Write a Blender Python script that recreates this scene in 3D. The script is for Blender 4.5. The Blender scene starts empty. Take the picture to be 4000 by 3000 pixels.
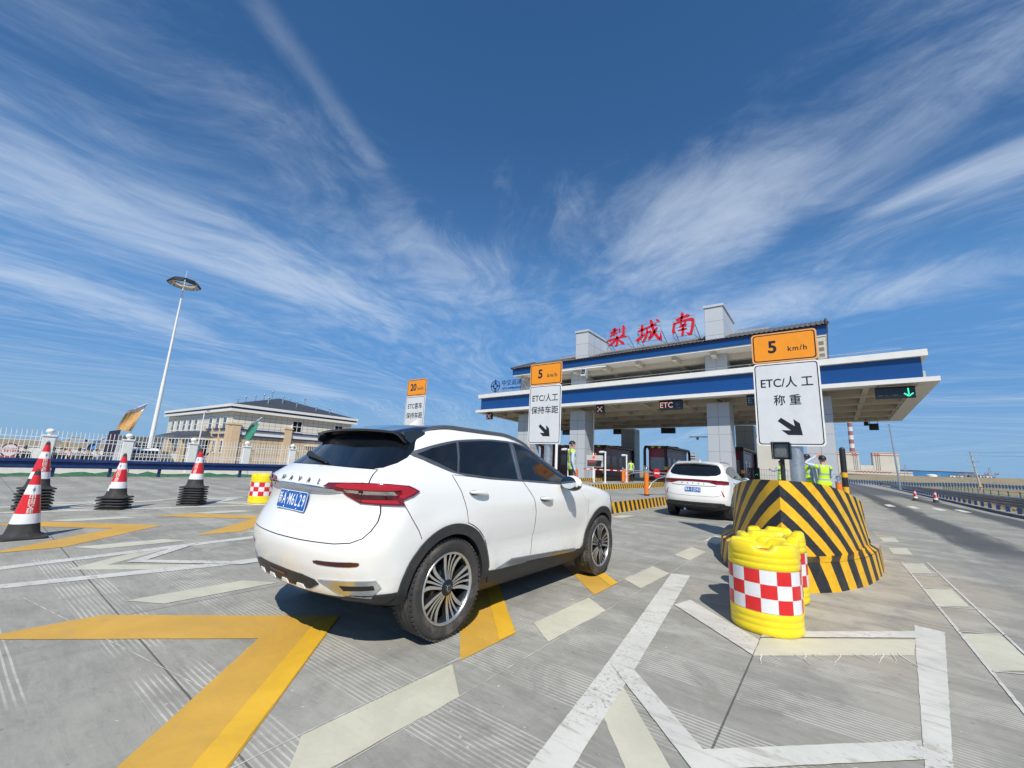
import bpy, bmesh, math, random
import numpy as np
from mathutils import Vector, Matrix
from mathutils.bvhtree import BVHTree
random.seed(7)
SC = bpy.context.scene
COL = SC.collection
R = math.radians
# World axes: X runs across the lanes (right), Y runs along the lanes (traffic direction), Z is up.

# ------------------------------------------------------------------ camera
cam_d = bpy.data.cameras.new('camera'); cam = bpy.data.objects.new('camera', cam_d); COL.objects.link(cam)
cam_d.sensor_width = 36.0; cam_d.lens = 36.0 * 1608 / 4000
cam_d.clip_start = 0.05; cam_d.clip_end = 6000
_A = R(52.4); _P = R(10.85); _RO = R(2.89)
def _w(x, y, z):   # camera heading frame -> lane frame
    return Vector((x * math.sin(_A) - y * math.cos(_A), x * math.cos(_A) + y * math.sin(_A), z))
_f = _w(0, math.cos(_P), math.sin(_P)); _u = _w(0, -math.sin(_P), math.cos(_P)); _r = _w(1, 0, 0)
_r2 = math.cos(_RO) * _r + math.sin(_RO) * _u; _u2 = math.cos(_RO) * _u - math.sin(_RO) * _r
cam.matrix_world = Matrix(((_r2.x, _u2.x, -_f.x, 0), (_r2.y, _u2.y, -_f.y, 0), (_r2.z, _u2.z, -_f.z, 1.345), (0, 0, 0, 1)))
SC.camera = cam

# ------------------------------------------------------------------ sun and sky
SUN_EL = R(47.0)
_sv = Vector((0.624, -0.782, 0)).normalized()          # horizontal direction towards the sun
SUN_DIR = Vector((_sv.x * math.cos(SUN_EL), _sv.y * math.cos(SUN_EL), math.sin(SUN_EL)))
sd = bpy.data.lights.new('sun', 'SUN'); sun = bpy.data.objects.new('sun', sd); COL.objects.link(sun)
sd.energy = 4.1; sd.angle = R(0.53); sd.color = (1.0, 0.95, 0.86)
sun.rotation_euler = SUN_DIR.to_track_quat('Z', 'Y').to_euler()
SC.view_settings.view_transform = 'Standard'; SC.view_settings.look = 'None'
SC.view_settings.exposure = 0.22; SC.view_settings.gamma = 1.0

class NT:
    """tiny node-tree helper"""
    def __init__(self, tree): self.t = tree; self.n = tree.nodes; self.l = tree.links
    def new(self, typ, **kw):
        nd = self.n.new(typ)
        for k, v in kw.items(): setattr(nd, k, v)
        return nd
    def put(self, sock, v):
        if isinstance(v, bpy.types.NodeSocket): self.l.new(v, sock)
        elif v is not None: sock.default_value = v
    def math(self, op, a, b=None, c=None, clamp=False):
        nd = self.new('ShaderNodeMath', operation=op, use_clamp=clamp)
        self.put(nd.inputs[0], a); self.put(nd.inputs[1], b); self.put(nd.inputs[2], c); return nd.outputs[0]
    def xyz(self, v): nd = self.new('ShaderNodeSeparateXYZ'); self.put(nd.inputs[0], v); return nd.outputs
    def comb(self, x, y, z): 
        nd = self.new('ShaderNodeCombineXYZ')
        for i, a in enumerate((x, y, z)): self.put(nd.inputs[i], a)
        return nd.outputs[0]
    def noise(self, vec, scale, detail=4, rough=.55, dist=0.0):
        nd = self.new('ShaderNodeTexNoise'); self.put(nd.inputs['Vector'], vec)
        nd.inputs['Scale'].default_value = scale; nd.inputs['Detail'].default_value = detail
        nd.inputs['Roughness'].default_value = rough; nd.inputs['Distortion'].default_value = dist
        return nd.outputs['Fac']
    def ss(self, v, a, b):   # smoothstep
        nd = self.new('ShaderNodeMapRange', interpolation_type='SMOOTHSTEP'); self.put(nd.inputs[0], v)
        nd.inputs[1].default_value = a; nd.inputs[2].default_value = b; return nd.outputs[0]
    def mix(self, f, a, b):
        nd = self.new('ShaderNodeMix', data_type='RGBA'); self.put(nd.inputs[0], f)
        for i, c in ((6, a), (7, b)):
            if isinstance(c, bpy.types.NodeSocket): self.l.new(c, nd.inputs[i])
            else: nd.inputs[i].default_value = (*c[:3], 1)
        return nd.outputs[2]
    def mapping(self, vec, scale=(1, 1, 1), rot=(0, 0, 0), loc=(0, 0, 0)):
        nd = self.new('ShaderNodeMapping'); self.put(nd.inputs[0], vec)
        nd.inputs['Scale'].default_value = scale; nd.inputs['Rotation'].default_value = rot; nd.inputs['Location'].default_value = loc
        return nd.outputs[0]

world = bpy.data.worlds.new('World'); SC.world = world; world.use_nodes = True
W = NT(world.node_tree); W.n.clear()
sky = W.new('ShaderNodeTexSky', sky_type='NISHITA'); sky.sun_disc = False
sky.sun_elevation = SUN_EL; sky.sun_rotation = math.atan2(_sv.x, _sv.y)
sky.altitude = 1000; sky.air_density = 1.0; sky.dust_density = 0.0; sky.ozone_density = 2.0
geo = W.new('ShaderNodeTexCoord').outputs['Generated']
dx, dy, dz = W.xyz(geo)
zc = W.math('MAXIMUM', dz, 0.03)
# cirrus layer: direction projected on a high flat plane (p across the wind, q along it)
ca, sa = math.cos(R(52.4)), math.sin(R(52.4))
hx = W.math('ADD', W.math('MULTIPLY', dx, sa), W.math('MULTIPLY', dy, ca))     # camera heading frame: right
hy = W.math('SUBTRACT', W.math('MULTIPLY', dy, sa), W.math('MULTIPLY', dx, ca))  # ahead
za = W.math('ADD', zc, 0.06)
p = W.math('DIVIDE', hx, za); q = W.math('DIVIDE', hy, za)
# the streaks converge slowly down-wind
PQ = W.comb(W.math('DIVIDE', W.math('MULTIPLY', W.math('SUBTRACT', p, 0.1), 5.0), W.math('MAXIMUM', W.math('SUBTRACT', 6.0, q), 1.0)), q, 0.0)
warp = W.new('ShaderNodeTexNoise'); W.put(warp.inputs['Vector'], PQ); warp.inputs['Scale'].default_value = 0.6; warp.inputs['Detail'].default_value = 2
wv = W.new('ShaderNodeVectorMath', operation='MULTIPLY_ADD'); W.put(wv.inputs[0], warp.outputs['Color']); wv.inputs[1].default_value = (1.6, 1.1, 0); W.put(wv.inputs[2], PQ)
PW = wv.outputs[0]
streak = W.noise(W.mapping(PW, scale=(1.7, 0.8, 1)), 1.0, 10, 0.68, 0.9)
fine = W.noise(W.mapping(PW, scale=(5.0, 2.6, 1), loc=(3.1, 0.7, 0)), 1.0, 10, 0.74, 1.0)
puff = W.noise(W.mapping(PW, scale=(3.4, 3.0, 1), loc=(1.7, 5.2, 0)), 1.6, 8, 0.62, 0.3)
broad = W.noise(W.mapping(PW, scale=(0.55, 0.16, 1), loc=(0.4, 2.2, 0)), 1.0, 3, 0.5)
def blob(px, qx, ra, rb, ang):
    """soft elliptical bank of cloud at a place in the cloud plane"""
    c_, s_ = math.cos(ang), math.sin(ang)
    a = W.math('SUBTRACT', p, px); b = W.math('SUBTRACT', q, qx)
    e = W.math('DIVIDE', W.math('ADD', W.math('MULTIPLY', a, c_), W.math('MULTIPLY', b, s_)), ra)
    f = W.math('DIVIDE', W.math('SUBTRACT', W.math('MULTIPLY', b, c_), W.math('MULTIPLY', a, s_)), rb)
    return W.ss(W.math('ADD', W.math('MULTIPLY', e, e), W.math('MULTIPLY', f, f)), 1.0, 0.0)
BLOBS = [(-1.45, 1.55, 1.15, 0.42, R(50), 1.25), (-2.4, 2.2, 1.1, 0.35, R(80), 0.9), (0.68, 1.45, 0.6, 0.34, R(100), 1.0),
         (1.4, 1.95, 1.0, 0.34, R(140), 0.95), (1.33, 1.0, 0.36, 0.12, R(125), 1.3), (-0.3, 1.85, 0.7, 0.35, R(60), 0.8),
         (-2.4, 4.3, 1.2, 0.5, R(70), 1.0), (-1.0, 2.3, 0.7, 0.4, R(60), 0.7), (1.0, 2.6, 0.7, 0.35, R(120), 0.6),
         (0.1, 0.75, 0.9, 0.5, 0.0, -0.9), (-0.25, 1.3, 0.45, 0.2, R(80), -0.7), (2.2, 2.4, 1.2, 0.8, 0.0, -0.4)]
TRAIL = ((-0.58, 0.68), (-0.46, 1.18))
CLOUDCOL = (6.6, 7.6, 9.0)
HORIZON = (2.5, 4.5, 6.9)
MIDSKY = (1.15, 3.05, 6.4)
bank = None
for args in BLOBS:
    amp = args[5]; b_ = W.math('MULTIPLY', blob(*args[:5]), amp)
    bank = b_ if bank is None else W.math('ADD', bank, b_)
tex = W.math('ADD', W.math('MULTIPLY', streak, 0.34), W.math('ADD', W.math('MULTIPLY', fine, 0.28), W.math('MULTIPLY', puff, 0.38)))
dens = W.math('ADD', W.math('ADD', tex, W.math('MULTIPLY', W.math('SUBTRACT', broad, 0.5), 0.45)), W.math('MULTIPLY', bank, 0.16))
cloud = W.ss(dens, 0.40, 0.86)
# contrail: a soft straight line in the cloud plane
def trail(a, b, wd):
    L = math.hypot(b[0] - a[0], b[1] - a[1]); ux, uy = (b[0] - a[0]) / L, (b[1] - a[1]) / L
    ex = W.math('SUBTRACT', p, a[0]); ey = W.math('SUBTRACT', q, a[1])
    al = W.math('ADD', W.math('MULTIPLY', ex, ux), W.math('MULTIPLY', ey, uy))
    ac = W.math('SUBTRACT', W.math('MULTIPLY', ex, uy), W.math('MULTIPLY', ey, ux))
    ac = W.math('ADD', ac, W.math('MULTIPLY', W.math('SUBTRACT', fine, .5), wd * 1.3))
    m = W.ss(W.math('ABSOLUTE', ac), wd, 0.0)
    return W.math('MULTIPLY', m, W.math('MULTIPLY', W.ss(al, -0.1 * L, 0.1 * L), W.ss(al, 1.02 * L, 0.96 * L)))
tr = trail(TRAIL[0], TRAIL[1], 0.05)
cloud = W.math('ADD', W.math('MULTIPLY', cloud, 0.62), W.math('MULTIPLY', tr, W.math('MULTIPLY', fine, 0.24)), clamp=True)
cloud = W.math('MULTIPLY', cloud, W.ss(dz, 0.0, 0.10))
hsv = W.new('ShaderNodeHueSaturation'); W.put(hsv.inputs['Color'], sky.outputs[0]); hsv.inputs['Saturation'].default_value = 1.24; hsv.inputs['Value'].default_value = 1.36
mid = W.math('MULTIPLY', W.ss(dz, .55, .20), .85)                      # dry clear air: deep blue low sky, pale blue only at the very horizon
clear = W.mix(mid, hsv.outputs[0], MIDSKY)
clear = W.mix(W.ss(dz, .20, -.02), clear, HORIZON)
mixc = W.mix(cloud, clear, CLOUDCOL)
bg = W.new('ShaderNodeBackground'); W.put(bg.inputs[0], mixc); bg.inputs[1].default_value = 0.085
out = W.new('ShaderNodeOutputWorld'); W.l.new(bg.outputs[0], out.inputs[0])
# ------------------------------------------------------------------ materials
MATS = {}
def mat(name, col, rough=.6, metal=0.0, var=.12, vscale=6.0, bump=0.0, bscale=40.0, spec=.5, coat=0.0, emit=None, estr=1.0, dirt=0.0, dcol=(.30, .24, .17), coords='Object'):
    """one procedural surface: base colour with soft uneven wear, roughness variation and a little relief"""
    if name in MATS: return MATS[name]
    m = bpy.data.materials.new(name); m.use_nodes = True; T = NT(m.node_tree); b = T.n['Principled BSDF']
    vec = T.new('ShaderNodeTexCoord').outputs[coords]
    n1 = T.noise(vec, vscale, 5, .6); n2 = T.noise(vec, vscale * 6.3, 3, .6)
    f = T.math('ADD', T.math('MULTIPLY', n1, .7), T.math('MULTIPLY', n2, .3))
    lo = tuple(max(0, c * (1 - var)) for c in col); hi = tuple(min(1, c * (1 + var)) for c in col)
    c = T.mix(T.ss(f, .3, .7), lo, hi)
    if dirt > 0: c = T.mix(T.math('MULTIPLY', T.ss(T.noise(vec, vscale * .7, 6, .65, .4), .48, .75), dirt), c, dcol)
    T.put(b.inputs['Base Color'], c)
    T.put(b.inputs['Roughness'], T.math('ADD', rough, T.math('MULTIPLY', T.math('SUBTRACT', n2, .5), min(.25, rough * .5)), clamp=True))
    b.inputs['Metallic'].default_value = metal; b.inputs['Specular IOR Level'].default_value = spec
    if coat: b.inputs['Coat Weight'].default_value = coat; b.inputs['Coat Roughness'].default_value = .04
    if bump > 0:
        bn = T.new('ShaderNodeBump'); bn.inputs['Strength'].default_value = bump; bn.inputs['Distance'].default_value = .01
        T.put(bn.inputs['Height'], T.noise(vec, bscale, 4, .6)); T.l.new(bn.outputs[0], b.inputs['Normal'])
    if emit: b.inputs['Emission Color'].default_value = (*emit, 1); b.inputs['Emission Strength'].default_value = estr
    MATS[name] = m; return m

def stripes_mat(name, c1, c2, fn, rough=.5, dirt=.12):
    """two-tone paint: fn(T, uv.x, uv.y) gives the 0/1 field from the mesh's own UV layout"""
    m = bpy.data.materials.new(name); m.use_nodes = True; T = NT(m.node_tree); b = T.n['Principled BSDF']
    tc = T.new('ShaderNodeTexCoord'); x, y, _ = T.xyz(tc.outputs['UV'])
    vec = tc.outputs['Object']; n = T.noise(vec, 9, 6, .65); wob = T.math('MULTIPLY', T.math('SUBTRACT', T.noise(vec, 30, 3), .5), .008)
    f = fn(T, T.math('ADD', x, wob), T.math('ADD', y, wob))
    v = T.ss(n, .25, .75)
    a = T.mix(v, tuple(k * .84 for k in c1), tuple(min(1, k * 1.08) for k in c1)); c = T.mix(v, tuple(k * .75 for k in c2), tuple(k * 1.35 for k in c2))
    c = T.mix(f, a, c)
    c = T.mix(T.math('MULTIPLY', T.ss(T.noise(vec, 5, 7, .7, .5), .52, .8), dirt), c, (.33, .27, .19))
    T.put(b.inputs['Base Color'], c); T.put(b.inputs['Roughness'], T.math('ADD', rough - .1, T.math('MULTIPLY', n, .25)))
    bn = T.new('ShaderNodeBump'); bn.inputs['Strength'].default_value = .12; bn.inputs['Distance'].default_value = .01; T.put(bn.inputs['Height'], T.noise(vec, 45, 4)); T.l.new(bn.outputs[0], b.inputs['Normal'])
    MATS[name] = m; return m
def band(T, v, per, duty=.5):
    return T.ss(T.math('ABSOLUTE', T.math('SUBTRACT', T.math('FRACT', T.math('DIVIDE', v, per)), .5)), duty / 2 + .004, duty / 2 - .004)

# ------------------------------------------------------------------ mesh helpers
class MB:
    """collects shapes into ONE mesh; mats are slots"""
    def __init__(self): self.v = []; self.f = []; self.m = []; self.uv = []; self.sm = []
    def add(self, vs, fs, mi=0, uvs=None, smooth=False):
        o = len(self.v); self.v += [tuple(p) for p in vs]
        for k, f in enumerate(fs):
            self.f.append([o + i for i in f]); self.m.append(mi); self.sm.append(smooth)
            self.uv.append([uvs[i] for i in f] if uvs else [(0, 0)] * len(f))
        return self
    def box(self, c, s, mi=0, M=None, bev=0.0):
        hx, hy, hz = s[0] / 2, s[1] / 2, s[2] / 2
        if bev <= 0:
            vs = [Vector((c[0] + a * hx, c[1] + b * hy, c[2] + d * hz)) for d in (-1, 1) for b in (-1, 1) for a in (-1, 1)]
            fs = [(0, 2, 3, 1), (4, 5, 7, 6), (0, 1, 5, 4), (2, 6, 7, 3), (0, 4, 6, 2), (1, 3, 7, 5)]
        else:
            bm = bmesh.new(); bmesh.ops.create_cube(bm, size=1, matrix=Matrix.Diagonal((*s, 1)))
            bmesh.ops.bevel(bm, geom=list(bm.edges), offset=bev, segments=2, affect='EDGES', profile=.6)
            bm.verts.index_update(); vs = [v.co + Vector(c) for v in bm.verts]; fs = [[v.index for v in f.verts] for f in bm.faces]; bm.free()
        if M is not None: vs = [M @ Vector(v) for v in vs]
        uvs = [(v[0] + v[1], v[2]) for v in vs]
        return self.add(vs, fs, mi, uvs)
    def rings(self, rings, mi=0, cap=(True, True), smooth=True, closed=True, uvs=None):
        n = len(rings[0]); vs = [p for r in rings for p in r]; fs = []
        for k in range(len(rings) - 1):
            for i in range(n if closed else n - 1):
                j = (i + 1) % n; fs.append((k * n + i, k * n + j, (k + 1) * n + j, (k + 1) * n + i))
        self.add(vs, fs, mi, uvs, smooth)
        if closed and cap[0]: self.add(rings[0], [list(range(n))[::-1]], mi)
        if closed and cap[1]: self.add(rings[-1], [list(range(n))], mi)
        return self
    def cyl(self, p0, p1, r0, r1=None, n=16, mi=0, cap=(True, True)):
        p0, p1 = Vector(p0), Vector(p1); r1 = r0 if r1 is None else r1
        d = (p1 - p0).normalized(); a = d.orthogonal().normalized(); b = d.cross(a)
        rg = [[p + r * (math.cos(t) * a + math.sin(t) * b) for t in [2 * math.pi * i / n for i in range(n)]] for p, r in ((p0, r0), (p1, r1))]
        return self.rings(rg, mi, cap)
    def tube(self, pts, r, n=10, mi=0, cap=True):
        pts = [Vector(p) for p in pts]; rg = []; a = None
        for i, p in enumerate(pts):
            d = (pts[min(i + 1, len(pts) - 1)] - pts[max(i - 1, 0)]).normalized()
            a = d.orthogonal().normalized() if a is None else (a - d * a.dot(d)).normalized()
            b = d.cross(a); rr = r[i] if isinstance(r, (list, tuple)) else r
            rg.append([p + rr * (math.cos(t) * a + math.sin(t) * b) for t in [2 * math.pi * k / n for k in range(n)]])
        return self.rings(rg, mi, (cap, cap))
    def lathe(self, prof, n=24, mi=0, M=None, cap=(True, True), a0=0.0):
        """prof: (radius, z) list"""
        rg = [[Vector((r * math.cos(t), r * math.sin(t), z)) for t in [a0 + 2 * math.pi * k / n for k in range(n)]] for r, z in prof]
        if M is not None: rg = [[M @ p for p in r] for r in rg]
        return self.rings(rg, mi, cap)
    def prism(self, poly, M, d0, d1, mi=0, side=None):
        """flat outline in the XY plane of M, thickened from d0 to d1 along its Z"""
        n = len(poly); ar = sum(poly[i][0] * poly[(i + 1) % n][1] - poly[(i + 1) % n][0] * poly[i][1] for i in range(n))
        if ar < 0: poly = poly[::-1]
        vs = [M @ Vector((x, y, d0)) for x, y in poly] + [M @ Vector((x, y, d1)) for x, y in poly]
        self.add(vs, [list(range(n))[::-1], [n + i for i in range(n)]], mi)
        self.add(vs, [(i, (i + 1) % n, n + (i + 1) % n, n + i) for i in range(n)], mi if side is None else side)
        return self
    def ball(self, c, r, n=14, mi=0, sc=(1, 1, 1)):
        c = Vector(c); k = n // 2
        rg = [[c + Vector((r * sc[0] * math.sin(a) * math.cos(t), r * sc[1] * math.sin(a) * math.sin(t), -r * sc[2] * math.cos(a))) for t in [2 * math.pi * i / n for i in range(n)]] for a in [math.pi * (j + .02) / (k + .04) for j in range(k + 1)]]
        return self.rings(rg, mi)
    def text(self, s, M, size, depth=.002, mi=0, align='CENTER', bold=0.0, space=1.0, sx=1.0):
        cjk = any(ord(c) > 0x2000 for c in s)      # stroke weight: outline offset for Latin, tiny shifted layers for Han characters
        vs, fs = glyphs(s, align, 0.0 if cjk else bold, space)
        for k, (ox, oy) in enumerate([(0, 0)] if not (cjk and bold) else [(0, 0), (-.016, 0), (.016, 0), (0, .012), (0, -.012)]):
            self.add([M @ Vector(((x + ox) * size * sx, (y + oy) * size, depth + k * .0003)) for x, y in vs], fs, mi)
        return self
    def text3(self, s, M, size, depth, mi=0, align='CENTER', bold=0.0, space=1.0, sx=1.0):
        vs, fs = glyphs(s, align, 0.0 if any(ord(c) > 0x2000 for c in s) else bold, space); n = len(vs); ed = {}
        for f in fs:
            for i in range(len(f)):
                a, b = f[i], f[(i + 1) % len(f)]; key = (min(a, b), max(a, b)); ed[key] = None if key in ed else (a, b)
        Z = [M @ Vector((x * size * sx, y * size, h)) for h in (0, depth) for x, y in vs]
        self.add(Z, [[n + i for i in f] for f in fs] + [(a, b, n + b, n + a) for e in ed.values() if e for a, b in (e,)], mi)
        return self
    def build(self, name, mats, parent=None, loc=None, rotz=0.0, auto=None):
        me = bpy.data.meshes.new(name); me.from_pydata(self.v, [], self.f)
        for m in (mats if isinstance(mats, (list, tuple)) else [mats]): me.materials.append(m)
        me.polygons.foreach_set('material_index', self.m); me.polygons.foreach_set('use_smooth', self.sm)
        ul = me.uv_layers.new(name='UVMap'); flat = [c for f in self.uv for p in f for c in p]; ul.data.foreach_set('uv', flat)
        me.validate(); me.update()
        if auto: 
            me.polygons.foreach_set('use_smooth', [True] * len(me.polygons))
            try: me.set_sharp_from_angle(angle=R(auto))
            except Exception: pass
        o = bpy.data.objects.new(name, me); COL.objects.link(o)
        if parent: o.parent = parent
        if loc is not None: o.location = loc
        o.rotation_euler.z = rotz
        return o
_fontcache = {}
def glyphs(s, align='CENTER', bold=0.0, space=1.0):
    key = (s, align, bold, space)
    if key in _fontcache: return _fontcache[key]
    c = bpy.data.curves.new('tmp_text', 'FONT'); c.body = s; c.align_x = align; c.align_y = 'CENTER'; c.offset = bold; c.space_character = space; c.resolution_u = 4
    c.fill_mode = 'FRONT'
    o = bpy.data.objects.new('tmp_text', c); COL.objects.link(o)
    dg = bpy.context.evaluated_depsgraph_get(); dg.update(); e = o.evaluated_get(dg); m = e.to_mesh()
    r = ([(v.co.x, v.co.y) for v in m.vertices], [list(p.vertices) for p in m.polygons])
    # face the front (+z)
    fs = []
    for f in r[1]:
        a = sum(r[0][f[i]][0] * r[0][f[(i + 1) % len(f)]][1] - r[0][f[(i + 1) % len(f)]][0] * r[0][f[i]][1] for i in range(len(f)))
        fs.append(f if a > 0 else f[::-1])
    e.to_mesh_clear(); bpy.data.objects.remove(o); bpy.data.curves.remove(c)
    _fontcache[key] = (r[0], fs); return _fontcache[key]
def frame(o, x, y):
    """matrix whose X,Y axes are the given directions (Z = their cross product)"""
    x = Vector(x).normalized(); y = Vector(y); z = x.cross(y).normalized(); y = z.cross(x)
    return Matrix(((x.x, y.x, z.x, o[0]), (x.y, y.y, z.y, o[1]), (x.z, y.z, z.z, o[2]), (0, 0, 0, 1)))
def face_me(o): return frame(o, (1, 0, 0), (0, 0, 1))      # upright plane facing oncoming traffic (-Y)
def rrect(w, h, r, n=5, cx=0, cy=0):
    pts = []
    for sx, sy, a0 in ((1, 1, 0), (-1, 1, 90), (-1, -1, 180), (1, -1, 270)):
        for k in range(n + 1):
            a = R(a0 + 90 * k / n); pts.append((cx + sx * (w / 2 - r) + r * math.cos(a), cy + sy * (h / 2 - r) + r * math.sin(a)))
    return pts
def smooth_poly(pts, it=2):
    for _ in range(it):
        n = len(pts); q = []
        for i in range(n):
            a, b = pts[i], pts[(i + 1) % n]
            q += [(a[0] * .75 + b[0] * .25, a[1] * .75 + b[1] * .25), (a[0] * .25 + b[0] * .75, a[1] * .25 + b[1] * .75)]
        pts = q
    return pts
def tag(o, label=None, cat=None, group=None, kind=None):
    if label: o['label'] = label
    if cat: o['category'] = cat
    if group: o['group'] = group
    if kind: o['kind'] = kind
    return o
def thing(name, label, cat, loc=(0, 0, 0), rotz=0.0, group=None):
    o = bpy.data.objects.new(name, None); COL.objects.link(o); o.empty_display_size = .3
    o.location = loc; o.rotation_euler.z = rotz; return tag(o, label, cat, group)
def dup(root, loc=None, rotz=None, label=None, group=None):
    def cp(o, par):
        c = o.copy(); COL.objects.link(c)
        if par: c.parent = par
        for ch in list(o.children): cp(ch, c)
        return c
    r = cp(root, None)
    if loc is not None: r.location = loc
    if rotz is not None: r.rotation_euler.z = rotz
    return tag(r, label, None, group)

# common surfaces
M_white = mat('white_paint', (.78, .78, .76), .45, var=.04, dirt=.06)
M_black = mat('black_plastic', (.018, .019, .021), .5, var=.25)
M_steel = mat('galvanised_steel', (.55, .57, .58), .38, .85, var=.18, vscale=14)
M_chrome = mat('chrome', (.8, .81, .82), .08, 1.0, var=.03)
M_yellow = mat('yellow_paint', (.80, .42, .015), .5, var=.08, dirt=.1)
M_orange = mat('orange_plastic', (.85, .20, .02), .45, var=.08)
M_navy = mat('navy_rail_paint', (.009, .032, .125), .35, var=.15, coat=.2, dirt=.08)
M_rubber = mat('black_rubber', (.025, .025, .026), .75, var=.3, vscale=12, bump=.2, dirt=.25, dcol=(.16, .14, .12))
M_glassdark = mat('dark_tinted_glass', (.006, .008, .011), .03, spec=.5, var=.05, coat=.3)
M_ink = mat('black_sign_ink', (.012, .013, .016), .4, var=.1)
M_redpaint = mat('red_paint', (.62, .018, .02), .4, var=.1)
# ------------------------------------------------------------------ ground, plaza, road
def concrete_mat(name, base=(.315, .306, .268), grooves=True, streaks=True, joints=True):
    m = bpy.data.materials.new(name); m.use_nodes = True; T = NT(m.node_tree); b = T.n['Principled BSDF']
    vec = T.new('ShaderNodeTexCoord').outputs['Object']; x, y, z = T.xyz(vec)
    big = T.noise(vec, .35, 6, .62, .3); mid = T.noise(vec, 2.2, 7, .68, .8); fin = T.noise(vec, 38, 5, .7)
    brush = T.noise(T.mapping(vec, scale=(2.2, 16, 1), rot=(0, 0, R(28))), 1.0, 7, .7, 1.2)      # trowel and tyre drag
    f = T.math('ADD', T.math('ADD', T.math('MULTIPLY', big, .35), T.math('MULTIPLY', mid, .3)), T.math('ADD', T.math('MULTIPLY', brush, .25), T.math('MULTIPLY', fin, .1)))
    c = T.mix(T.ss(f, .36, .64), tuple(k * .70 for k in base), tuple(k * 1.22 for k in base))
    scuff = T.noise(T.mapping(vec, scale=(7, 30, 1), rot=(0, 0, R(24))), 1.0, 8, .74, .9)
    c = T.mix(T.math('MULTIPLY', T.ss(scuff, .54, .70), .42), c, tuple(k * .55 for k in base)); c = T.mix(T.math('MULTIPLY', T.ss(scuff, .44, .30), .30), c, tuple(k * 1.35 for k in base))
    # pale dust and sandy stains
    sand = T.math('MULTIPLY', T.ss(T.noise(vec, .55, 6, .7, .6), .52, .74), T.ss(x, -2.5, 1.0))
    foot = T.math('MULTIPLY', T.ss(T.math('ADD', T.math('ABSOLUTE', T.math('ADD', x, -.25)), T.math('MULTIPLY', T.math('ABSOLUTE', T.math('SUBTRACT', y, 8.5)), .30)), 1.9, .8), T.ss(mid, .25, .6))
    c = T.mix(T.math('MULTIPLY', T.math('MAXIMUM', T.math('MULTIPLY', sand, .55), T.math('MULTIPLY', foot, .55)), 1.0), c, (.47, .40, .285))
    wn = T.new('ShaderNodeTexWhiteNoise', noise_dimensions='2D'); T.put(wn.inputs[0], T.comb(T.math('FLOOR', T.math('DIVIDE', T.math('ADD', x, 4.57), 4.0)), T.math('FLOOR', T.math('DIVIDE', T.math('ADD', y, 4.0), 5.0)), 0.0))
    c = T.mix(T.math('MULTIPLY', wn.outputs[0], .16 if joints else 0.0), c, (.20, .195, .19))      # slab to slab tone
    spots = T.ss(T.noise(vec, 26, 2, .4), .735, .76); c = T.mix(T.math('MULTIPLY', spots, .5), c, (.62, .62, .60))
    pits = T.ss(T.noise(T.mapping(vec, loc=(9, 3, 0)), 19, 3, .5), .70, .74); c = T.mix(T.math('MULTIPLY', pits, .45), c, (.10, .10, .10))
    h = T.math('MULTIPLY', fin, .4)
    if grooves:                                          # tining: groups of fine lines cut across the lanes
        wob = T.math('MULTIPLY', T.math('SUBTRACT', T.noise(vec, .8, 3), .5), .02)
        yy = T.math('ADD', T.math('ADD', y, wob), T.math('MULTIPLY', x, -.03))
        seg = T.noise(T.comb(T.math('FLOOR', T.math('DIVIDE', T.math('ADD', yy, .05), .74)), T.math('MULTIPLY', x, .33), 0.0), 1.4, 1, .5)
        grp = T.math('MULTIPLY', band(T, yy, .74, .52), T.ss(seg, .44, .50))
        ln = T.ss(T.math('ABSOLUTE', T.math('SUBTRACT', T.math('FRACT', T.math('DIVIDE', yy, .031)), .5)), .24, .12)
        worn = T.ss(mid, .30, .62)
        g = T.math('MULTIPLY', T.math('MULTIPLY', grp, ln), worn)
        c = T.mix(T.math('MULTIPLY', g, .72), c, (.56, .545, .48)); h = T.math('ADD', h, T.math('MULTIPLY', g, .5))
    if joints:
        jy = T.math('ABSOLUTE', T.math('SUBTRACT', T.math('FRACT', T.math('DIVIDE', T.math('ADD', y, 1.5), 5.0)), .5))
        jx = T.math('ABSOLUTE', T.math('SUBTRACT', T.math('FRACT', T.math('DIVIDE', T.math('ADD', x, 2.57), 4.0)), .5))
        jn = T.math('MULTIPLY', T.math('SUBTRACT', fin, .5), .0016)
        j = T.math('MAXIMUM', T.ss(T.math('ADD', jy, jn), .0016, .0006), T.ss(T.math('ADD', jx, jn), .002, .0008))
        c = T.mix(T.math('MULTIPLY', j, .75), c, (.05, .05, .048)); h = T.math('SUBTRACT', h, j)
    if streaks:                                          # dark dragged asphalt on the right-hand lane
        e = T.math('MULTIPLY', T.math('SUBTRACT', T.noise(T.mapping(vec, scale=(1.6, .22, 1)), 1.0, 7, .72, .4), .5), 2.0)
        fade = T.ss(y, 11.0, 17.0)
        def lane(cx, hw, y0, y1): 
            return T.math('MULTIPLY', T.ss(T.math('SUBTRACT', T.math('ABSOLUTE', T.math('ADD', T.math('SUBTRACT', x, cx), T.math('MULTIPLY', e, .62))), hw), .24, -.22), T.ss(y, y0, y1))
        s = T.math('MAXIMUM', T.math('MAXIMUM', lane(2.75, .52, 9, 15), lane(5.75, .6, 14, 20)), T.math('MULTIPLY', lane(4.3, 3.0, 44, 62), .9))
        c = T.mix(T.math('MULTIPLY', s, .88), c, (.060, .062, .066))
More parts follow.
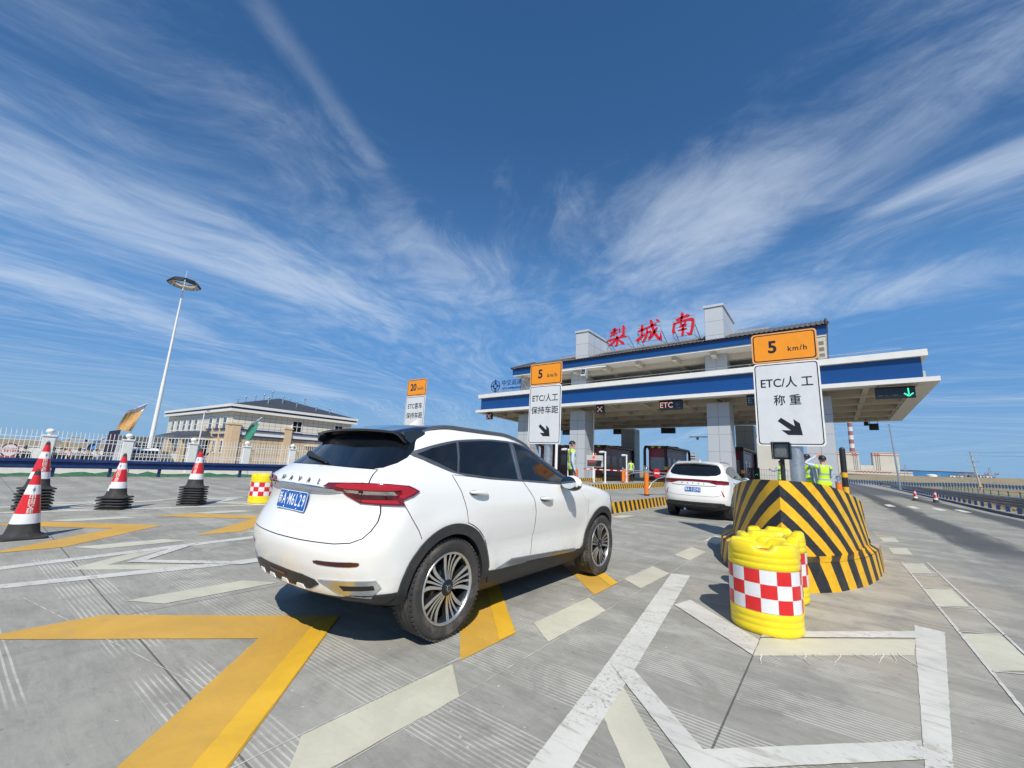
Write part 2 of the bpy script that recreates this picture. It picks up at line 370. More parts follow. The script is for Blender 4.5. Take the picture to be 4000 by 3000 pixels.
    # faint tyre tracks down each lane
    tx = T.math('FRACT', T.math('DIVIDE', T.math('ADD', x, 5.2), 6.0)); tk = T.math('MAXIMUM', T.ss(T.math('ABSOLUTE', T.math('SUBTRACT', tx, .18)), .055, .01), T.ss(T.math('ABSOLUTE', T.math('SUBTRACT', tx, .43)), .055, .01))
    tk = T.math('MULTIPLY', tk, T.ss(T.noise(T.mapping(vec, scale=(2.5, .25, 1), loc=(4, 1, 0)), 1.0, 6, .7, .5), .42, .68)); c = T.mix(T.math('MULTIPLY', tk, .30), c, (.12, .12, .12))
    T.put(b.inputs['Base Color'], c); T.put(b.inputs['Roughness'], T.math('ADD', .72, T.math('MULTIPLY', mid, .2))); b.inputs['Specular IOR Level'].default_value = .35
    bn = T.new('ShaderNodeBump'); bn.inputs['Strength'].default_value = .35; bn.inputs['Distance'].default_value = .006; T.put(bn.inputs['Height'], h); T.l.new(bn.outputs[0], b.inputs['Normal'])
    return m
M_conc = concrete_mat('plaza_concrete')
M_conc2 = concrete_mat('island_concrete', (.31, .305, .275), False, False, False)
def desert_mat():
    m = bpy.data.materials.new('desert_soil'); m.use_nodes = True; T = NT(m.node_tree); b = T.n['Principled BSDF']
    vec = T.new('ShaderNodeTexCoord').outputs['Object']
    a = T.noise(vec, .05, 8, .7, .5); s = T.noise(vec, .35, 8, .75, .3); d = T.noise(vec, 3.0, 5, .7)
    c = T.mix(T.ss(T.math('ADD', T.math('MULTIPLY', a, .6), T.math('MULTIPLY', d, .4)), .35, .65), (.24, .18, .115), (.36, .29, .19))
    c = T.mix(T.math('MULTIPLY', T.ss(s, .46, .62), .8), c, (.20, .185, .075))      # dry scrub
    T.put(b.inputs['Base Color'], c); b.inputs['Roughness'].default_value = .95; return m
M_desert = desert_mat()

def sheet(name, poly, z, m, kind='structure', parent=None):
    b = MB(); b.add([(x, y, z) for x, y in poly], [list(range(len(poly)))]); o = b.build(name, [m], parent)
    if o.data.polygons[0].normal.z < 0: o.data.flip_normals()
    if kind: tag(o, kind=kind)
    return o
RE = lambda y: 7.05 + (.040 * (y - 33) if y > 33 else 0)             # right-hand edge of the road
sheet('ground', [(-4000, -2000), (4000, -2000), (4000, 4000), (-4000, 4000)], -.70, M_desert)
pz = MB()
pz.add([(-23.4, -40, 0), (7.05, -40, 0), (7.05, 33, 0), (RE(120), 120, 0), (-23.4, 120, 0)], [(0, 1, 2, 3, 4)])
pz.add([(-23.4, 120, 0), (RE(120), 120, 0), (RE(330), 330, 0), (RE(330) - 14, 330, 0), (RE(120) - 14, 120, 0)], [(0, 4, 1), (4, 3, 2, 1)])
po = pz.build('concrete_plaza', [M_conc]); tag(po, kind='structure')
for p in po.data.polygons:
    if p.normal.z < 0: p.flip()
# low concrete edge under the right rail
ke = MB()
for y0 in range(-10, 200, 4): 
    a, b_ = RE(y0), RE(y0 + 4); ke.add([(a, y0, .0), (a + .5, y0, .0), (b_ + .5, y0 + 4, .0), (b_, y0 + 4, .0), (a, y0, .10), (a + .5, y0, .10), (b_ + .5, y0 + 4, .10), (b_, y0 + 4, .10)], [(4, 5, 6, 7), (0, 4, 7, 3), (1, 2, 6, 5)])
tag(ke.build('road_edge_kerb', [M_conc2]), kind='structure')

# painted markings: sheets a few millimetres above the slab, worn at the edges
def paint_mat(name, col, wear=.35, spark=0.0):
    m = bpy.data.materials.new(name); m.use_nodes = True; T = NT(m.node_tree); b = T.n['Principled BSDF']
    vec = T.new('ShaderNodeTexCoord').outputs['Object']
    n = T.noise(vec, 1.6, 7, .7, .6); f = T.noise(vec, 70, 3, .6); pa = T.noise(T.mapping(vec, scale=(3, 14, 1), rot=(0, 0, R(20))), 1.0, 6, .7, .8)
    c = T.mix(T.ss(n, .3, .7), tuple(k * .88 for k in col), tuple(min(1, k * 1.06) for k in col))
    c = T.mix(T.math('MULTIPLY', T.ss(pa, .50, .72), wear), c, (.30, .27, .21))
    c = T.mix(T.math('MULTIPLY', T.ss(f, .62, .72), wear * .5), c, tuple(k * .6 for k in col))
    c = T.mix(T.math('MULTIPLY', T.math('MULTIPLY', T.ss(T.noise(vec, 34, 5, .75), .54, .62), T.ss(T.noise(vec, .9, 4, .6), .47, .60)), min(1, wear * 1.1)), c, (.27, .245, .20))
    T.put(b.inputs['Base Color'], c); T.put(b.inputs['Roughness'], T.math('ADD', .42, T.math('MULTIPLY', n, .3)))
    bn = T.new('ShaderNodeBump'); bn.inputs['Strength'].default_value = .3; bn.inputs['Distance'].default_value = .003; T.put(bn.inputs['Height'], f); T.l.new(bn.outputs[0], b.inputs['Normal'])
    return m
P_white = paint_mat('white_road_paint', (.62, .61, .55), .75)
P_ivory = paint_mat('ivory_road_paint', (.57, .55, .43), .14)
P_new = paint_mat('fresh_road_paint', (.68, .67, .60), .06)
P_yel = paint_mat('yellow_road_paint', (.62, .36, .055), .16)
P_yel2 = paint_mat('fresh_yellow_road_paint', (.74, .43, .03), .05)
def rough_edge(poly, amp=.0022, step=.05, rnd=random.Random(3)):
    out = []
    for i in range(len(poly)):
        a, b = poly[i], poly[(i + 1) % len(poly)]; L = math.hypot(b[0] - a[0], b[1] - a[1]); n = max(1, int(L / step)); out.append(a)
        for k in range(1, n): out.append((a[0] + (b[0] - a[0]) * k / n + rnd.uniform(-amp, amp), a[1] + (b[1] - a[1]) * k / n + rnd.uniform(-amp, amp)))
    return out
class Paint:
    def __init__(self, name, m): self.mb = MB(); self.name = name; self.m = m
    def add(self, poly, z=.004): 
        poly = rough_edge(poly); ar = sum(poly[i][0] * poly[(i + 1) % len(poly)][1] - poly[(i + 1) % len(poly)][0] * poly[i][1] for i in range(len(poly)))
        if ar < 0: poly = poly[::-1]
        self.mb.add([(x, y, z) for x, y in poly], [list(range(len(poly)))])
    def done(self): tag(self.mb.build(self.name, [self.m]), kind='structure')
def chevron(c, hl, hr, apex, th, spread=1.0):
    """V pointing up the road; axis at x=c, clipped at c-hl and c+hr, th = thickness along the road"""
    return [(c - hl, apex - hl * spread), (c, apex), (c + hr, apex - hr * spread), (c + hr, apex - hr * spread - th), (c, apex - th), (c - hl, apex - hl * spread - th)]
yl = Paint('yellow_chevrons', P_yel); yf = Paint('fresh_yellow_chevron_edges', P_yel2)
for ap in (.13, 2.19, 4.25, 6.30):
    yl.add(chevron(-3.40, 1.28, 1.29, ap, .64)); 
    if ap > 1: yf.add([(-3.40, ap - .005), (-2.115, ap - 1.295), (-2.115, ap - 1.50), (-3.40, ap - .215)], .008)
for ap in (.25, 2.33, 4.38): yl.add(chevron(-9.20, 1.28, 1.30, ap, .64))
yl.done(); yf.done()
wd = Paint('white_lane_dashes', P_ivory)
for k in range(-1, 6):
    y0 = 1.12 + 2.0 * k + (.1 if k > 2 else 0); wd.add([(-2.13, y0 + .12), (-1.83, y0 - .12), (-1.81, y0 + .88), (-2.11, y0 + 1.12)])
    wd.add([(.85, y0 + 1.80), (1.15, y0 + 2.08), (1.16, y0 + 3.06), (.85, y0 + 2.74)])
    for xx in (-4.82, -7.68, -10.48, -13.4): wd.add([(xx - .15, y0 - .02), (xx + .15, y0 + .18), (xx + .15, y0 + 1.12), (xx - .15, y0 + .9)])
wd.done()
gl = Paint('white_guide_lines', P_white)
for a, b_ in (((.835, 3.0), (.875, 10.1)), ((1.165, 4.6), (1.235, 10.5))): gl.add([(a[0] - .012, a[1]), (a[0] + .012, a[1]), (b_[0] + .012, b_[1]), (b_[0] - .012, b_[1])], .006)
for y0 in (4.9, 5.93, 6.9, 7.92, 8.88, 9.9): gl.add([(.85, y0), (.85, y0 + .02), (1.2, y0 + .24), (1.2, y0 + .22)], .006)
gl.add([(-2.142, -.5), (-2.136, -.5), (-2.136, 9.5), (-2.142, 9.5)], .003); gl.add([(-1.813, -.5), (-1.808, -.5), (-1.808, 10.5), (-1.813, 10.5)], .003)
gl.add([(-5.6, .552), (-2.5, 1.16), (-2.5, 1.164), (-5.6, .557)], .003)
gl.done()
gw = Paint('island_gore_markings', P_white); gw2 = Paint('island_gore_old_paint', P_ivory)
for c in (-.57, -6.5, -12.45):
    s = 0 if c > -1 else .9
    gw.add([(c - .50, .9 - s), (c - .76, 2.9 - s), (c - 1.22, 6.02), (c - 1.00, 6.10), (c - .60, 3.1 - s), (c - .36, 1.1 - s)])
    gw.add([(c + .66, 2.3 - s), (c + .83, 3.08 - s), (c + 1.11, 5.86), (c + 1.31, 5.80), (c + .93, 3.10 - s), (c + .78, 2.3 - s)] if c > -1 else [(c + .36, .9 - s), (c + .76, 2.9 - s), (c + 1.22, 6.02), (c + 1.00, 6.10), (c + .60, 3.1 - s), (c + .24, 1.1 - s)])
    gw.add(chevron(c - .03, .72, .88, 2.28 - s, -.19, -1.0), .008); gw.add([(c - .80, 4.68), (c, 3.90), (c, 4.27), (c - .72, 4.98)], .008); gw.add([(c + .002, 4.36), (c + 1.09, 5.40), (c + 1.14, 5.66), (c + .002, 4.52)], .008)
    gw2.add(chevron(c - .03, .62, .60, 1.80 - s, -.33, -1.2), .002); gw2.add([(c + .003, 3.90), (c + .995, 4.86), (c + 1.06, 5.34), (c + .003, 4.345)], .002)
gw.done(); gw2.done()
dr = Paint('paint_runs', P_new); rd = random.Random(11)
for k in range(15):
    x0 = -.52 + k * .062 + rd.uniform(-.02, .02); y0 = 3.905 + abs(x0 + .58) * .98; L = rd.uniform(.04, .26); w = rd.uniform(.003, .006)
    cx, cy = x0, y0; L1 = []; R1 = []; dv = rd.uniform(-.012, .02)
    for i in range(7):
        t = i / 6; cx += dv + rd.uniform(-.008, .008); cy -= L / 6; ww = w * (1 - t * .75); L1.append((cx - ww, cy)); R1.append((cx + ww, cy))
    dr.mb.add([(x, y, .006) for x, y in [(x0 - w, y0 + .02)] + L1 + R1[::-1] + [(x0 + w, y0 + .02)]], [list(range(16))])
for k in range(40):
    x0, y0 = rd.uniform(-2.7, -1.1), rd.uniform(2.6, 6.2); r = rd.uniform(.003, .012); dr.mb.add([(x0 + r * rd.uniform(.6, 1.3) * math.cos(a), y0 + r * rd.uniform(.6, 1.3) * math.sin(a), .005) for a in [R(45 * i) for i in range(8)]], [list(range(8))])
dr.done()
rb = Paint('right_road_dashes', P_new)
for c in (2.63, 3.63, 4.64, 5.55): rb.add([(c - .17, 31.7), (c + .20, 32.2), (c + .17, 34.75), (c - .17, 34.2)])
el = []
for y in range(-8, 150, 6): el.append((RE(y) - .45, y))
rb.add(el + [(x + .16, y) for x, y in el[::-1]]); rb.done()

# ------------------------------------------------------------------ toll islands
def k_stripe(T, x, y): return band(T, T.math('ADD', y, T.math('MULTIPLY', x, 1.15)), .42, .5)
M_chev = stripes_mat('yellow_black_chevron_paint', (.80, .45, .012), (.022, .022, .024), lambda T, x, y: band(T, T.math('ADD', y, T.math('MULTIPLY', T.math('ABSOLUTE', x), .88)), .33, .5), .42, .22)
M_kerb = stripes_mat('yellow_black_kerb_paint', (.78, .43, .012), (.022, .022, .024), lambda T, x, y: band(T, T.math('ADD', x, T.math('MULTIPLY', y, .35)), .38, .5), .45, .3)
M_pole = stripes_mat('yellow_black_tube_paint', (.80, .43, .012), (.020, .020, .022), lambda T, x, y: T.math('MAXIMUM', band(T, y, .62, .56), T.math('MULTIPLY', T.math('LESS_THAN', T.math('ABSOLUTE', T.math('SUBTRACT', T.math('ABSOLUTE', T.math('SUBTRACT', y, 6.9)), 4.45)), .92), 1.0)), .4, .1)
half = [(6.22, 0.0), (6.30, .17), (6.45, .33), (6.62, .47), (6.85, .60), (7.2, .76), (7.6, .90), (8.1, 1.02), (8.7, 1.11), (9.4, 1.17), (10.3, 1.21)]
top = [(6.90, 0.0), (7.00, .14), (7.15, .28), (7.38, .43), (7.70, .59), (8.1, .73), (8.6, .85), (9.05, .93), (9.4, .975)]
base_ = [(6.74, 0.0), (6.84, .15), (7.00, .295), (7.25, .455), (7.58, .62), (8.0, .765), (8.55, .885), (9.05, .965), (9.4, 1.01)]
def arcl(pts):
    s = [0]
    for i in range(1, len(pts)): s.append(s[-1] + math.hypot(pts[i][0] - pts[i - 1][0], pts[i][1] - pts[i - 1][1]))
    return s
def island(c, label):
    t = thing('toll_island', label, 'traffic island', (c, 0, 0), 0, 'toll lane islands'); H = .33
    k = MB(); end = [(y, h) for y, h in half] + [(y, 1.21) for y in (14, 20, 28, 36, 44, 52)]; s = arcl(end)
    for sg in (1, -1):
        vs = []; uv = []
        for (y, h), a in zip(end, s):
            vs += [(sg * h, y, -.02), (sg * max(0, h - .03), y + (.04 if h < .02 else .02 if h < .9 else 0), H)]; uv += [(a, -.02), (a, H)]
        n = len(end); fs = [(2 * i, 2 * i + 2, 2 * i + 3, 2 * i + 1) if sg > 0 else (2 * i, 2 * i + 1, 2 * i + 3, 2 * i + 2) for i in range(n - 1)]
        k.add(vs, fs, 0, uv)
        # painted ledge around the nose, then bare concrete
        vs = []; uv = []; m = 9
        for i in range(m):
            y, h = base_[i]; yo, ho = half[i]; a = s[i]
            vs += [(sg * max(0, ho - .03), yo + .04, H), (sg * h, y, H)]; uv += [(a, H), (a, H + .1)]
        k.add(vs, [(2 * i, 2 * i + 2, 2 * i + 3, 2 * i + 1) if sg > 0 else (2 * i, 2 * i + 1, 2 * i + 3, 2 * i + 2) for i in range(m - 1)], 0, uv)
    edge = [(sg_h[1] - .03, sg_h[0]) for sg_h in end[8:]]
    pl = [(x, y) for x, y in edge] + [(-x, y) for x, y in edge[::-1]]
    k.add([(x, y, H - .001) for x, y in pl], [list(range(len(pl)))], 1); k.add([(-1.18, 52, -.02), (1.18, 52, -.02), (1.18, 52, H), (-1.18, 52, H)], [(0, 3, 2, 1)], 0)
    k.build('kerb', [M_kerb, M_conc2], t)
    nz = MB(); st = arcl(top)
    zt = lambda y: 1.29 if y < 7.2 else 1.29 - .33 * ((y - 7.2) / 2.2) ** 1.15
    for sg in (1, -1):
        rows = []; 
        for r in range(7):
            f = r / 6; f2 = f ** 1.6
            rows.append([((sg * (top[i][1] * (1 - f2) + base_[i][1] * f2), top[i][0] * (1 - f2) + base_[i][0] * f2, zt(top[i][0]) * (1 - f) + H * f), (sg * st[i], zt(top[i][0]) * (1 - f) + H * f)) for i in range(9)])
        vs = [p[0] for r_ in rows for p in r_]; uv = [p[1] for r_ in rows for p in r_]
        fs = [(r * 9 + i, (r + 1) * 9 + i, (r + 1) * 9 + i + 1, r * 9 + i + 1)[::(1 if sg > 0 else -1)] for r in range(6) for i in range(8)]
        nz.add(vs, fs, 0, uv, True)
        tv = [(sg * top[i][1], top[i][0], zt(top[i][0])) for i in range(9)]
        nz.add(tv + [(0, top[i][0], zt(top[i][0])) for i in range(9)], [(i, i + 1, 10 + i, 9 + i)[::(1 if sg > 0 else -1)] for i in range(8)], 1)
        nz.add([(0, 9.4, H), (sg * 1.03, 9.4, H), (sg * .93, 9.4, zt(9.4)), (0, 9.4, zt(9.4))], [(0, 1, 2, 3)[::(1 if sg < 0 else -1)]], 0, [(0, .3), (1, .3), (.93, .9), (0, .9)])
    nz.build('crash_nose', [M_chev, M_conc2], t)
    return t
isl = island(-.57, 'yellow and black striped toll island at the right, behind the yellow barrels')
ISL = [-.57, -6.5, -12.5, -18.5, -24.5]
for c, lb, dy in zip(ISL[1:], ['toll island left of the second white car, with the worker standing on its near end', 'toll island behind the front car, carrying the traffic display board', 'toll island under the second gantry column from the left', 'leftmost toll island under the gantry'], (0, 0, 15, 22)): dup(isl, (c, dy, 0), 0, lb)
# ------------------------------------------------------------------ cars
M_carpaint = None
def car_paint():
    m = bpy.data.materials.new('pearl_white_car_paint'); m.use_nodes = True; T = NT(m.node_tree); b = T.n['Principled BSDF']
    tc = T.new('ShaderNodeTexCoord').outputs['Object']; x, y, z = T.xyz(tc)
    g = T.noise(tc, 7, 6, .7, .4)
    low = T.ss(z, .62, .36)                       # road dust thrown up on the lower panels
    dust = T.math('MULTIPLY', T.math('MULTIPLY', low, T.ss(g, .38, .72)), .38)
    c = T.mix(dust, (.82, .81, .77), (.50, .41, .28))
    T.put(b.inputs['Base Color'], c)
    T.put(b.inputs['Roughness'], T.math('ADD', .24, T.math('MULTIPLY', T.math('ADD', dust, T.math('MULTIPLY', g, .1)), .5)))
    b.inputs['Coat Weight'].default_value = .6; b.inputs['Coat Roughness'].default_value = .05
    return m
M_carpaint = car_paint()
M_clad = mat('grey_black_cladding', (.028, .030, .033), .55, var=.2, vscale=5, dirt=.3, dcol=(.12, .10, .08), bump=.1, bscale=220)
M_gap = mat('panel_gap', (.012, .012, .012), .7)
M_under = mat('underbody', (.012, .012, .013), .85, dirt=.3, dcol=(.06, .05, .04))
M_red1 = mat('tail_lamp_red', (.15, .004, .009), .08, var=.1, coat=.6)
M_red2 = mat('tail_lamp_bright_red', (.40, .008, .012), .12, var=.12, coat=.6)
M_reddk = mat('tail_lamp_dark', (.05, .004, .007), .1, coat=.6)
M_lampwhite = mat('lamp_clear', (.42, .40, .40), .15, .3, var=.3, vscale=60, coat=.5)
M_trim = mat('satin_trim', (.16, .17, .19), .3, .6)
M_blackgloss = mat('gloss_black', (.010, .013, .020), .06, coat=.8)
M_rim = mat('machined_alloy', (.62, .62, .60), .3, .9, var=.1, dirt=.25, dcol=(.25, .22, .19))
M_rimdark = mat('dark_alloy', (.03, .032, .036), .35, .5, var=.2)
M_tyre = mat('tyre_rubber', (.042, .040, .038), .75, var=.25, vscale=8, dirt=.85, dcol=(.17, .15, .125))
M_disc = mat('brake_steel', (.35, .34, .33), .35, .9)
M_plate = mat('blue_number_plate', (.006, .105, .42), .35, var=.06)
M_platew = mat('number_plate_white', (.86, .87, .88), .4, var=.02)

def pchip(xs, ys, x):
    xs = np.asarray(xs, float); ys = np.asarray(ys, float); h = np.diff(xs); d = np.diff(ys) / h; n = len(xs)
    m = np.zeros(n)
    for i in range(1, n - 1):
        if d[i - 1] * d[i] > 0:
            w1, w2 = 2 * h[i] + h[i - 1], h[i] + 2 * h[i - 1]; m[i] = (w1 + w2) / (w1 / d[i - 1] + w2 / d[i])
    m[0], m[-1] = d[0], d[-1]
    x = np.clip(x, xs[0], xs[-1]); k = np.clip(np.searchsorted(xs, x) - 1, 0, n - 2); t = (x - xs[k]) / h[k]
    return ((1 + 2 * t) * (1 - t) ** 2 * ys[k] + t * (1 - t) ** 2 * h[k] * m[k] + t * t * (3 - 2 * t) * ys[k + 1] + t * t * (t - 1) * h[k] * m[k + 1])

def body_mesh(LV, arches, flare=.012):
    """stacked plan outlines -> closed shell; returns rings (list of point lists)"""
    Z = [k[0] for k in LV]; cols = [[k[i] for k in LV] for i in range(1, 8)]
    zs = sorted(set([round(z, 4) for z in np.linspace(Z[0], 1.0, 30)] + [round(z, 4) for z in np.linspace(1.0, 1.6, 30)] + [round(z, 4) for z in np.linspace(1.6, Z[-1], 12)] + [.398, .402]))
    rings = []
    for z in zs:
        xr, xf, w, cr, nr, cf, nf = [float(pchip(Z, c, z)) for c in cols]
        L = xf - xr; cr = min(cr, L * .45); cf = min(cf, L * .5); half = []
        for k in range(19):                       # rear centre -> right corner
            a = math.pi / 2 * k / 18; s = math.sin(a) ** (2 / nr); c = math.cos(a) ** (2 / nr) if k < 18 else 0
            half.append((xr + cr - cr * c, w * s))
        a0, a1 = xr + cr, xf - cf
        for k in range(1, 30): half.append((a0 + (a1 - a0) * k / 30, w))
        for k in range(19):
            a = math.pi / 2 * (1 - k / 18); s = math.sin(a) ** (2 / nf) if k < 18 else 0; c = math.cos(a) ** (2 / nf) if k else 0
            half.append((xf - cf + cf * c, w * s))
        pts = []
        for x, s in half:
            s *= 1 - .028 * max(0, (x - 2.3) / 2.3) ** 2 - .02 * max(0, (1.7 - x) / 1.7) ** 2
            if s > .6:
                for ax, az in arches:
                    r = math.hypot(x - ax, z - az); s += flare * math.exp(-((r - .50) / .07) ** 2)
                # a soft hollow along the lower doors
                if arches[0][0] < x < arches[1][0]:
                    t = math.sin(math.pi * (x - arches[0][0]) / (arches[1][0] - arches[0][0])); s -= .022 * t * math.exp(-((z - .60) / .10) ** 2)
                    s += .008 * t * math.exp(-((z - .96) / .05) ** 2)
            pts.append((x, s))
        ring = [Vector((x, -s, z)) for x, s in pts] + [Vector((x, s, z)) for x, s in pts[-2:0:-1]]
        rings.append(ring)
    return rings

class Shell:
    def __init__(self, rings):
        self.mb = MB(); self.mb.rings(rings, 0, (True, True))
        self.bvh = BVHTree.FromPolygons([Vector(v) for v in self.mb.v], self.mb.f)
    def hit(self, o, d):
        h = self.bvh.ray_cast(Vector(o), Vector(d))
        if h[0] is None: 
            n = self.bvh.find_nearest(Vector(o) + Vector(d) * 2.4); return n[0], n[1]
        return h[0], h[1]
    def proj(self, kind, sg):
        """sg=+1 right side (y<0), -1 left side"""
        q = math.sqrt(.5)
        if kind == 'side': return lambda a, b: ((a, -3 * sg, b), (0, sg, 0))
        if kind == 'rear': return lambda a, b: ((-3, -a, b), (1, 0, 0))
        if kind == 'front': return lambda a, b: ((8, a, b), (-1, 0, 0))
        if kind == 'top': return lambda a, b: ((a, -b, 4), (0, 0, -1))
        if kind == 'diag': return lambda a, b: ((a * q - 3 * q, -sg * (a * q + 3 * q), b), (q, sg * q, 0))
        if kind == 'fdiag': return lambda a, b: ((a * q + 3 * q, -sg * (4.6 - a * q + 3 * q) + 0, b), (-q, sg * q, 0))
    def decal(self, mb, poly, kind, sg=1, off=.003, step=.06, mi=0, lip=True, thick=None):
        P = self.proj(kind, sg); bm = bmesh.new()
        f = bm.faces.new([bm.verts.new((a, b, 0)) for a, b in poly]); f.normal_update()
        if f.normal.z < 0: f.normal_flip()
        for ax in (0, 1):
            lo = min(p[ax] for p in poly); hi = max(p[ax] for p in poly); k = math.floor(lo / step) + 1
            while k * step < hi - 1e-4:
                co = [0, 0, 0]; no = [0, 0, 0]; co[ax] = k * step; no[ax] = 1
                bmesh.ops.bisect_plane(bm, geom=list(bm.verts) + list(bm.edges) + list(bm.faces), plane_co=co, plane_no=no, dist=1e-5); k += 1
        bmesh.ops.triangulate(bm, faces=list(bm.faces)); bm.verts.index_update()
        vs = []; ns = []; d0 = None
        for v in bm.verts:
            o, d = P(v.co.x, v.co.y); p, n = self.hit(o, d); d0 = Vector(d)
            if n.dot(d0) > 0: n = -n
            vs.append(p + n * off); ns.append(n)
        fs = [[v.index for v in f.verts] for f in bm.faces]
        # orient outward
        fl = sum((vs[f[1]] - vs[f[0]]).cross(vs[f[2]] - vs[f[0]]).dot(d0) for f in fs) > 0
        if fl: fs = [f[::-1] for f in fs]
        mb.add(vs, fs, mi, None, True)
        if lip:
            t = off + .004 if thick is None else thick
            be = [(e.verts[0].index, e.verts[1].index) for e in bm.edges if len(e.link_faces) == 1]
            dirs = {}
            for f in fs:
                for i in range(3): dirs[(f[i], f[(i + 1) % 3])] = 1
            rim = {}; low = []; ids = sorted(set(i for e in be for i in e)); mp = {i: k for k, i in enumerate(ids)}
            vv = [vs[i] for i in ids] + [vs[i] - ns[i] * t for i in ids]; n = len(ids); ff = []
            for a, b in be:
                if (a, b) not in dirs: a, b = b, a
                ff.append((mp[b], mp[a], n + mp[a], n + mp[b]))
            mb.add(vv, ff, mi, None, False)
        bm.free()
    def strip(self, mb, pts, w, kind, sg=1, off=.0015, mi=0, closed=False):
        """thin line of width w laid on the shell (panel gaps)"""
        n = len(pts); poly1 = []; poly2 = []
        # resample
        rs = []
        for i in range(n - (0 if closed else 1)):
            a, b = pts[i], pts[(i + 1) % n]; m = max(1, int(math.hypot(b[0] - a[0], b[1] - a[1]) / .03))
            rs += [(a[0] + (b[0] - a[0]) * k / m, a[1] + (b[1] - a[1]) * k / m) for k in range(m)]
        if not closed: rs.append(pts[-1])
        P = self.proj(kind, sg); L = []; n = len(rs)
        for i in range(n):
            a = rs[(i - 1) % n if closed else max(i - 1, 0)]; b = rs[(i + 1) % n if closed else min(i + 1, n - 1)]
            tx, ty = b[0] - a[0], b[1] - a[1]; l = math.hypot(tx, ty) or 1; nx, ny = -ty / l * w / 2, tx / l * w / 2
            row = []
            for s in (-1, 1):
                o, d = P(rs[i][0] + s * nx, rs[i][1] + s * ny); p, nn = self.hit(o, d)
                if nn.dot(Vector(d)) > 0: nn = -nn
                row.append(p + nn * off)
            L.append(row)
        vs = [p for r in L for p in r]; fs = []
        for i in range(n if closed else n - 1):
            j = (i + 1) % n; fs.append((2 * i, 2 * j, 2 * j + 1, 2 * i + 1))
        mb.add(vs, fs, mi, None, True)

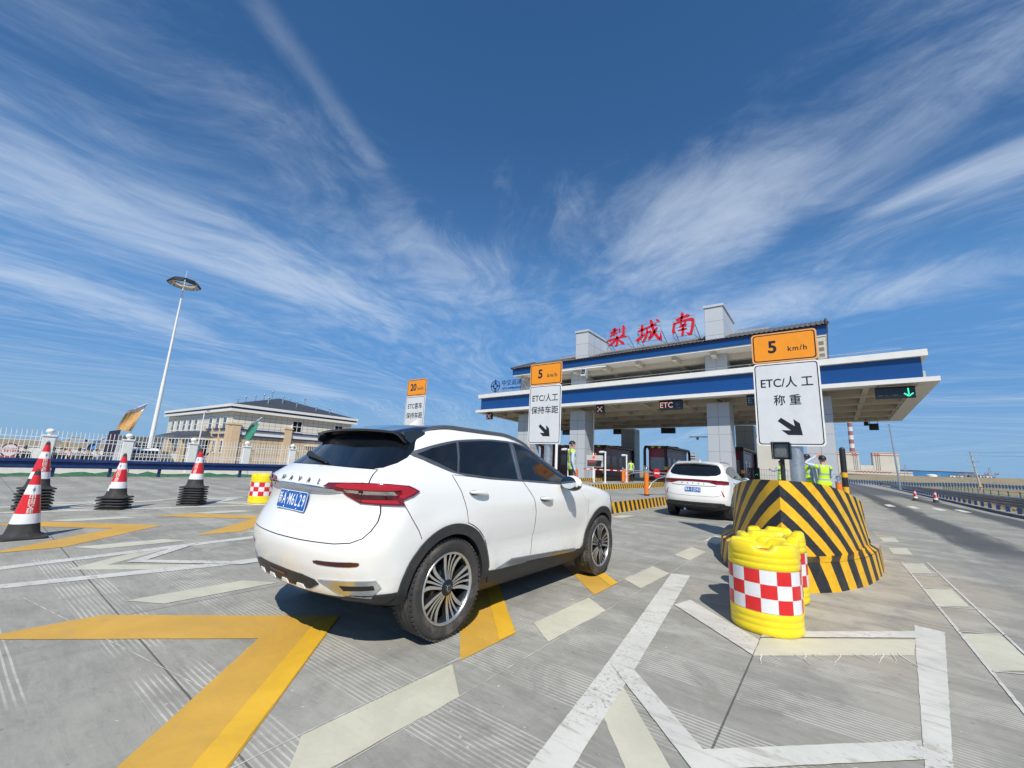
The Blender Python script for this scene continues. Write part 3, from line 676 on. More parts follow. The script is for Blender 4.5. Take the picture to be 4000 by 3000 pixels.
def wheel(parent, x, sg, s_out, name='wheel', R0=.368, kind=0):
    """wheel thing-part: Empty-free: tyre mesh is the wheel part's child; axis along Y"""
    # local frame: +z = outboard
    M = Matrix.Translation((x, -sg * s_out, R0)) @ Matrix(((1, 0, 0, 0), (0, 0, -sg, 0), (0, 1, 0, 0), (0, 0, 0, 1)))
    hub = MB(); r = .262
    hub.lathe([(r + .004, -.20), (r - .012, -.19), (r - .03, -.10), (r - .028, -.035), (r - .012, -.014), (r - .004, -.006), (r + .004, -.008)], 64, 1, M, (False, False))
    hub.lathe([(r + .005, -.012), (r + .002, -.002), (r - .006, .001), (r - .014, -.006), (r - .018, -.016)], 64, 0, M, (False, False))
    hub.lathe([(.075, -.075), (.072, -.03), (.058, -.014), (0.0, -.012)], 28, 1, M, (False, False))
    ro = hub.build(name, [M_rim, M_rimdark], parent)
    sp = MB(); n = 5
    for k in range(n):
        a0 = 2 * math.pi * k / n + .16
        for sgn in (-1, 1):
            for br in (0, 1):            # each arm forks into a slim inner and a broader outer machined blade
                e1 = sgn * (.115 if br == 0 else .37); e0 = sgn * (.13 if br == 0 else .40)
                ang = lambda t: a0 + e0 + (e1 - e0) * t + sgn * (-.035 if br == 0 else -.07) * math.sin(math.pi * t)
                rows = []
                for t in [i / 8 for i in range(9)]:
                    rad = .048 + (r - .011 - .048) * t; hw = (.0055 + .0035 * t) if br == 0 else (.0062 + .0085 * t + .002 * math.sin(math.pi * t)); zz = -.014 - .022 * math.sin(math.pi * t * .9) + .009 * t
                    a = ang(t); c = Vector((rad * math.cos(a), rad * math.sin(a), zz)); a2 = ang(min(1, t + .02)) ; tn = Vector((-math.sin(a), math.cos(a), 0)); rows.append((c, tn, hw))
                top = [[c - tn * hw, c + tn * hw] for c, tn, hw in rows]; bot = [[c - tn * hw * 1.5 - Vector((0, 0, .034)), c + tn * hw * 1.5 - Vector((0, 0, .034))] for c, tn, hw in rows]
                for i in range(8):
                    q = [M @ p for p in [top[i][0], top[i + 1][0], top[i + 1][1], top[i][1], bot[i][0], bot[i + 1][0], bot[i + 1][1], bot[i][1]]]
                    sp.add(q, [(0, 1, 2, 3)], 0); sp.add(q, [(0, 4, 5, 1), (2, 6, 7, 3)], 1)
    sp.build('spokes', [M_rim, M_rimdark], ro)
    cap = MB(); cap.lathe([(.036, -.012), (.034, -.003), (.024, .001), (0, .002)], 24, 0, M, (False, False))
    cap.lathe([(.022, .0005), (.021, .004), (.019, .004)], 24, 1, M, (False, False)); cap.build('hub_cap', [M_blackgloss, M_chrome], ro)
    bd = MB(); bd.lathe([(.0, -.125), (.155, -.125), (.158, -.13), (.158, -.145), (0, -.145)], 40, 0, M)
    bd.box((-.115, .075, -.12), (.06, .13, .05), 1, M); bd.build('brake_disc', [M_disc, M_rimdark], ro)
    ty = MB(); w = .225
    prof = [(r + .003, -w + .01), (r + .03, -w - .004), (R0 - .045, -w - .008), (R0 - .014, -w + .006), (R0 - .003, -w + .03)]
    for i in range(4):
        c = -w + .045 + i * (w - .09) / 3; prof += [(R0, c - .014), (R0, c - .004), (R0 - .008, c - .003), (R0 - .008, c + .003), (R0, c + .004), (R0, c + .014)]
    prof += [(R0 - .003, -.03), (R0 - .014, -.006), (R0 - .03, .005), (R0 - .045, .009), (R0 - .048, .0075), (R0 - .06, .0085), (r + .035, .006), (r + .016, .001), (r + .004, -.006)]
    ty.lathe(prof, 72, 0, M, (False, False))
    for i in range(60):            # shoulder tread blocks
        a = 2 * math.pi * i / 60; ca_, sa_ = math.cos(a), math.sin(a)
        for z0, z1 in ((-.028, -.004), (-w + .004, -w + .028)):
            B = M @ Matrix(((ca_, -sa_, 0, 0), (sa_, ca_, 0, 0), (0, 0, 1, 0), (0, 0, 0, 1)))
            ty.box((R0 - .006, 0, (z0 + z1) / 2), (.013, .023, z1 - z0), 0, B)
    ty.build('tyre', [M_tyre], ro)
    return ro

def make_body(rings, arches, parent, arch_r=.425):
    sh = Shell(rings); mb = MB()
    n = len(rings[0])
    o = sh.mb.build('body', [M_carpaint, M_under, M_clad], None)
    me = o.data
    for p in me.polygons:
        if p.center.z < .40: p.material_index = 2
    cut = []
    for ax, az in arches:
        for sg in (1, -1):
            c = MB(); c.cyl((ax, -sg * .52, az), (ax, -sg * 1.2, az), arch_r, n=56)
            co = c.build('cutter', [M_under, M_under, M_under]); 
            for p in co.data.polygons: p.material_index = 1
            md = o.modifiers.new('b', 'BOOLEAN'); md.operation = 'DIFFERENCE'; md.object = co; md.solver = 'EXACT'; cut.append(co)
            try: md.material_mode = 'INDEX'
            except Exception: pass
    dg = bpy.context.evaluated_depsgraph_get(); dg.update()
    nm = bpy.data.meshes.new_from_object(o.evaluated_get(dg)); nm.name = 'body'
    o.modifiers.clear(); o.data = nm
    for c in cut: bpy.data.objects.remove(c)
    nm.polygons.foreach_set('use_smooth', [True] * len(nm.polygons)); nm.set_sharp_from_angle(angle=R(40))
    o.parent = parent
    return sh, o

def arc(cx, cz, r, a0, a1, n=30): return [(cx + r * math.cos(R(a0 + (a1 - a0) * k / n)), cz + r * math.sin(R(a0 + (a1 - a0) * k / n))) for k in range(n + 1)]
def mir(poly): return poly + [(-a, b) for a, b in poly[::-1]]

DLO = [(.565, 1.372), (.80, 1.295), (1.02, 1.228), (1.43, 1.193), (1.855, 1.172), (2.4, 1.148), (2.86, 1.128), (2.96, 1.14), (2.95, 1.21), (2.87, 1.285), (2.66, 1.392), (2.41, 1.485), (2.2, 1.535), (1.96, 1.564), (1.55, 1.560), (1.155, 1.524), (.95, 1.486), (.785, 1.447), (.66, 1.405)]
GLASS = [('quarter_window', [(.655, 1.374), (.85, 1.312), (1.025, 1.247), (1.075, 1.37), (1.105, 1.497), (.95, 1.463), (.80, 1.428)]),
         ('rear_door_window', [(1.05, 1.243), (1.43, 1.209), (1.845, 1.188), (1.865, 1.36), (1.885, 1.545), (1.55, 1.540), (1.135, 1.503), (1.10, 1.37)]),
         ('front_door_window', [(1.925, 1.187), (2.4, 1.165), (2.80, 1.146), (2.835, 1.19), (2.82, 1.275), (2.63, 1.378), (2.40, 1.466), (2.2, 1.515), (1.97, 1.545), (1.945, 1.36)])]
REAR_DOOR = [(.965, 1.222), (1.035, 1.105), (1.075, 1.01), (1.10, .935)] + arc(.965, .37, .50, 73, 4.5, 14) + [(1.60, .408), (2.065, .425), (2.095, .47), (2.115, .56), (2.112, .875), (2.07, 1.01), (1.925, 1.166), (1.43, 1.187), (1.2, 1.206)]
FRONT_DOOR = [(1.937, 1.166), (2.082, 1.01), (2.124, .875), (2.127, .56), (2.107, .47), (2.078, .425), (3.16, .388)] + [(3.20, .47), (3.255, .62), (3.27, .75), (3.25, .86), (3.215, .94), (3.13, 1.04), (3.06, 1.095), (2.86, 1.122), (2.4, 1.142)]

def door(sh, parent, poly, sg, handle):
    g = MB(); sh.strip(g, poly, .010, 'side', sg, .0012, 0, True)
    m = MB(); sh.decal(m, poly, 'side', sg, .0035, .055)
    sh.strip(m, poly, .012, 'side', sg, .0010, 1, True)
    d = m.build('door', [M_carpaint, M_gap], parent)
    hx, hz, hl = handle; h = MB()
    c, n = sh.hit((hx, -3 * sg, hz), (0, sg, 0)); 
    Mx = frame(c + n * .004, (1, 0, -.12), (.12 * 0, 0, 1) ) if sg > 0 else frame(c + n * .004, (-1, 0, .12), (0, 0, 1))
    # dished cup and lozenge grip
    h.prism([(hl * .46 * math.cos(t) + (-.01), .026 * math.sin(t) - .006) for t in [2 * math.pi * i / 20 for i in range(20)]], Mx, -.002, .002, 1)
    pts = []
    for i in range(13):
        t = i / 12 * 2 - 1; pts.append(Mx @ Vector((t * hl / 2, .008 * (1 - t * t) - .003, .010 + .022 * (1 - t * t * t * t))))
    h.tube(pts, [.008 + .010 * (1 - (i / 6 - 1) ** 2) for i in range(13)], 10, 0)
    h.build('handle', [M_carpaint, M_trim], d)
    return d

def side_set(sh, root, arches, glossy_trim, chrome_sill=True, front_glass=True, arch_in=.402, arch_out=.482):
    for sg in (1, -1):
        door(sh, root, REAR_DOOR, sg, (1.245, 1.075, .235)); door(sh, root, FRONT_DOOR, sg, (2.30, .99, .235))
        t = MB(); sh.decal(t, smooth_poly(DLO, 1), 'side', sg, .0045, .06); to = t.build('window_surround', [glossy_trim], root)
        for nm, poly in GLASS:
            w = MB(); sh.decal(w, poly if nm != 'x' else poly, 'side', sg, .0075, .05); w.build(nm, [M_glassdark], root)
        b = MB()                                   # bright strip on the centre pillar
        sh.strip(b, [(1.868, 1.19), (1.885, 1.36), (1.908, 1.548)], .012, 'side', sg, .009); b.build('pillar_strip', [M_chrome], root)
        for ax, az in arches:
            m = MB(); ring = arc(ax, az, arch_out, -8, 188, 44) + arc(ax, az, arch_in, 188, -8, 44)
            sh.decal(m, ring, 'side', sg, .012, .05, 0, True, .06); m.build('wheel_arch_trim', [M_clad], root)
        m = MB(); sh.decal(m, [(1.43, .40), (1.452, .415), (1.60, .405), (2.06, .404), (3.10, .372), (3.22, .385), (3.235, .33), (3.16, .275), (1.50, .30)], 'side', sg, .010, .06, 0, True, .02); m.build('rocker_panel', [M_clad], root)
        if chrome_sill:
            m = MB(); sh.decal(m, [(1.56, .412), (1.66, .437), (1.79, .470), (2.5, .437), (3.02, .408), (3.07, .388), (3.0, .378), (2.06, .414), (1.98, .406)], 'side', sg, .018, .05, 0, True, .02); m.build('sill_trim', [mat('bright_sill', (.30, .32, .35), .16, .95, var=.1)], root)

def mirror_unit(sh, root, sg):
    m = MB(); c = Vector((2.66, -sg * 1.015, 1.165))
    prof = []
    for k in range(9):
        t = k / 8; a = math.sin(math.pi * (.06 + .88 * t)) ** .5
        x = c.x - .055 + .15 * t; prof.append([Vector((x, c.y + .115 * a * math.cos(w) ** 1 * (1 if True else 1) - sg * .015 * t, c.z + (.085 * a) * math.sin(w) - .02 * t)) for w in [2 * math.pi * i / 20 for i in range(20)]])
    m.rings(prof, 0)
    o = m.build('wing_mirror', [M_carpaint, M_blackgloss], root)
    for p in o.data.polygons:
        if p.center.z < c.z - .035 or p.center.x < c.x - .035: p.material_index = 1
    a = MB(); a.box((2.70, -sg * .905, 1.135), (.10, .09, .035), 0, None, .012); a.build('mirror_arm', [M_blackgloss], o)
    g = MB(); g.prism([(.095 * math.cos(t), .066 * math.sin(t)) for t in [2 * math.pi * i / 24 for i in range(24)]], frame((c.x - .058, c.y, c.z), (0, -1, 0), (0, 0, 1)), 0, .003, 0)
    g.build('mirror_glass', [mat('mirror_glass', (.75, .78, .8), .03, 1.0, var=.02)], o)

def plate(root, x, z, tilt, txt, name='number_plate'):
    M = frame((x, 0, z), (0, -1, 0), (math.sin(tilt), 0, math.cos(tilt)))
    m = MB(); m.prism(rrect(.44, .14, .012), M, -.006, .0, 0); m.prism(rrect(.44, .14, .012), M, 0.0002, .0012, 1); m.prism(rrect(.430, .130, .010), M, .0012, .0018, 0)
    o = m.build(name, [M_plate, M_platew], root)
    t = MB(); 
    xs = [-.178, -.118, -.074, -.030, .024, .076, .128, .180]
    for ch, xx in zip(txt, xs):
        t.text(ch, M @ Matrix.Translation((xx, 0, .0022)), .122 if ch != '新' else .095, .0004, 0, bold=.012 if ch != '新' else .006, sx=.62 if ch not in '新·' else .56)
    t.build('plate_lettering', [M_platew], o)
    for a in (-.10, .10):
        for b in (-.058, .058): s = MB(); s.lathe([(.0085, 0), (.007, .004), (0, .005)], 10, 0, M @ Matrix.Translation((a, b, .0015)), (False, False)); s.build('plate_screw', [M_chrome], o)

LV1 = [(.20, .60, 4.15, .72, .4, 2.6, .6, 2.6), (.28, .42, 4.38, .81, .46, 2.38, .7, 2.6), (.345, .26, 4.47, .852, .46, 2.38, .8, 2.6), (.385, .125, 4.52, .868, .46, 2.38, .85, 2.6), (.42, .095, 4.54, .880, .46, 2.38, .85, 2.6),
       (.50, .070, 4.57, .890, .46, 2.38, .9, 2.6), (.60, .035, 4.59, .900, .46, 2.38, .9, 2.6), (.70, .020, 4.60, .910, .46, 2.38, .9, 2.6), (.775, .040, 4.60, .916, .46, 2.38, .9, 2.6), (.86, .080, 4.585, .920, .46, 2.38, .88, 2.6),
       (.93, .110, 4.53, .919, .46, 2.38, .85, 2.7), (1.00, .124, 4.38, .913, .46, 2.38, .78, 3.0), (1.04, .124, 4.18, .907, .46, 2.38, .72, 3.3), (1.08, .118, 3.94, .900, .46, 2.38, .68, 3.5), (1.12, .122, 3.66, .889, .40, 2.8, .66, 3.3),
       (1.16, .165, 3.38, .876, .39, 2.8, .62, 3.0), (1.20, .225, 3.25, .860, .38, 2.9, .60, 2.8), (1.25, .310, 3.12, .836, .36, 3.0, .58, 2.7), (1.33, .415, 2.94, .800, .34, 3.0, .56, 2.7), (1.42, .515, 2.74, .757, .32, 3.0, .54, 2.7),
       (1.50, .600, 2.56, .720, .30, 3.0, .52, 2.7), (1.56, .680, 2.41, .684, .30, 2.9, .5, 2.6), (1.60, .780, 2.29, .648, .32, 2.6, .48, 2.5), (1.63, .900, 2.17, .598, .34, 2.4, .46, 2.4), (1.655, 1.08, 2.03, .515, .36, 2.2, .42, 2.2), (1.672, 1.30, 1.89, .36, .25, 2.1, .28, 2.1), (1.68, 1.50, 1.75, .15, .1, 2, .12, 2)]

def build_suv_front(name='suv'):
    root = thing('parked_suv', 'white SUV seen close up from behind at the head of the yellow chevron lane', 'car')
    arches = [(.965, .37), (3.69, .37)]
    sh, body = make_body(body_mesh(LV1, arches), arches, root)
    side_set(sh, root, arches, M_trim)
    # tailgate, rear screen
    TG = mir([(0, .742), (.35, .746), (.62, .752), (.72, .765), (.775, .795), (.80, .84), (.812, .90), (.808, .96), (.795, 1.02), (.765, 1.08), (.725, 1.15), (.675, 1.21), (.655, 1.243), (0, 1.250)])
    m = MB(); sh.decal(m, TG, 'rear', 1, .0035, .05); sh.strip(m, TG, .013, 'rear', 1, .001, 1, True); gate = m.build('tailgate', [M_carpaint, M_gap], root)
    m = MB(); RG = mir([(0, 1.252), (.60, 1.247), (.675, 1.262), (.722, 1.30), (.735, 1.345), (.715, 1.41), (.675, 1.47), (.64, 1.535), (0, 1.56)])
    sh.decal(m, RG, 'rear', 1, .006, .05); m.build('rear_window', [M_glassdark], gate)
    # roof: dark panoramic panel and rails
    m = MB(); sh.decal(m, smooth_poly([(.74, -.60), (.74, .60), (1.2, .63), (1.9, .61), (2.3, .52), (2.42, .3), (2.45, 0), (2.42, -.3), (2.3, -.52), (1.9, -.61), (1.2, -.63)], 2), 'top', 1, .006, .07); m.build('roof_panel', [M_blackgloss], root)
    for sg in (1, -1):
        m = MB(); pts = []
        for i in range(15):
            x = .80 + 1.62 * i / 14; s = .635 - .02 * ((x - 1.6) / .8) ** 2; p, n = sh.hit((x, -sg * s, 4), (0, 0, -1)); pts.append(p + Vector((0, 0, .022 if 0 < i < 14 else .003)))
        m.tube(pts, [.010] + [.016] * 13 + [.010], 8); m.build('roof_rail', [M_trim], root)
    # spoiler
    m = MB(); rg = []
    for i in range(27):
        s = -.655 + 1.31 * i / 26; e = abs(s) / .655; drop = .055 * max(0, (e - .82) / .18) ** 2; xt = .505 + .075 * e ** 2.2
        p, n = sh.hit((1.02, -s * .9, 4), (0, 0, -1)); zt = p.z + .012 if p else 1.63
        z1 = 1.572 - .03 * e * e - drop
        rg.append([Vector((1.02, -s * .9, zt - .006)), Vector((.80, -s * .96, (zt + z1) / 2 + .014 - drop * .4)), Vector((.62, -s, z1 + .014)), Vector((xt, -s, z1)), Vector((xt + .004, -s, z1 - .018)), Vector((xt + .05, -s, z1 - .030)), Vector((.70, -s * .985, z1 - .04 - drop)), Vector((.95, -s * .9, z1 - .03))])
    m.rings(rg, 0); sp = m.build('spoiler', [M_blackgloss], root, auto=40)
    for sg in (1, -1):
        m = MB(); M = frame((.0, -sg * .652, 0), (1, 0, 0), (0, .12 * sg, 1))
        pr = [(.575, 1.545), (.60, 1.49), (.66, 1.455), (.74, 1.49), (.80, 1.56), (.70, 1.57)]
        m.prism(pr, Matrix.Translation((0, -sg * .655, 0)) @ Matrix(((1, 0, 0, 0), (0, 0, -sg, 0), (0, 1, 0, 0), (0, 0, 0, 1))), -.03, .008, 0); m.build('spoiler_end', [M_blackgloss], sp)
    m = MB(); m.rings([[Vector((1.15 + l * (1 - t * .75) + .10 * t, w * (1 - t) * .8, 1.665 + .075 * t)) for l, w in ((0, 0), (.04, .022), (.13, .022), (.19, 0), (.13, -.022), (.04, -.022))] for t in (0, .3, .6, .85, 1.0)], 0); m.build('roof_aerial', [M_carpaint], root, auto=50)
    # wiper
    m = MB(); a, n = sh.hit((-3, .42, 1.275), (1, 0, 0)); pts = [sh.hit((-3, .42 - .50 * t, 1.325 - .06 * t), (1, 0, 0))[0] + Vector((-.022, 0, .012)) for t in [i / 8 for i in range(9)]]
    m.tube(pts, [.022, .024, .02, .017, .015, .013, .011, .010, .008], 8); m.ball(pts[0], .028, 10); m.build('rear_wiper', [M_black], gate)
    # lamps
    for sg in (1, -1):
        L = [(.363, 1.114), (.40, 1.133), (.53, 1.142), (.665, 1.148), (.85, 1.150), (.969, 1.143), (1.01, 1.125), (1.048, 1.103), (1.01, 1.072), (.945, 1.042), (.965, 1.006), (.80, 1.009), (.665, 1.014), (.60, 1.04), (.523, 1.080), (.44, 1.104)]
        m = MB(); sh.decal(m, L, 'diag', sg, .012, .04, 0, True, .02); lo = m.build('tail_lamp', [M_red1], root)
        m = MB(); sh.decal(m, [(.46, 1.122), (.54, 1.136), (.85, 1.144), (.96, 1.137), (1.03, 1.103), (.95, 1.055), (.915, 1.062), (.93, 1.113), (.54, 1.111)], 'diag', sg, .0145, .04, 0, False); m.build('lamp_band', [M_red2], lo)
        m = MB(); sh.decal(m, [(.535, 1.106), (.645, 1.107), (.645, 1.082), (.57, 1.082)], 'diag', sg, .0148, .04, 0, False); sh.decal(m, [(.68, 1.108), (.88, 1.109), (.905, 1.086), (.68, 1.083)], 'diag', sg, .0148, .04, 0, False); m.build('indicator', [M_lampwhite], lo)
        m = MB(); sh.decal(m, [(.60, 1.074), (.88, 1.077), (.875, 1.05), (.63, 1.046)], 'diag', sg, .0146, .04, 0, False); m.build('lamp_recess', [M_reddk], lo)
        m = MB(); sh.decal(m, [(.64, 1.040), (.90, 1.044), (.925, 1.020), (.68, 1.022)], 'diag', sg, .0146, .04, 0, False); m.build('brake_light', [M_red2], lo)
        m = MB(); sh.strip(m, [(.665, 1.148), (.667, 1.08), (.665, 1.014)], .006, 'diag', sg, .016); m.build('lamp_gap', [M_gap], lo)
        # bumper seam from the lamp down to the arch
        m = MB(); sh.strip(m, [(.475, 1.004), (.53, .92), (.60, .83), (.635, .765)], .006, 'side', sg, .0012); m.build('bumper_seam', [M_gap], root)
        m = MB(); sh.decal(m, [(sg * a, b) for a, b in smooth_poly([(.46, .630), (.62, .634), (.775, .645), (.785, .628), (.76, .612), (.62, .604), (.475, .606)], 1)], 'rear', 1, .004, .05); m.build('reflector', [M_reddk], root)
        m = MB(); sh.decal(m, [(sg * a, b) for a, b in [(.485, .503), (.60, .512), (.835, .524), (.845, .478), (.795, .405), (.655, .424)]], 'rear', 1, .010, .04, 0, True, .02); eo = m.build('exhaust_trim', [mat('satin_chrome', (.55, .58, .62), .22, .95, var=.12)], root)
        m = MB(); sh.decal(m, [(sg * a, b) for a, b in [(.645, .482), (.82, .490), (.822, .462), (.67, .452)]], 'rear', 1, .012, .04, 0, False); m.build('exhaust_opening', [M_gap], eo)
        # black lower rear corner and front corner
        m = MB(); sh.decal(m, [(.60, .392), (.66, .425), (.80, .425), (.95, .43), (1.02, .43), (1.03, .31), (.90, .295), (.78, .31), (.68, .35)], 'diag', sg, .010, .05, 0, True, .02); m.build('bumper_corner', [M_clad], root)
        mirror_unit(sh, root, sg)
        m = MB(); sh.decal(m, smooth_poly([(4.02, .905), (4.10, .965), (4.25, .955), (4.38, .90), (4.40, .84), (4.25, .835), (4.1, .86)], 1), 'side', sg, .006, .04); m.build('headlight', [M_glassdark], root)
        m = MB(); sh.strip(m, [(3.27, .75), (3.3, .86), (3.30, .95)], .005, 'side', sg, .001); m.build('fender_seam', [M_gap], root)
    m = MB(); sh.decal(m, mir([(0, .515), (.33, .512), (.45, .494), (.485, .468), (.40, .425), (0, .418)]), 'rear', 1, .006, .05); df = m.build('diffuser', [M_black], root)
    for c in (-.30, -.10, .10, .30): m = MB(); sh.decal(m, [(c - .05, .420), (c - .032, .446), (c + .032, .446), (c + .05, .420)], 'rear', 1, .012, .04, 0, True, .012); m.build('diffuser_tooth', [M_carpaint], df)
    m = MB(); sh.decal(m, [(-.12, .487), (.12, .487), (.12, .472), (-.12, .472)], 'rear', 1, .010, .05); m.build('fog_light', [M_reddk], df)
    # bright bar, badge lettering, plate
    m = MB(); rg = []
    for i in range(25):
        s = -.60 + 1.20 * i / 24; e = abs(s) / .60; p, n = sh.hit((-3, -s, 1.088), (1, 0, 0)); h = .022 * (1 - .55 * e ** 4); o = .022 * (1 - .7 * e ** 3)
        c = p + Vector((-.002, 0, 0)); rg.append([c + Vector((0, 0, h)), c + Vector((-o, 0, h * .5)), c + Vector((-o, 0, -h * .6)), c + Vector((0, 0, -h))])
    m.rings(rg, 0); m.build('tailgate_bar', [M_chrome], gate, auto=30)
    for ch, s in zip('HAVAL', (-.262, -.125, .015, .155, .295)):
        p, n = sh.hit((-3, -s, 1.135), (1, 0, 0)); m = MB(); m.text3(ch, frame(p + n * .004, (0, -1, 0), (.35, 0, 1)), .060, .005, 0, bold=.012, sx=1.1); m.build('badge_letter', [M_trim], gate)
    plate(gate, .100, .983, .15, '新A·M6L29')
    # number plate shelf shadow gap
    # grille
    m = MB(); sh.decal(m, mir([(0, .60), (.42, .62), (.55, .72), (.50, .82), (0, .84)]), 'front', 1, .006, .06); m.build('grille', [M_black], root)
    m = MB(); sh.decal(m, mir([(0, 1.15), (.60, 1.15), (.62, 1.20), (.56, 1.45), (.50, 1.53), (0, 1.57)]), 'front', 1, .005, .06); m.build('windscreen', [M_glassdark], root)
    for ax, az in arches:
        for sg in (1, -1): wheel(root, ax, sg, .902)
    return root
suv1 = build_suv_front()
suv1.location = (-3.326, 1.511, 0); suv1.rotation_euler.z = math.pi / 2
# ------------------------------------------------------------------ toll gantry (the plaza falls a little towards the road edge, so the canopy runs slightly off level)
def GZ(x, y): return .0188 * (x + 12) - .026 * (y - 33)
M_cream = mat('cream_render', (.55, .505, .42), .8, var=.08, vscale=1.2, bump=.05, dirt=.12, dcol=(.42, .38, .31))
M_band = mat('white_fascia_band', (.74, .73, .69), .55, var=.05, vscale=2, dirt=.10, dcol=(.50, .47, .42))
M_blue = mat('blue_fascia_panel', (.006, .060, .225), .30, var=.035, vscale=.5, coat=.3, spec=.5)
M_tile = mat('grey_roof_tile', (.085, .085, .088), .65, var=.3, vscale=9, bump=.2)
M_pier = mat('pale_grey_cladding', (.50, .53, .56), .35, .0, var=.06, vscale=1.0, spec=.5, coat=.15)
def panel_mat(name, col, pw, ph, gap=.012):
    m = bpy.data.materials.new(name); m.use_nodes = True; T = NT(m.node_tree); b = T.n['Principled BSDF']
    tc = T.new('ShaderNodeTexCoord'); x, y, _ = T.xyz(tc.outputs['UV'])
    fx = T.math('FRACT', T.math('DIVIDE', x, pw)); fy = T.math('FRACT', T.math('DIVIDE', y, ph))
    gx = T.ss(T.math('ABSOLUTE', T.math('SUBTRACT', fx, .5)), .5 - gap / pw, .5 - gap / pw * .4); gy = T.ss(T.math('ABSOLUTE', T.math('SUBTRACT', fy, .5)), .5 - gap / ph, .5 - gap / ph * .4)
    g = T.math('MAXIMUM', gx, gy)
    wn = T.new('ShaderNodeTexWhiteNoise', noise_dimensions='2D'); T.put(wn.inputs[0], T.comb(T.math('FLOOR', T.math('DIVIDE', x, pw)), T.math('FLOOR', T.math('DIVIDE', y, ph)), 0.0))
    n = T.noise(tc.outputs['Object'], 1.3, 5, .6)
    k = T.math('ADD', T.math('MULTIPLY', wn.outputs[0], .10), T.math('MULTIPLY', n, .14))
    c = T.mix(k, tuple(q * .92 for q in col), tuple(q * 1.25 for q in col)); c = T.mix(g, c, (.05, .055, .06))
    T.put(b.inputs['Base Color'], c); T.put(b.inputs['Roughness'], T.math('ADD', .30, T.math('MULTIPLY', n, .15)))
    bn = T.new('ShaderNodeBump'); bn.inputs['Strength'].default_value = .5; bn.inputs['Distance'].default_value = .01; T.put(bn.inputs['Height'], T.math('SUBTRACT', T.math('MULTIPLY', n, .15), g)); T.l.new(bn.outputs[0], b.inputs['Normal'])
    MATS[name] = m; return m
M_panel = panel_mat('aluminium_column_panel', (.47, .495, .52), .8, 1.297)
gan = thing('toll_gantry', 'long toll plaza canopy with blue fascia on grey panelled columns and tiled upper roof', 'toll gantry', (0, 0, 0))
def sbox(mb, x0, x1, y0, y1, z0, z1, mi=0, sh=True, uvo=None):
    xs = [x0, x1]
    vs = [Vector((a, b, c + (GZ(a, b) if sh else 0))) for c in (z0, z1) for b in (y0, y1) for a in (x0, x1)]
    mb.add(vs, [(0, 2, 3, 1), (4, 5, 7, 6), (0, 1, 5, 4), (2, 6, 7, 3), (0, 4, 6, 2), (1, 3, 7, 5)], mi)
def column(xc, y0, y1, z0, z1, w=1.6, name='column'):
    m = MB(); h = w / 2
    for p0, p1 in (((xc - h, y0), (xc + h, y0)), ((xc + h, y0), (xc + h, y1)), ((xc + h, y1), (xc - h, y1)), ((xc - h, y1), (xc - h, y0))):
        L = math.hypot(p1[0] - p0[0], p1[1] - p0[1]); m.add([(*p0, z0), (*p1, z0), (*p1, z1), (*p0, z1)], [(0, 1, 2, 3)], 0, [(0, z0 - .34), (L, z0 - .34), (L, z1 - .34), (0, z1 - .34)])
    m.add([(xc - h, y0, z1), (xc + h, y0, z1), (xc + h, y1, z1), (xc - h, y1, z1)], [(0, 1, 2, 3)], 0)
    return m.build(name, [M_panel], gan)
COLX = (-24.4, -18.35, -6.42, -.34)
ZB = 6.78; ZT = 8.72
for xc in COLX:
    column(xc, 34.1, 35.7, .33, 6.55 + GZ(xc, 34)); column(xc, 34.12, 35.68, 8.75 + GZ(xc, 34), 10.62 + GZ(xc, 34), 1.56)
    column(xc, 46.3, 47.9, .33, 6.35 + GZ(xc, 46)); 
# main canopy: ring beams, deck, fascia bands
X0, X1, Y0, Y1 = -29.85, 5.39, 32.6, 49.4
m = MB()
for a in ((X0, X1, Y0, Y0 + .5), (X0, X1, Y1 - .5, Y1), (X0, X0 + .5, Y0 + .5, Y1 - .5), (X1 - .85, X1, Y0 + .5, Y1 - .5)): sbox(m, *a, ZB, ZB + .27)
m.build('lower_band', [M_band], gan)
m = MB()
for a in ((X0 + .35, X1 - .62, Y0 + .42, Y0 + .62), (X0 + .35, X1 - .62, Y1 - .62, Y1 - .42), (X0 + .35, X0 + .55, Y0 + .62, Y1 - .62), (X1 - .82, X1 - .62, Y0 + .62, Y1 - .62)): sbox(m, *a, ZB + .27, ZT - .37)
m.build('blue_fascia', [M_blue], gan)
m = MB(); sbox(m, X0 + .10, X1 - .34, Y0 + .16, Y1 - .16, ZT - .37, ZT + .02); m.build('upper_band', [M_band], gan)
m = MB(); sbox(m, X0 + .56, X1 - .80, Y0 + .62, Y1 - .7, ZB + .75, ZB + .9)
yy = [33.15, 36.4, 39.6, 42.8, 46.0, 48.6]
for y in yy: sbox(m, X0 + .5, X1 - .5, y, y + .42, ZB + .02, ZB + .75)
xs = [-28.9, -26.6, -24.55, -21.4, -18.5, -15.5, -12.5, -9.5, -6.6, -3.5, -.5, 2.1, 4.4]
for x in xs:
    for a, b in zip([Y0 + .5] + [y + .42 for y in yy], yy + [Y1 - .5]): 
        if b - a > .05: sbox(m, x, x + .30, a, b, ZB + .10, ZB + .75)
m.build('canopy_beams', [M_cream], gan)
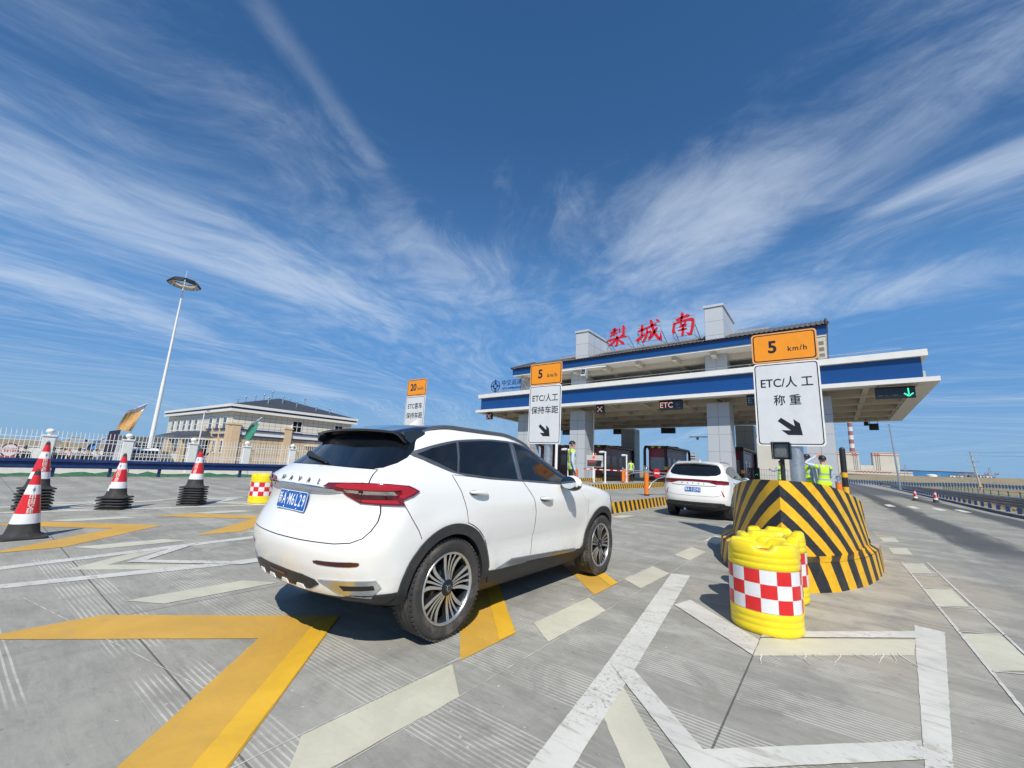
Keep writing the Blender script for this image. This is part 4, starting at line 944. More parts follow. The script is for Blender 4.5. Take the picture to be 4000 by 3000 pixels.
# upper storey
UX0, UX1, UY0, UY1 = -25.4, .54, 33.0, 46.6; ZE = 11.13
m = MB()
for a in ((UX0, UX1, UY0, UY0 + .12), (UX0, UX0 + .12, UY0 + .12, UY1), (UX1 - .12, UX1, UY0 + .12, UY1)): sbox(m, *a, ZE - .62, ZE - .03)
m.build('upper_fascia', [M_blue], gan)
m = MB(); sbox(m, UX0 + .05, UX1 - .05, UY0 + .05, UY1, ZE - .74, ZE - .622); m.build('eaves_trim', [M_band], gan)
m = MB(); sbox(m, UX0 + .2, UX1 - .2, UY0 + .3, UY1 - .3, ZE - .735, ZE - .62)
for y in (34.55, 38.2, 42.0, 45.6): sbox(m, UX0 + .2, UX1 - .2, y, y + .5, ZE - 1.20, ZE - .735)
for x in (-24.55, -21.5, -18.5, -15.5, -12.5, -9.5, -6.6, -3.5, -.55):
    for a, b in ((33.3, 34.55), (35.05, 38.2), (38.7, 42.0), (42.5, 45.6)): sbox(m, x, x + .35, a, b, ZE - 1.12, ZE - .735)
m.build('upper_beams', [M_cream], gan)
m = MB(); sbox(m, UX0 + 1.0, UX1 - .3, 46.1, 46.4, ZT + .02, ZE - .74); sbox(m, UX0 + .9, UX0 + 1.2, 36.2, 46.1, ZT + .02, ZE - .74); m.build('upper_back_wall', [M_cream], gan)
m = MB(); sbox(m, -.05, .42, 33.1, 46.0, ZT + .02, ZE - .74)
m.build('end_wall', [M_cream], gan)
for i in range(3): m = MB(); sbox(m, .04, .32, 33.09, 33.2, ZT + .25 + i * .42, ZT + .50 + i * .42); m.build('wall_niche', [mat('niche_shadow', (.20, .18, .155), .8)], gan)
# tiled slope: barrel tiles running up to the parapet
def slope(mb, x0, x1, ya, za, yb, zb, per=.30, nrow=10):
    n = int((x1 - x0) / per) * 6; rows = []
    for r in range(nrow * 2 + 1):
        f = (r // 2 + (r % 2) * .97) / nrow if r < nrow * 2 else 1.0; f = min(f, 1.0); lift = .028 * (1 - (r % 2)) 
        row = []
        for i in range(n + 1):
            x = x0 + (x1 - x0) * i / n; h = .055 * max(0, math.cos(2 * math.pi * i / 6)) + .012
            y = ya + (yb - ya) * f; row.append(Vector((x, y, za + (zb - za) * f + h + lift * .5 + GZ(x, y))))
        rows.append(row)
    mb.rings(rows, 0, (False, False), False, False)
m = MB(); slope(m, UX0 - .12, UX1 + .10, 32.82, ZE - .03, 37.0, ZE + 1.62)
vs = [(UX0 - .1, 32.84, ZE - .06), (UX1 + .08, 32.84, ZE - .06), (UX1 + .08, 37, ZE + 1.58), (UX0 - .1, 37, ZE + 1.58), (UX1 + .08, 47.0, ZE - .06), (UX0 - .1, 47.0, ZE - .06), (UX1 + .08, 42.6, ZE + 1.58), (UX0 - .1, 42.6, ZE + 1.58)]
vs = [(x, y, z + GZ(x, y)) for x, y, z in vs]
m.add(vs, [(0, 3, 2, 1), (4, 6, 7, 5), (3, 7, 6, 2), (0, 1, 4, 5), (1, 2, 6, 4), (0, 5, 7, 3)])
for x in (UX0 - .06, UX1 + .06):
    pts = [Vector((x, y, z + GZ(x, y))) for y, z in ((32.8, ZE + .05), (37, ZE + 1.72), (42.6, ZE + 1.72), (47, ZE + .05))]; m.tube(pts, .10, 8)
m.build('tiled_roof', [M_tile], gan)
m = MB(); sbox(m, -22.6, -3.0, 37.4, 42.2, ZE + 1.2, ZE + 1.95)
m.build('roof_parapet', [mat('grey_parapet', (.33, .335, .335), .8, var=.1)], gan)
for a, b in ((-22.4, -19.2), (-5.4, -3.2)):
    m = MB(); m.tube([(x, 37.5, ZE + 2.12 + GZ(x, 37.5)) for x in (a, (a + b) / 2, b)], .025, 8)
    for x in (a, (a + b) / 2, b): m.cyl((x, 37.5, ZE + 1.94 + GZ(x, 37.5)), (x, 37.5, ZE + 2.12 + GZ(x, 37.5)), .02, n=8)
    m.build('parapet_rail', [M_steel], gan)
for xc in (-17.85, -6.36):
    m = MB(); h = .66; z0, z1 = ZE + .1 + GZ(xc, 34), ZE + 2.96 + GZ(xc, 34) * 1.3; y0, y1 = 33.75, 38.6
    for p0, p1 in (((xc - h, y0), (xc + h, y0)), ((xc + h, y0), (xc + h, y1)), ((xc + h, y1), (xc - h, y1)), ((xc - h, y1), (xc - h, y0))):
        L = math.hypot(p1[0] - p0[0], p1[1] - p0[1]); m.add([(*p0, z0), (*p1, z0), (*p1, z1), (*p0, z1)], [(0, 1, 2, 3)], 0, [(0, z0 - z1), (L, z0 - z1), (L, 0), (0, 0)])
    tw = m.build('roof_pylon', [panel_mat('pylon_panel', (.52, .55, .58), 1.34, 1.15, .014) if 'pylon_panel' not in MATS else MATS['pylon_panel']], gan)
    c = MB(); c.box((xc, (y0 + y1) / 2, z1 + .10), (1.44 + .04, y1 - y0 + .16, .20), 0, None, .015); c.build('pylon_cap', [M_pier], tw)
m = MB(); pts = [(x, 33.0, ZT + .27 + GZ(x, 33)) for x in range(-24, 5, 4)]
m.tube(pts, .018, 6)
for p in pts: m.cyl((p[0], 33.0, ZT + GZ(p[0], 33)), p, .014, n=6)
m.build('canopy_rail', [M_steel], gan)
m = MB(); m.tube([(-17.42, 35.55, .33), (-17.42, 35.55, 6.3), (-17.6, 35.5, 6.6)], .07, 10); m.build('downpipe', [M_white], gan)

# ---- signs standing on the roof
M_letter = mat('red_sign_face', (.62, .012, .022), .35, var=.06); M_letterside = mat('red_sign_return', (.55, .20, .22), .4)
def brush(mb, strokes, M, s, d=.10):
    """brush strokes: each a list of (x, y, width) in a unit square"""
    for st in strokes:
        # resample with a smooth curve
        P = [Vector((x - .5, y - .5, w)) for x, y, w in st]; Q = []
        n = len(P)
        for i in range(n - 1):
            p0, p1, p2, p3 = P[max(i - 1, 0)], P[i], P[i + 1], P[min(i + 2, n - 1)]
            for k in range(6):
                t = k / 6; Q.append(.5 * ((2 * p1) + (p2 - p0) * t + (2 * p0 - 5 * p1 + 4 * p2 - p3) * t * t + (3 * p1 - p0 - 3 * p2 + p3) * t ** 3))
        Q.append(P[-1]); L = []; Rr = []
        for i, q in enumerate(Q):
            a, b = Q[max(i - 1, 0)], Q[min(i + 1, len(Q) - 1)]; t = Vector((b.x - a.x, b.y - a.y)); t = t.normalized() if t.length else Vector((1, 0)); nn = Vector((-t.y, t.x)); w = max(q.z, .006) / 2
            L.append((q.x + nn.x * w, q.y + nn.y * w)); Rr.append((q.x - nn.x * w, q.y - nn.y * w))
        k = len(Q)
        top = [M @ Vector((x * s, y * s, d)) for x, y in L] + [M @ Vector((x * s, y * s, d)) for x, y in Rr]; bot = [M @ Vector((x * s, y * s, 0)) for x, y in L] + [M @ Vector((x * s, y * s, 0)) for x, y in Rr]
        fs = [(i, k + i, k + i + 1, i + 1) for i in range(k - 1)]
        mb.add(top, fs, 0); mb.add(bot, [f[::-1] for f in fs], 1)
        v = top + bot; o = 2 * k; sd = [(i, i + 1, o + i + 1, o + i) for i in range(k - 1)] + [(k + i + 1, k + i, o + k + i, o + k + i + 1) for i in range(k - 1)] + [(0, o, o + k, k), (k - 1, 2 * k - 1, o + 2 * k - 1, o + k - 1)]
        mb.add(v, sd, 1)
NAN = [[(.20, .73, .05), (.34, .75, .10), (.55, .81, .10), (.72, .84, .12), (.78, .82, .05)], [(.44, .99, .05), (.48, .94, .13), (.46, .78, .10), (.42, .64, .06)],
       [(.06, .18, .04), (.09, .24, .14), (.10, .40, .10), (.14, .58, .10), (.17, .62, .05)], [(.15, .57, .05), (.32, .62, .08), (.60, .66, .09), (.86, .66, .13), (.92, .60, .12), (.90, .40, .12), (.84, .16, .11), (.76, .07, .12), (.66, .13, .05), (.61, .17, .02)],
       [(.38, .60, .05), (.42, .55, .08), (.40, .48, .05)], [(.62, .63, .05), (.58, .55, .08), (.53, .48, .05)], [(.33, .42, .04), (.45, .44, .07), (.62, .47, .08), (.66, .46, .04)], [(.28, .27, .04), (.42, .29, .07), (.60, .31, .08), (.66, .30, .04)],
       [(.50, .52, .05), (.50, .40, .09), (.49, .20, .10), (.46, .06, .10), (.44, .02, .04)]]
CHENG = [[(.08, .52, .05), (.18, .56, .09), (.34, .60, .10), (.38, .59, .04)], [(.22, .80, .05), (.26, .76, .10), (.25, .55, .09), (.24, .30, .09)], [(.02, .08, .12), (.08, .14, .13), (.24, .28, .10), (.36, .36, .05)],
         [(.38, .62, .04), (.52, .66, .09), (.70, .73, .10), (.82, .76, .06)], [(.44, .64, .05), (.45, .46, .09), (.40, .24, .09), (.30, .04, .08), (.26, .0, .03)], [(.44, .42, .04), (.54, .45, .08), (.60, .43, .08), (.58, .26, .07), (.52, .18, .06), (.48, .22, .02)],
         [(.58, .99, .05), (.62, .90, .12), (.66, .66, .11), (.74, .38, .11), (.86, .14, .12), (.95, .04, .12), (.98, .16, .08), (.97, .34, .02)], [(.84, .60, .04), (.80, .52, .09), (.68, .30, .09), (.56, .14, .08), (.48, .08, .03)], [(.80, .96, .03), (.86, .91, .10), (.92, .84, .05)]]
LI = [[(.46, .93, .03), (.40, .90, .08), (.30, .85, .05)], [(.20, .70, .04), (.34, .76, .08), (.50, .82, .09), (.54, .82, .04)], [(.40, .90, .04), (.42, .80, .08), (.38, .60, .08), (.36, .52, .05)], [(.38, .72, .04), (.28, .60, .07), (.18, .50, .05)], [(.42, .72, .04), (.48, .64, .07), (.52, .60, .04)],
      [(.62, .90, .04), (.64, .80, .08), (.62, .66, .06)], [(.78, .99, .05), (.82, .92, .11), (.82, .70, .11), (.80, .54, .11), (.72, .50, .05), (.66, .55, .02)],
      [(.02, .30, .05), (.16, .32, .10), (.45, .38, .10), (.76, .43, .11), (.90, .42, .10), (.96, .38, .04)], [(.48, .52, .04), (.52, .46, .10), (.52, .24, .10), (.50, .06, .10), (.44, .00, .07), (.38, .06, .02)], [(.46, .34, .05), (.34, .20, .10), (.20, .10, .09), (.10, .06, .03)], [(.56, .34, .05), (.68, .20, .11), (.78, .10, .14), (.82, .03, .05)]]
def roof_letter(x, z, w, h, strokes, label):
    t = thing('rooftop_letter', label, 'sign', (x, 34.05, z), 0, 'red letters along the roof'); m = MB(); M = Matrix.Translation((0, -.12, h / 2)) @ Matrix(((w, 0, 0, 0), (0, 0, -1, 0), (0, h, 0, 0), (0, 0, 0, 1)))
    brush(m, strokes, M, 1.0, .12); m.build('letter_face', [M_letter, M_letterside], t)
    f = MB(); zt = h * .86
    for sx in (-.46, .46):
        f.cyl((sx * w, 0, -.25), (sx * w, 0, zt), .03, n=8); f.cyl((sx * w, 0, zt * .6), (sx * w + .10, 1.35, .12), .03, n=8); f.cyl((sx * w, 0, .1), (sx * w + .08, .95, .0), .022, n=8)
    for zz in (.12, zt * .5, zt * .82, zt): f.cyl((-.46 * w, 0, zz), (.46 * w, 0, zz), .022, n=8)
    f.build('letter_frame', [M_steel], t)
roof_letter(-14.42, 12.13, 2.05, 1.85, LI, 'first red brush-style rooftop character, next to the left roof pylon')
roof_letter(-11.55, 12.13, 2.2, 1.95, CHENG, 'middle red brush-style rooftop character, between the other two')
roof_letter(-8.70, 12.16, 1.86, 2.06, NAN, 'largest red brush-style rooftop character, next to the right roof pylon')

M_logo = mat('dark_blue_sign_face', (.012, .05, .20), .4)
lg = thing('rooftop_logo_sign', 'blue emblem and lettering on posts at the left end of the canopy roof', 'sign', (-27.85, 33.3, 0)); zc = 9.32
m = MB(); r_ = .60; Mf = face_me((0, 0, zc))
ring = lambda r, ww, sx=1: [[Mf @ Vector((rr * math.cos(a) * sx, rr * math.sin(a), zz)) for a in [2 * math.pi * i / 40 for i in range(40)]] for rr, zz in ((r, .06), (r - ww, .06), (r - ww, 0), (r, 0), (r, .06))]
m.rings(ring(.62, .07), 0, (False, False), False)
for a, L, w in ((90, .80, .13), (270, .80, .13), (0, .66, .11), (180, .66, .11)):
    c, s = math.cos(R(a)), math.sin(R(a)); m.prism([(c * .16 - s * w, s * .16 + c * w), (c * .34 - s * w * .9, s * .34 + c * w * .9), (c * L, s * L), (c * .34 + s * w * .9, s * .34 - c * w * .9), (c * .16 + s * w, s * .16 - c * w)], Mf, 0, .06)
for a in range(0, 360, 90):
    c, s = math.cos(R(a)), math.sin(R(a)); m.prism([(c * .22 - s * .20, s * .22 + c * .20), (c * .27 - s * .24, s * .27 + c * .24), (c * .27 + s * .24, s * .27 - c * .24), (c * .22 + s * .20, s * .22 - c * .20)], Mf, 0, .06)
m.build('emblem', [M_logo], lg)
m = MB(); m.text3('中交高速', face_me((2.16, 0, 9.54)), .66, .05, 0, bold=.02); m.build('sign_characters', [M_logo], lg)
m = MB(); m.text3('CCCC EXPRESSWAY', face_me((2.16, 0, 8.98)), .27, .05, 0, bold=.02, sx=1.02); m.build('sign_latin_lettering', [M_logo], lg)
m = MB()
for x in (-.35, .45, 1.1, 3.45): m.cyl((x, .06, 8.3), (x, .06, 9.75), .02, n=6); m.cyl((x, .06, 9.2 if x < 3 else 9.7), (x + .55, 1.1, 8.35), .025, n=6)
for z_ in (8.75, 9.35): m.cyl((-.35, .06, z_), (3.45, .06, z_), .015, n=6)
m.build('sign_frame', [M_steel], lg)

# ---- lane signals under the canopy
M_sig = mat('signal_face', (.012, .014, .020), .25, var=.2, coat=.3); M_sigbody = mat('signal_housing', (.02, .02, .022), .5)
def led(name, col, st): return mat(name, tuple(c * .5 for c in col), .5, emit=col, estr=st)
L_red = led('red_led', (1.0, .16, .12), .75); L_pale = led('pale_red_led', (1.0, .50, .42), .55); L_green = led('green_led', (.04, 1.0, .45), 1.5); L_dim = mat('unlit_led', (.20, .25, .28), .5); L_dim2 = mat('unlit_led_dark', (.045, .055, .062), .5)
def signal(x, z, w, h, label, draw, y=33.05, group='lane signals hanging under the canopy', name='lane_signal', d=.22):
    t = thing(name, label, 'lane signal', (x, y, z), 0, group); m = MB(); m.box((0, d / 2, 0), (w, d, h), 0, None, .02); m.prism(rrect(w - .04, h - .04, .02), face_me((0, 0, 0)), .001, .004, 1); m.box((0, -.08, h / 2 + .008), (w + .02, .22, .014), 0); m.build('housing', [M_sigbody, M_sig], t)
    top = ZB + .30 + GZ(x, y) - z
    for s in (-1, 1): 
        b = MB(); b.cyl((s * w * .4, d * .6, h / 2 - .02), (s * w * .4, d * .6, max(top, h / 2 + .05)), .025, n=8); b.build('hanger', [M_steel], t)
    if draw:
        m = MB(); mats = draw(m, face_me((0, -.006, 0)), w, h); m.build('display', mats, t)
def cross(m, M, w, h):
    k = min(w, h) * .36
    for s in (-1, 1): m.prism([(-k, -s * k * 1.0 + .028), (-k + .028, -s * k), (k, s * k - .028), (k - .028, s * k)] if s < 0 else [(-k, -k + .028), (-k + .028, -k), (k, k - .028), (k - .028, k)], M, 0, .003)
    return [L_pale]
def cross2(m, M, w, h):
    k = min(w, h) * .34
    for s in (-1, 1): m.tube([M @ Vector((-k, -s * k, .004)), M @ Vector((k, s * k, .004))], .024, 6)
    return [L_pale]
def etc(c1_, c2_, arrow):
    def f(m, M, w, h):
        m.text('ETC', M @ Matrix.Translation((-w * .19, 0, 0)), h * .86, .003, 0, bold=.01, sx=.95)
        if arrow:
            x = w * .33; m.prism([(x - .028, h * .38), (x + .028, h * .38), (x + .028, -h * .2), (x - .028, -h * .2)], M, .001, .004, 1)
            for s in (-1, 1): m.tube([M @ Vector((x, -h * .36, .004)), M @ Vector((x + s * .20, -h * .08, .004))], .03, 6, 1)
        else:
            x = w * .30
            for a in range(0, 180, 45): m.tube([M @ Vector((x - .22 * math.cos(R(a)), -.22 * math.sin(R(a)), .004)), M @ Vector((x + .22 * math.cos(R(a)), .22 * math.sin(R(a)), .004))], .010, 5, 1)
        return [c1_, c2_]
    return f
signal(-28.30, 6.08, .74, .64, 'small square lane signal with a red cross at the far left end of the canopy', cross2)
signal(-15.63, 6.34, .74, .66, 'small square lane signal with a red cross, right of the second gantry column', cross2)
signal(-9.59, 6.43, 1.76, .70, 'wide display reading ETC in pale red letters above the middle lanes', etc(L_pale, L_dim, False))
signal(-3.45, 6.52, 1.76, .66, 'unlit lane display half hidden behind the nearest tall sign', etc(L_dim, L_dim2, False))
signal(3.47, 6.60, 1.78, .64, 'wide lane display with a lit green arrow at the right end of the canopy', etc(L_dim2, L_green, True))
for x, z, lb in ((-27.3, 5.66, 'black display box hanging from the back of the canopy behind the second column'), (-20.1, 5.74, 'black display box seen from behind the left opening under the canopy'), (-14.3, 5.82, 'black display box in the middle opening at the back of the canopy')):
    signal(x, z, 1.58, .60, lb, None, 48.0, 'black displays along the back of the canopy', 'rear_display')
signal(3.40, 6.03, .64, .54, 'black square display under the back right corner of the canopy', None, 48.0, 'black displays along the back of the canopy', 'rear_display')
fl = thing('floodlight', 'small dark floodlight beside the square display under the right corner of the canopy', 'lamp', (2.9, 48.0, 6.32)); m = MB(); m.box((0, 0, 0), (.32, .2, .34), 0, None, .02); m.build('lamp_head', [M_sigbody], fl); m = MB(); m.tube([(0, .05, .15), (0, .05, .42)], .03, 8); m.build('bracket', [M_black], fl)

# camera masts reaching over the lanes
def cam_mast(x, y, zb, reach, xc, label, drop=.30, box=(.30, .42, .52), ball=False):
    t = thing('camera_mast', label, 'camera mast', (x, y, 0), 0, 'camera masts over the lanes'); m = MB(); m.cyl((0, 0, .33), (0, 0, zb + .05), .085, .075, 14); m.box((0, 0, .35), (.34, .34, .03)); m.build('pole', [M_white], t)
    m = MB(); m.cyl((0, 0, zb), (reach, 0, zb), .055, .045, 12); m.build('arm', [M_white], t)
    m = MB(); cx = xc - x; m.cyl((cx, 0, zb), (cx, 0, zb - drop * .6), .04, n=10)
    if ball: m.ball((cx, 0, zb - drop - .05), .13, 14); m.cyl((cx, 0, zb - drop * .5), (cx, 0, zb - drop), .10, .13, 12)
    else:
        B = Matrix.Translation((cx, -.05, zb - drop - .16)) @ Matrix.Rotation(R(-16), 4, 'X') @ Matrix.Rotation(R(8), 4, 'Z'); m.box((0, 0, 0), box, 0, B, .02); m.box((0, -box[1] / 2 - .004, .02), (box[0] * .8, .008, box[2] * .62), 1, B); m.box((0, -box[1] / 2 - .010, -.02), (box[0] * .5, .008, .02), 0, B)
    m.build('camera', [mat('camera_grey', (.42, .44, .46), .4), M_black], t)
cam_mast(-13.25, 22.0, 7.20, 3.2, -11.42, 'white mast with a grey camera box over the lane, rising behind the middle sign', .16)
cam_mast(-7.45, 43.9, 4.80, -3.55, -10.22, 'white arm with a small dome camera seen under the canopy beside the third column', .12, ball=True)
# ------------------------------------------------------------------ tall lane signs
M_orangesign = mat('orange_sign_face', (.86, .30, .008), .35, var=.05, coat=.25); M_whitesign = mat('white_sign_face', (.66, .67, .68), .4, var=.05, vscale=2.5, dirt=.05, coat=.2)
M_orangerim = mat('orange_sign_rim', (.80, .36, .10), .4); M_whiterim = mat('white_sign_rim', (.80, .80, .78), .4)
ARROW = [(445, 1122), (590, 1222), (578, 1140), (645, 1190), (668, 1325), (512, 1322), (440, 1265), (545, 1270), (405, 1160)]
def lane_sign(x, y, w, zb, zm, zt, speed, lines, label, post_x=None, tsx=1.0):
    t = thing('lane_sign', label, 'sign', (x, y, 0), 0, 'tall lane signs with orange speed plates')
    m = MB(); px = 0 if post_x is None else post_x - x; m.cyl((px, .14, .33), (px, .14, zt - .08), .118, .112, 24); m.lathe([(.24, .33), (.24, .36), (.13, .37)], 20, 0, Matrix.Translation((px, .14, 0)))
    for z in (zb + .3, zm - .3, zm + .2): m.box((px, .045, z), (w * .8, .05, .05))
    m.build('post', [M_steel], t)
    h = zm - zb - .012; c = (zm + zb) / 2; m = MB(); F = face_me((0, 0, c)); m.prism(rrect(w, h, .07), F, -.012, .0, 1); m.prism(rrect(w - .05, h - .05, .055), F, .0004, .0016, 2); m.prism(rrect(w - .085, h - .085, .045), F, .0020, .0030, 0)
    wp = m.build('white_plate', [M_whitesign, M_whiterim, M_ink], t)
    for k, (txt, zz, sz, sx) in enumerate(lines): m = MB(); m.text(txt, F @ Matrix.Translation((0, h * zz, .0036)), sz, .0004, 0, bold=.018, sx=sx); m.build('sign_lettering', [M_ink], wp)
    m = MB(); m.prism([((a - 530) * w / 742, (1275 - b) * h / 985 - h * .325) for a, b in ARROW], F, .0034, .0046, 0); m.build('direction_arrow', [M_ink], wp)
    h2 = zt - zm - .012; F2 = face_me((0, 0, (zt + zm) / 2)); m = MB(); m.prism(rrect(w, h2, .06), F2, -.012, .0, 1); m.prism(rrect(w - .05, h2 - .05, .05), F2, .0004, .0016, 2); m.prism(rrect(w - .09, h2 - .09, .04), F2, .0020, .0030, 0)
    op = m.build('orange_plate', [M_orangesign, M_orangerim, M_ink], t)
    m = MB(); m.text(speed, F2 @ Matrix.Translation((-w * .17, .0, .0036)), h2 * .56, .0004, 0, bold=.03, sx=.95 * tsx); m.text('km/h', F2 @ Matrix.Translation((w * .205, -.055, .0036)), h2 * .235, .0004, 0, bold=.02, space=1.2, sx=.95 * tsx); m.build('speed_lettering', [M_ink], op)
    return t
lane_sign(-.535, 9.2, 1.06, 1.90, 3.505, 4.11, '5', [('ETC/人 工', .245, .225, .86), ('称 重', .03, .215, .9)], 'nearest and largest lane sign, 5 km/h plate, on the striped island at the right', -.47)
lane_sign(-6.23, 9.64, 1.06, 1.90, 3.56, 4.20, '5', [('ETC/人工', .27, .235, .90), ('保持车距', .06, .225, 1.0)], 'middle lane sign, 5 km/h plate, rising behind the front of the near car', -6.15)
lane_sign(-11.88, 9.70, 1.06, 1.92, 3.58, 4.22, '20', [('ETC客车', .27, .235, .90), ('保持车距', .06, .225, 1.0)], 'farthest lane sign, 20 km/h plate, showing above the roof of the near car', -11.8)

# warning lamp on the island nose
wl = thing('warning_lamp', 'black square warning lamp on a short black post at the tip of the striped island', 'lamp', (-.57, 7.6, 1.26))
m = MB(); m.cyl((0, .05, 0), (0, .05, .40), .032, n=14); m.build('post', [M_black], wl)
m = MB(); Mb = Matrix.Translation((0, 0, .475)) @ Matrix.Rotation(R(-6), 4, 'Z')
m.box((0, .07, 0), (.235, .12, .25), 0, Mb, .012)
m.add([Mb @ Vector(p) for p in [(-.125, -.06, .132), (.125, -.06, .132), (.1175, .01, .125), (-.1175, .01, .125), (-.125, -.03, -.132), (.125, -.03, -.132), (.1175, .01, -.125), (-.1175, .01, -.125)]], [(0, 1, 2, 3), (4, 7, 6, 5), (0, 3, 7, 4), (1, 5, 6, 2), (3, 2, 1, 0), (5, 6, 7, 4), (4, 7, 3, 0), (2, 6, 5, 1)])
bo = m.build('housing', [M_black], wl)
m = MB(); F = Mb @ face_me((0, .008, 0)); m.prism(rrect(.185, .20, .012), F, 0, .003, 0)
for rr, n in ((0, 1), (.018, 6), (.035, 12), (.052, 18), (.068, 22)):
    for i in range(n): m.prism([(rr * math.cos(2 * math.pi * i / n) + .0062 * math.cos(a), rr * math.sin(2 * math.pi * i / n) + .0062 * math.sin(a)) for a in [R(60 * k) for k in range(6)]], F, .003, .005, 1)
m.build('lens', [mat('smoky_lens', (.10, .11, .115), .15, coat=.5), mat('led_dots', (.34, .33, .30), .3, .4)], bo)

# ------------------------------------------------------------------ crash barrels
M_barrel = mat('yellow_barrel_plastic', (.86, .66, .012), .34, var=.06, vscale=5, coat=.15, dirt=.10, dcol=(.45, .38, .18), bump=.04, bscale=30)
M_check = None
def check_mat():
    m = bpy.data.materials.new('red_white_reflective_checks'); m.use_nodes = True; T = NT(m.node_tree); b = T.n['Principled BSDF']
    tc = T.new('ShaderNodeTexCoord'); x, y, _ = T.xyz(tc.outputs['UV']); vec = tc.outputs['Object']
    p_ = T.math('MODULO', T.math('ADD', T.math('FLOOR', x), T.math('FLOOR', y)), 2.0)
    n = T.noise(vec, 8, 5, .6); c = T.mix(T.math('GREATER_THAN', p_, .5), T.mix(n, (.68, .68, .70), (.78, .78, .78)), T.mix(n, (.58, .015, .018), (.72, .03, .03)))
    ex = T.math('ABSOLUTE', T.math('SUBTRACT', T.math('FRACT', x), .5)); ey = T.math('ABSOLUTE', T.math('SUBTRACT', T.math('FRACT', y), .5))
    T.put(b.inputs['Base Color'], T.mix(T.ss(T.math('MAXIMUM', ex, ey), .485, .495), c, (.55, .50, .42))); b.inputs['Roughness'].default_value = .28
    rib = T.math('SINE', T.math('MULTIPLY', y, 60.0)); wr = T.noise(T.mapping(vec, scale=(1, 1, .6)), 14, 4, .6, 1.5)
    bn = T.new('ShaderNodeBump'); bn.inputs['Strength'].default_value = .35; bn.inputs['Distance'].default_value = .012; T.put(bn.inputs['Height'], T.math('ADD', wr, T.math('MULTIPLY', rib, .06))); T.l.new(bn.outputs[0], b.inputs['Normal'])
    return m
M_check = check_mat()
def barrel(loc, label, group='yellow crash barrels', rz=0.0):
    t = thing('crash_barrel', label, 'barrel', loc, rz, group); N = 72; r = .288
    def lobes(a):          # four broad pads with sloping ends
        t = abs(((a / (math.pi / 2)) % 1.0) - .5) * 2; u = max(0.0, min(1.0, (.80 - t) / .26)); return u * u * (3 - 2 * u)
    ang = [2 * math.pi * i / N for i in range(N)]
    prof = [(r - .018, 0), (r - .004, .012), (r, .035), (r, .062), (r - .0035, .070), (r - .0035, .078), (r, .086), (r, .112), (r - .0035, .12), (r - .0035, .128), (r, .136), (r + .001, .180), (r - .004, .186), (r - .004, .535), (r + .001, .541), (r, .575), (r - .0035, .582), (r - .0035, .59), (r, .598), (r, .628), (r - .0035, .635), (r - .0035, .642), (r, .65), (r - .004, .672)]
    rings = [[Vector((q * math.cos(a), q * math.sin(a), z)) for a in ang] for q, z in prof]
    for q, z0, dz in ((r - .006, .684, .012), (r - .014, .690, .040), (r - .030, .692, .052), (r - .085, .690, .054), (r - .105, .688, .040), (r - .125, .684, .0)):
        rings.append([Vector((q * math.cos(a), q * math.sin(a), z0 + dz * lobes(a))) for a in ang])
    rings += [[Vector((q * math.cos(a), q * math.sin(a), z)) for a in ang] for q, z in ((.125, .682), (.115, .676), (.110, .64))]
    m = MB(); m.rings(rings, 0, (True, False)); m.build('shell', [M_barrel], t)
    m = MB(); m.lathe([(.113, .665), (.105, .650), (0, .645)], 36, 0, None, (False, False)); m.build('filler_recess', [mat('barrel_hole_orange', (.42, .16, .01), .6)], t)
    m = MB(); K = 96; vs = []; uv = []
    for i in range(K + 1):
        a = 2 * math.pi * i / K - math.pi / 2
        for z in (.188, .246, .303, .361, .418, .476, .533): vs.append(((r + .0006) * math.cos(a), (r + .0006) * math.sin(a), z)); uv.append((i / K * 14 + .32, (z - .188) / .115))
    m.add(vs, [(7 * i + j, 7 * i + 7 + j, 7 * i + 8 + j, 7 * i + 1 + j) for i in range(K) for j in range(6)], 0, uv, True); m.build('reflective_sleeve', [M_check], t)
    return t
b1 = barrel((-.56, 4.70, 0), 'front barrel of the row before the striped island, its checked side fully in view', rz=.15)
dup(b1, (-.585, 5.285, 0), 1.1, 'second barrel of the row, just behind the front one'); dup(b1, (-.56, 5.87, 0), 2.3, 'rearmost barrel of the row, touching the foot of the striped island')
dup(b1, (-11.95, 4.97, 0), .6, 'lone yellow barrel far left, beside the rear corner of the near car')

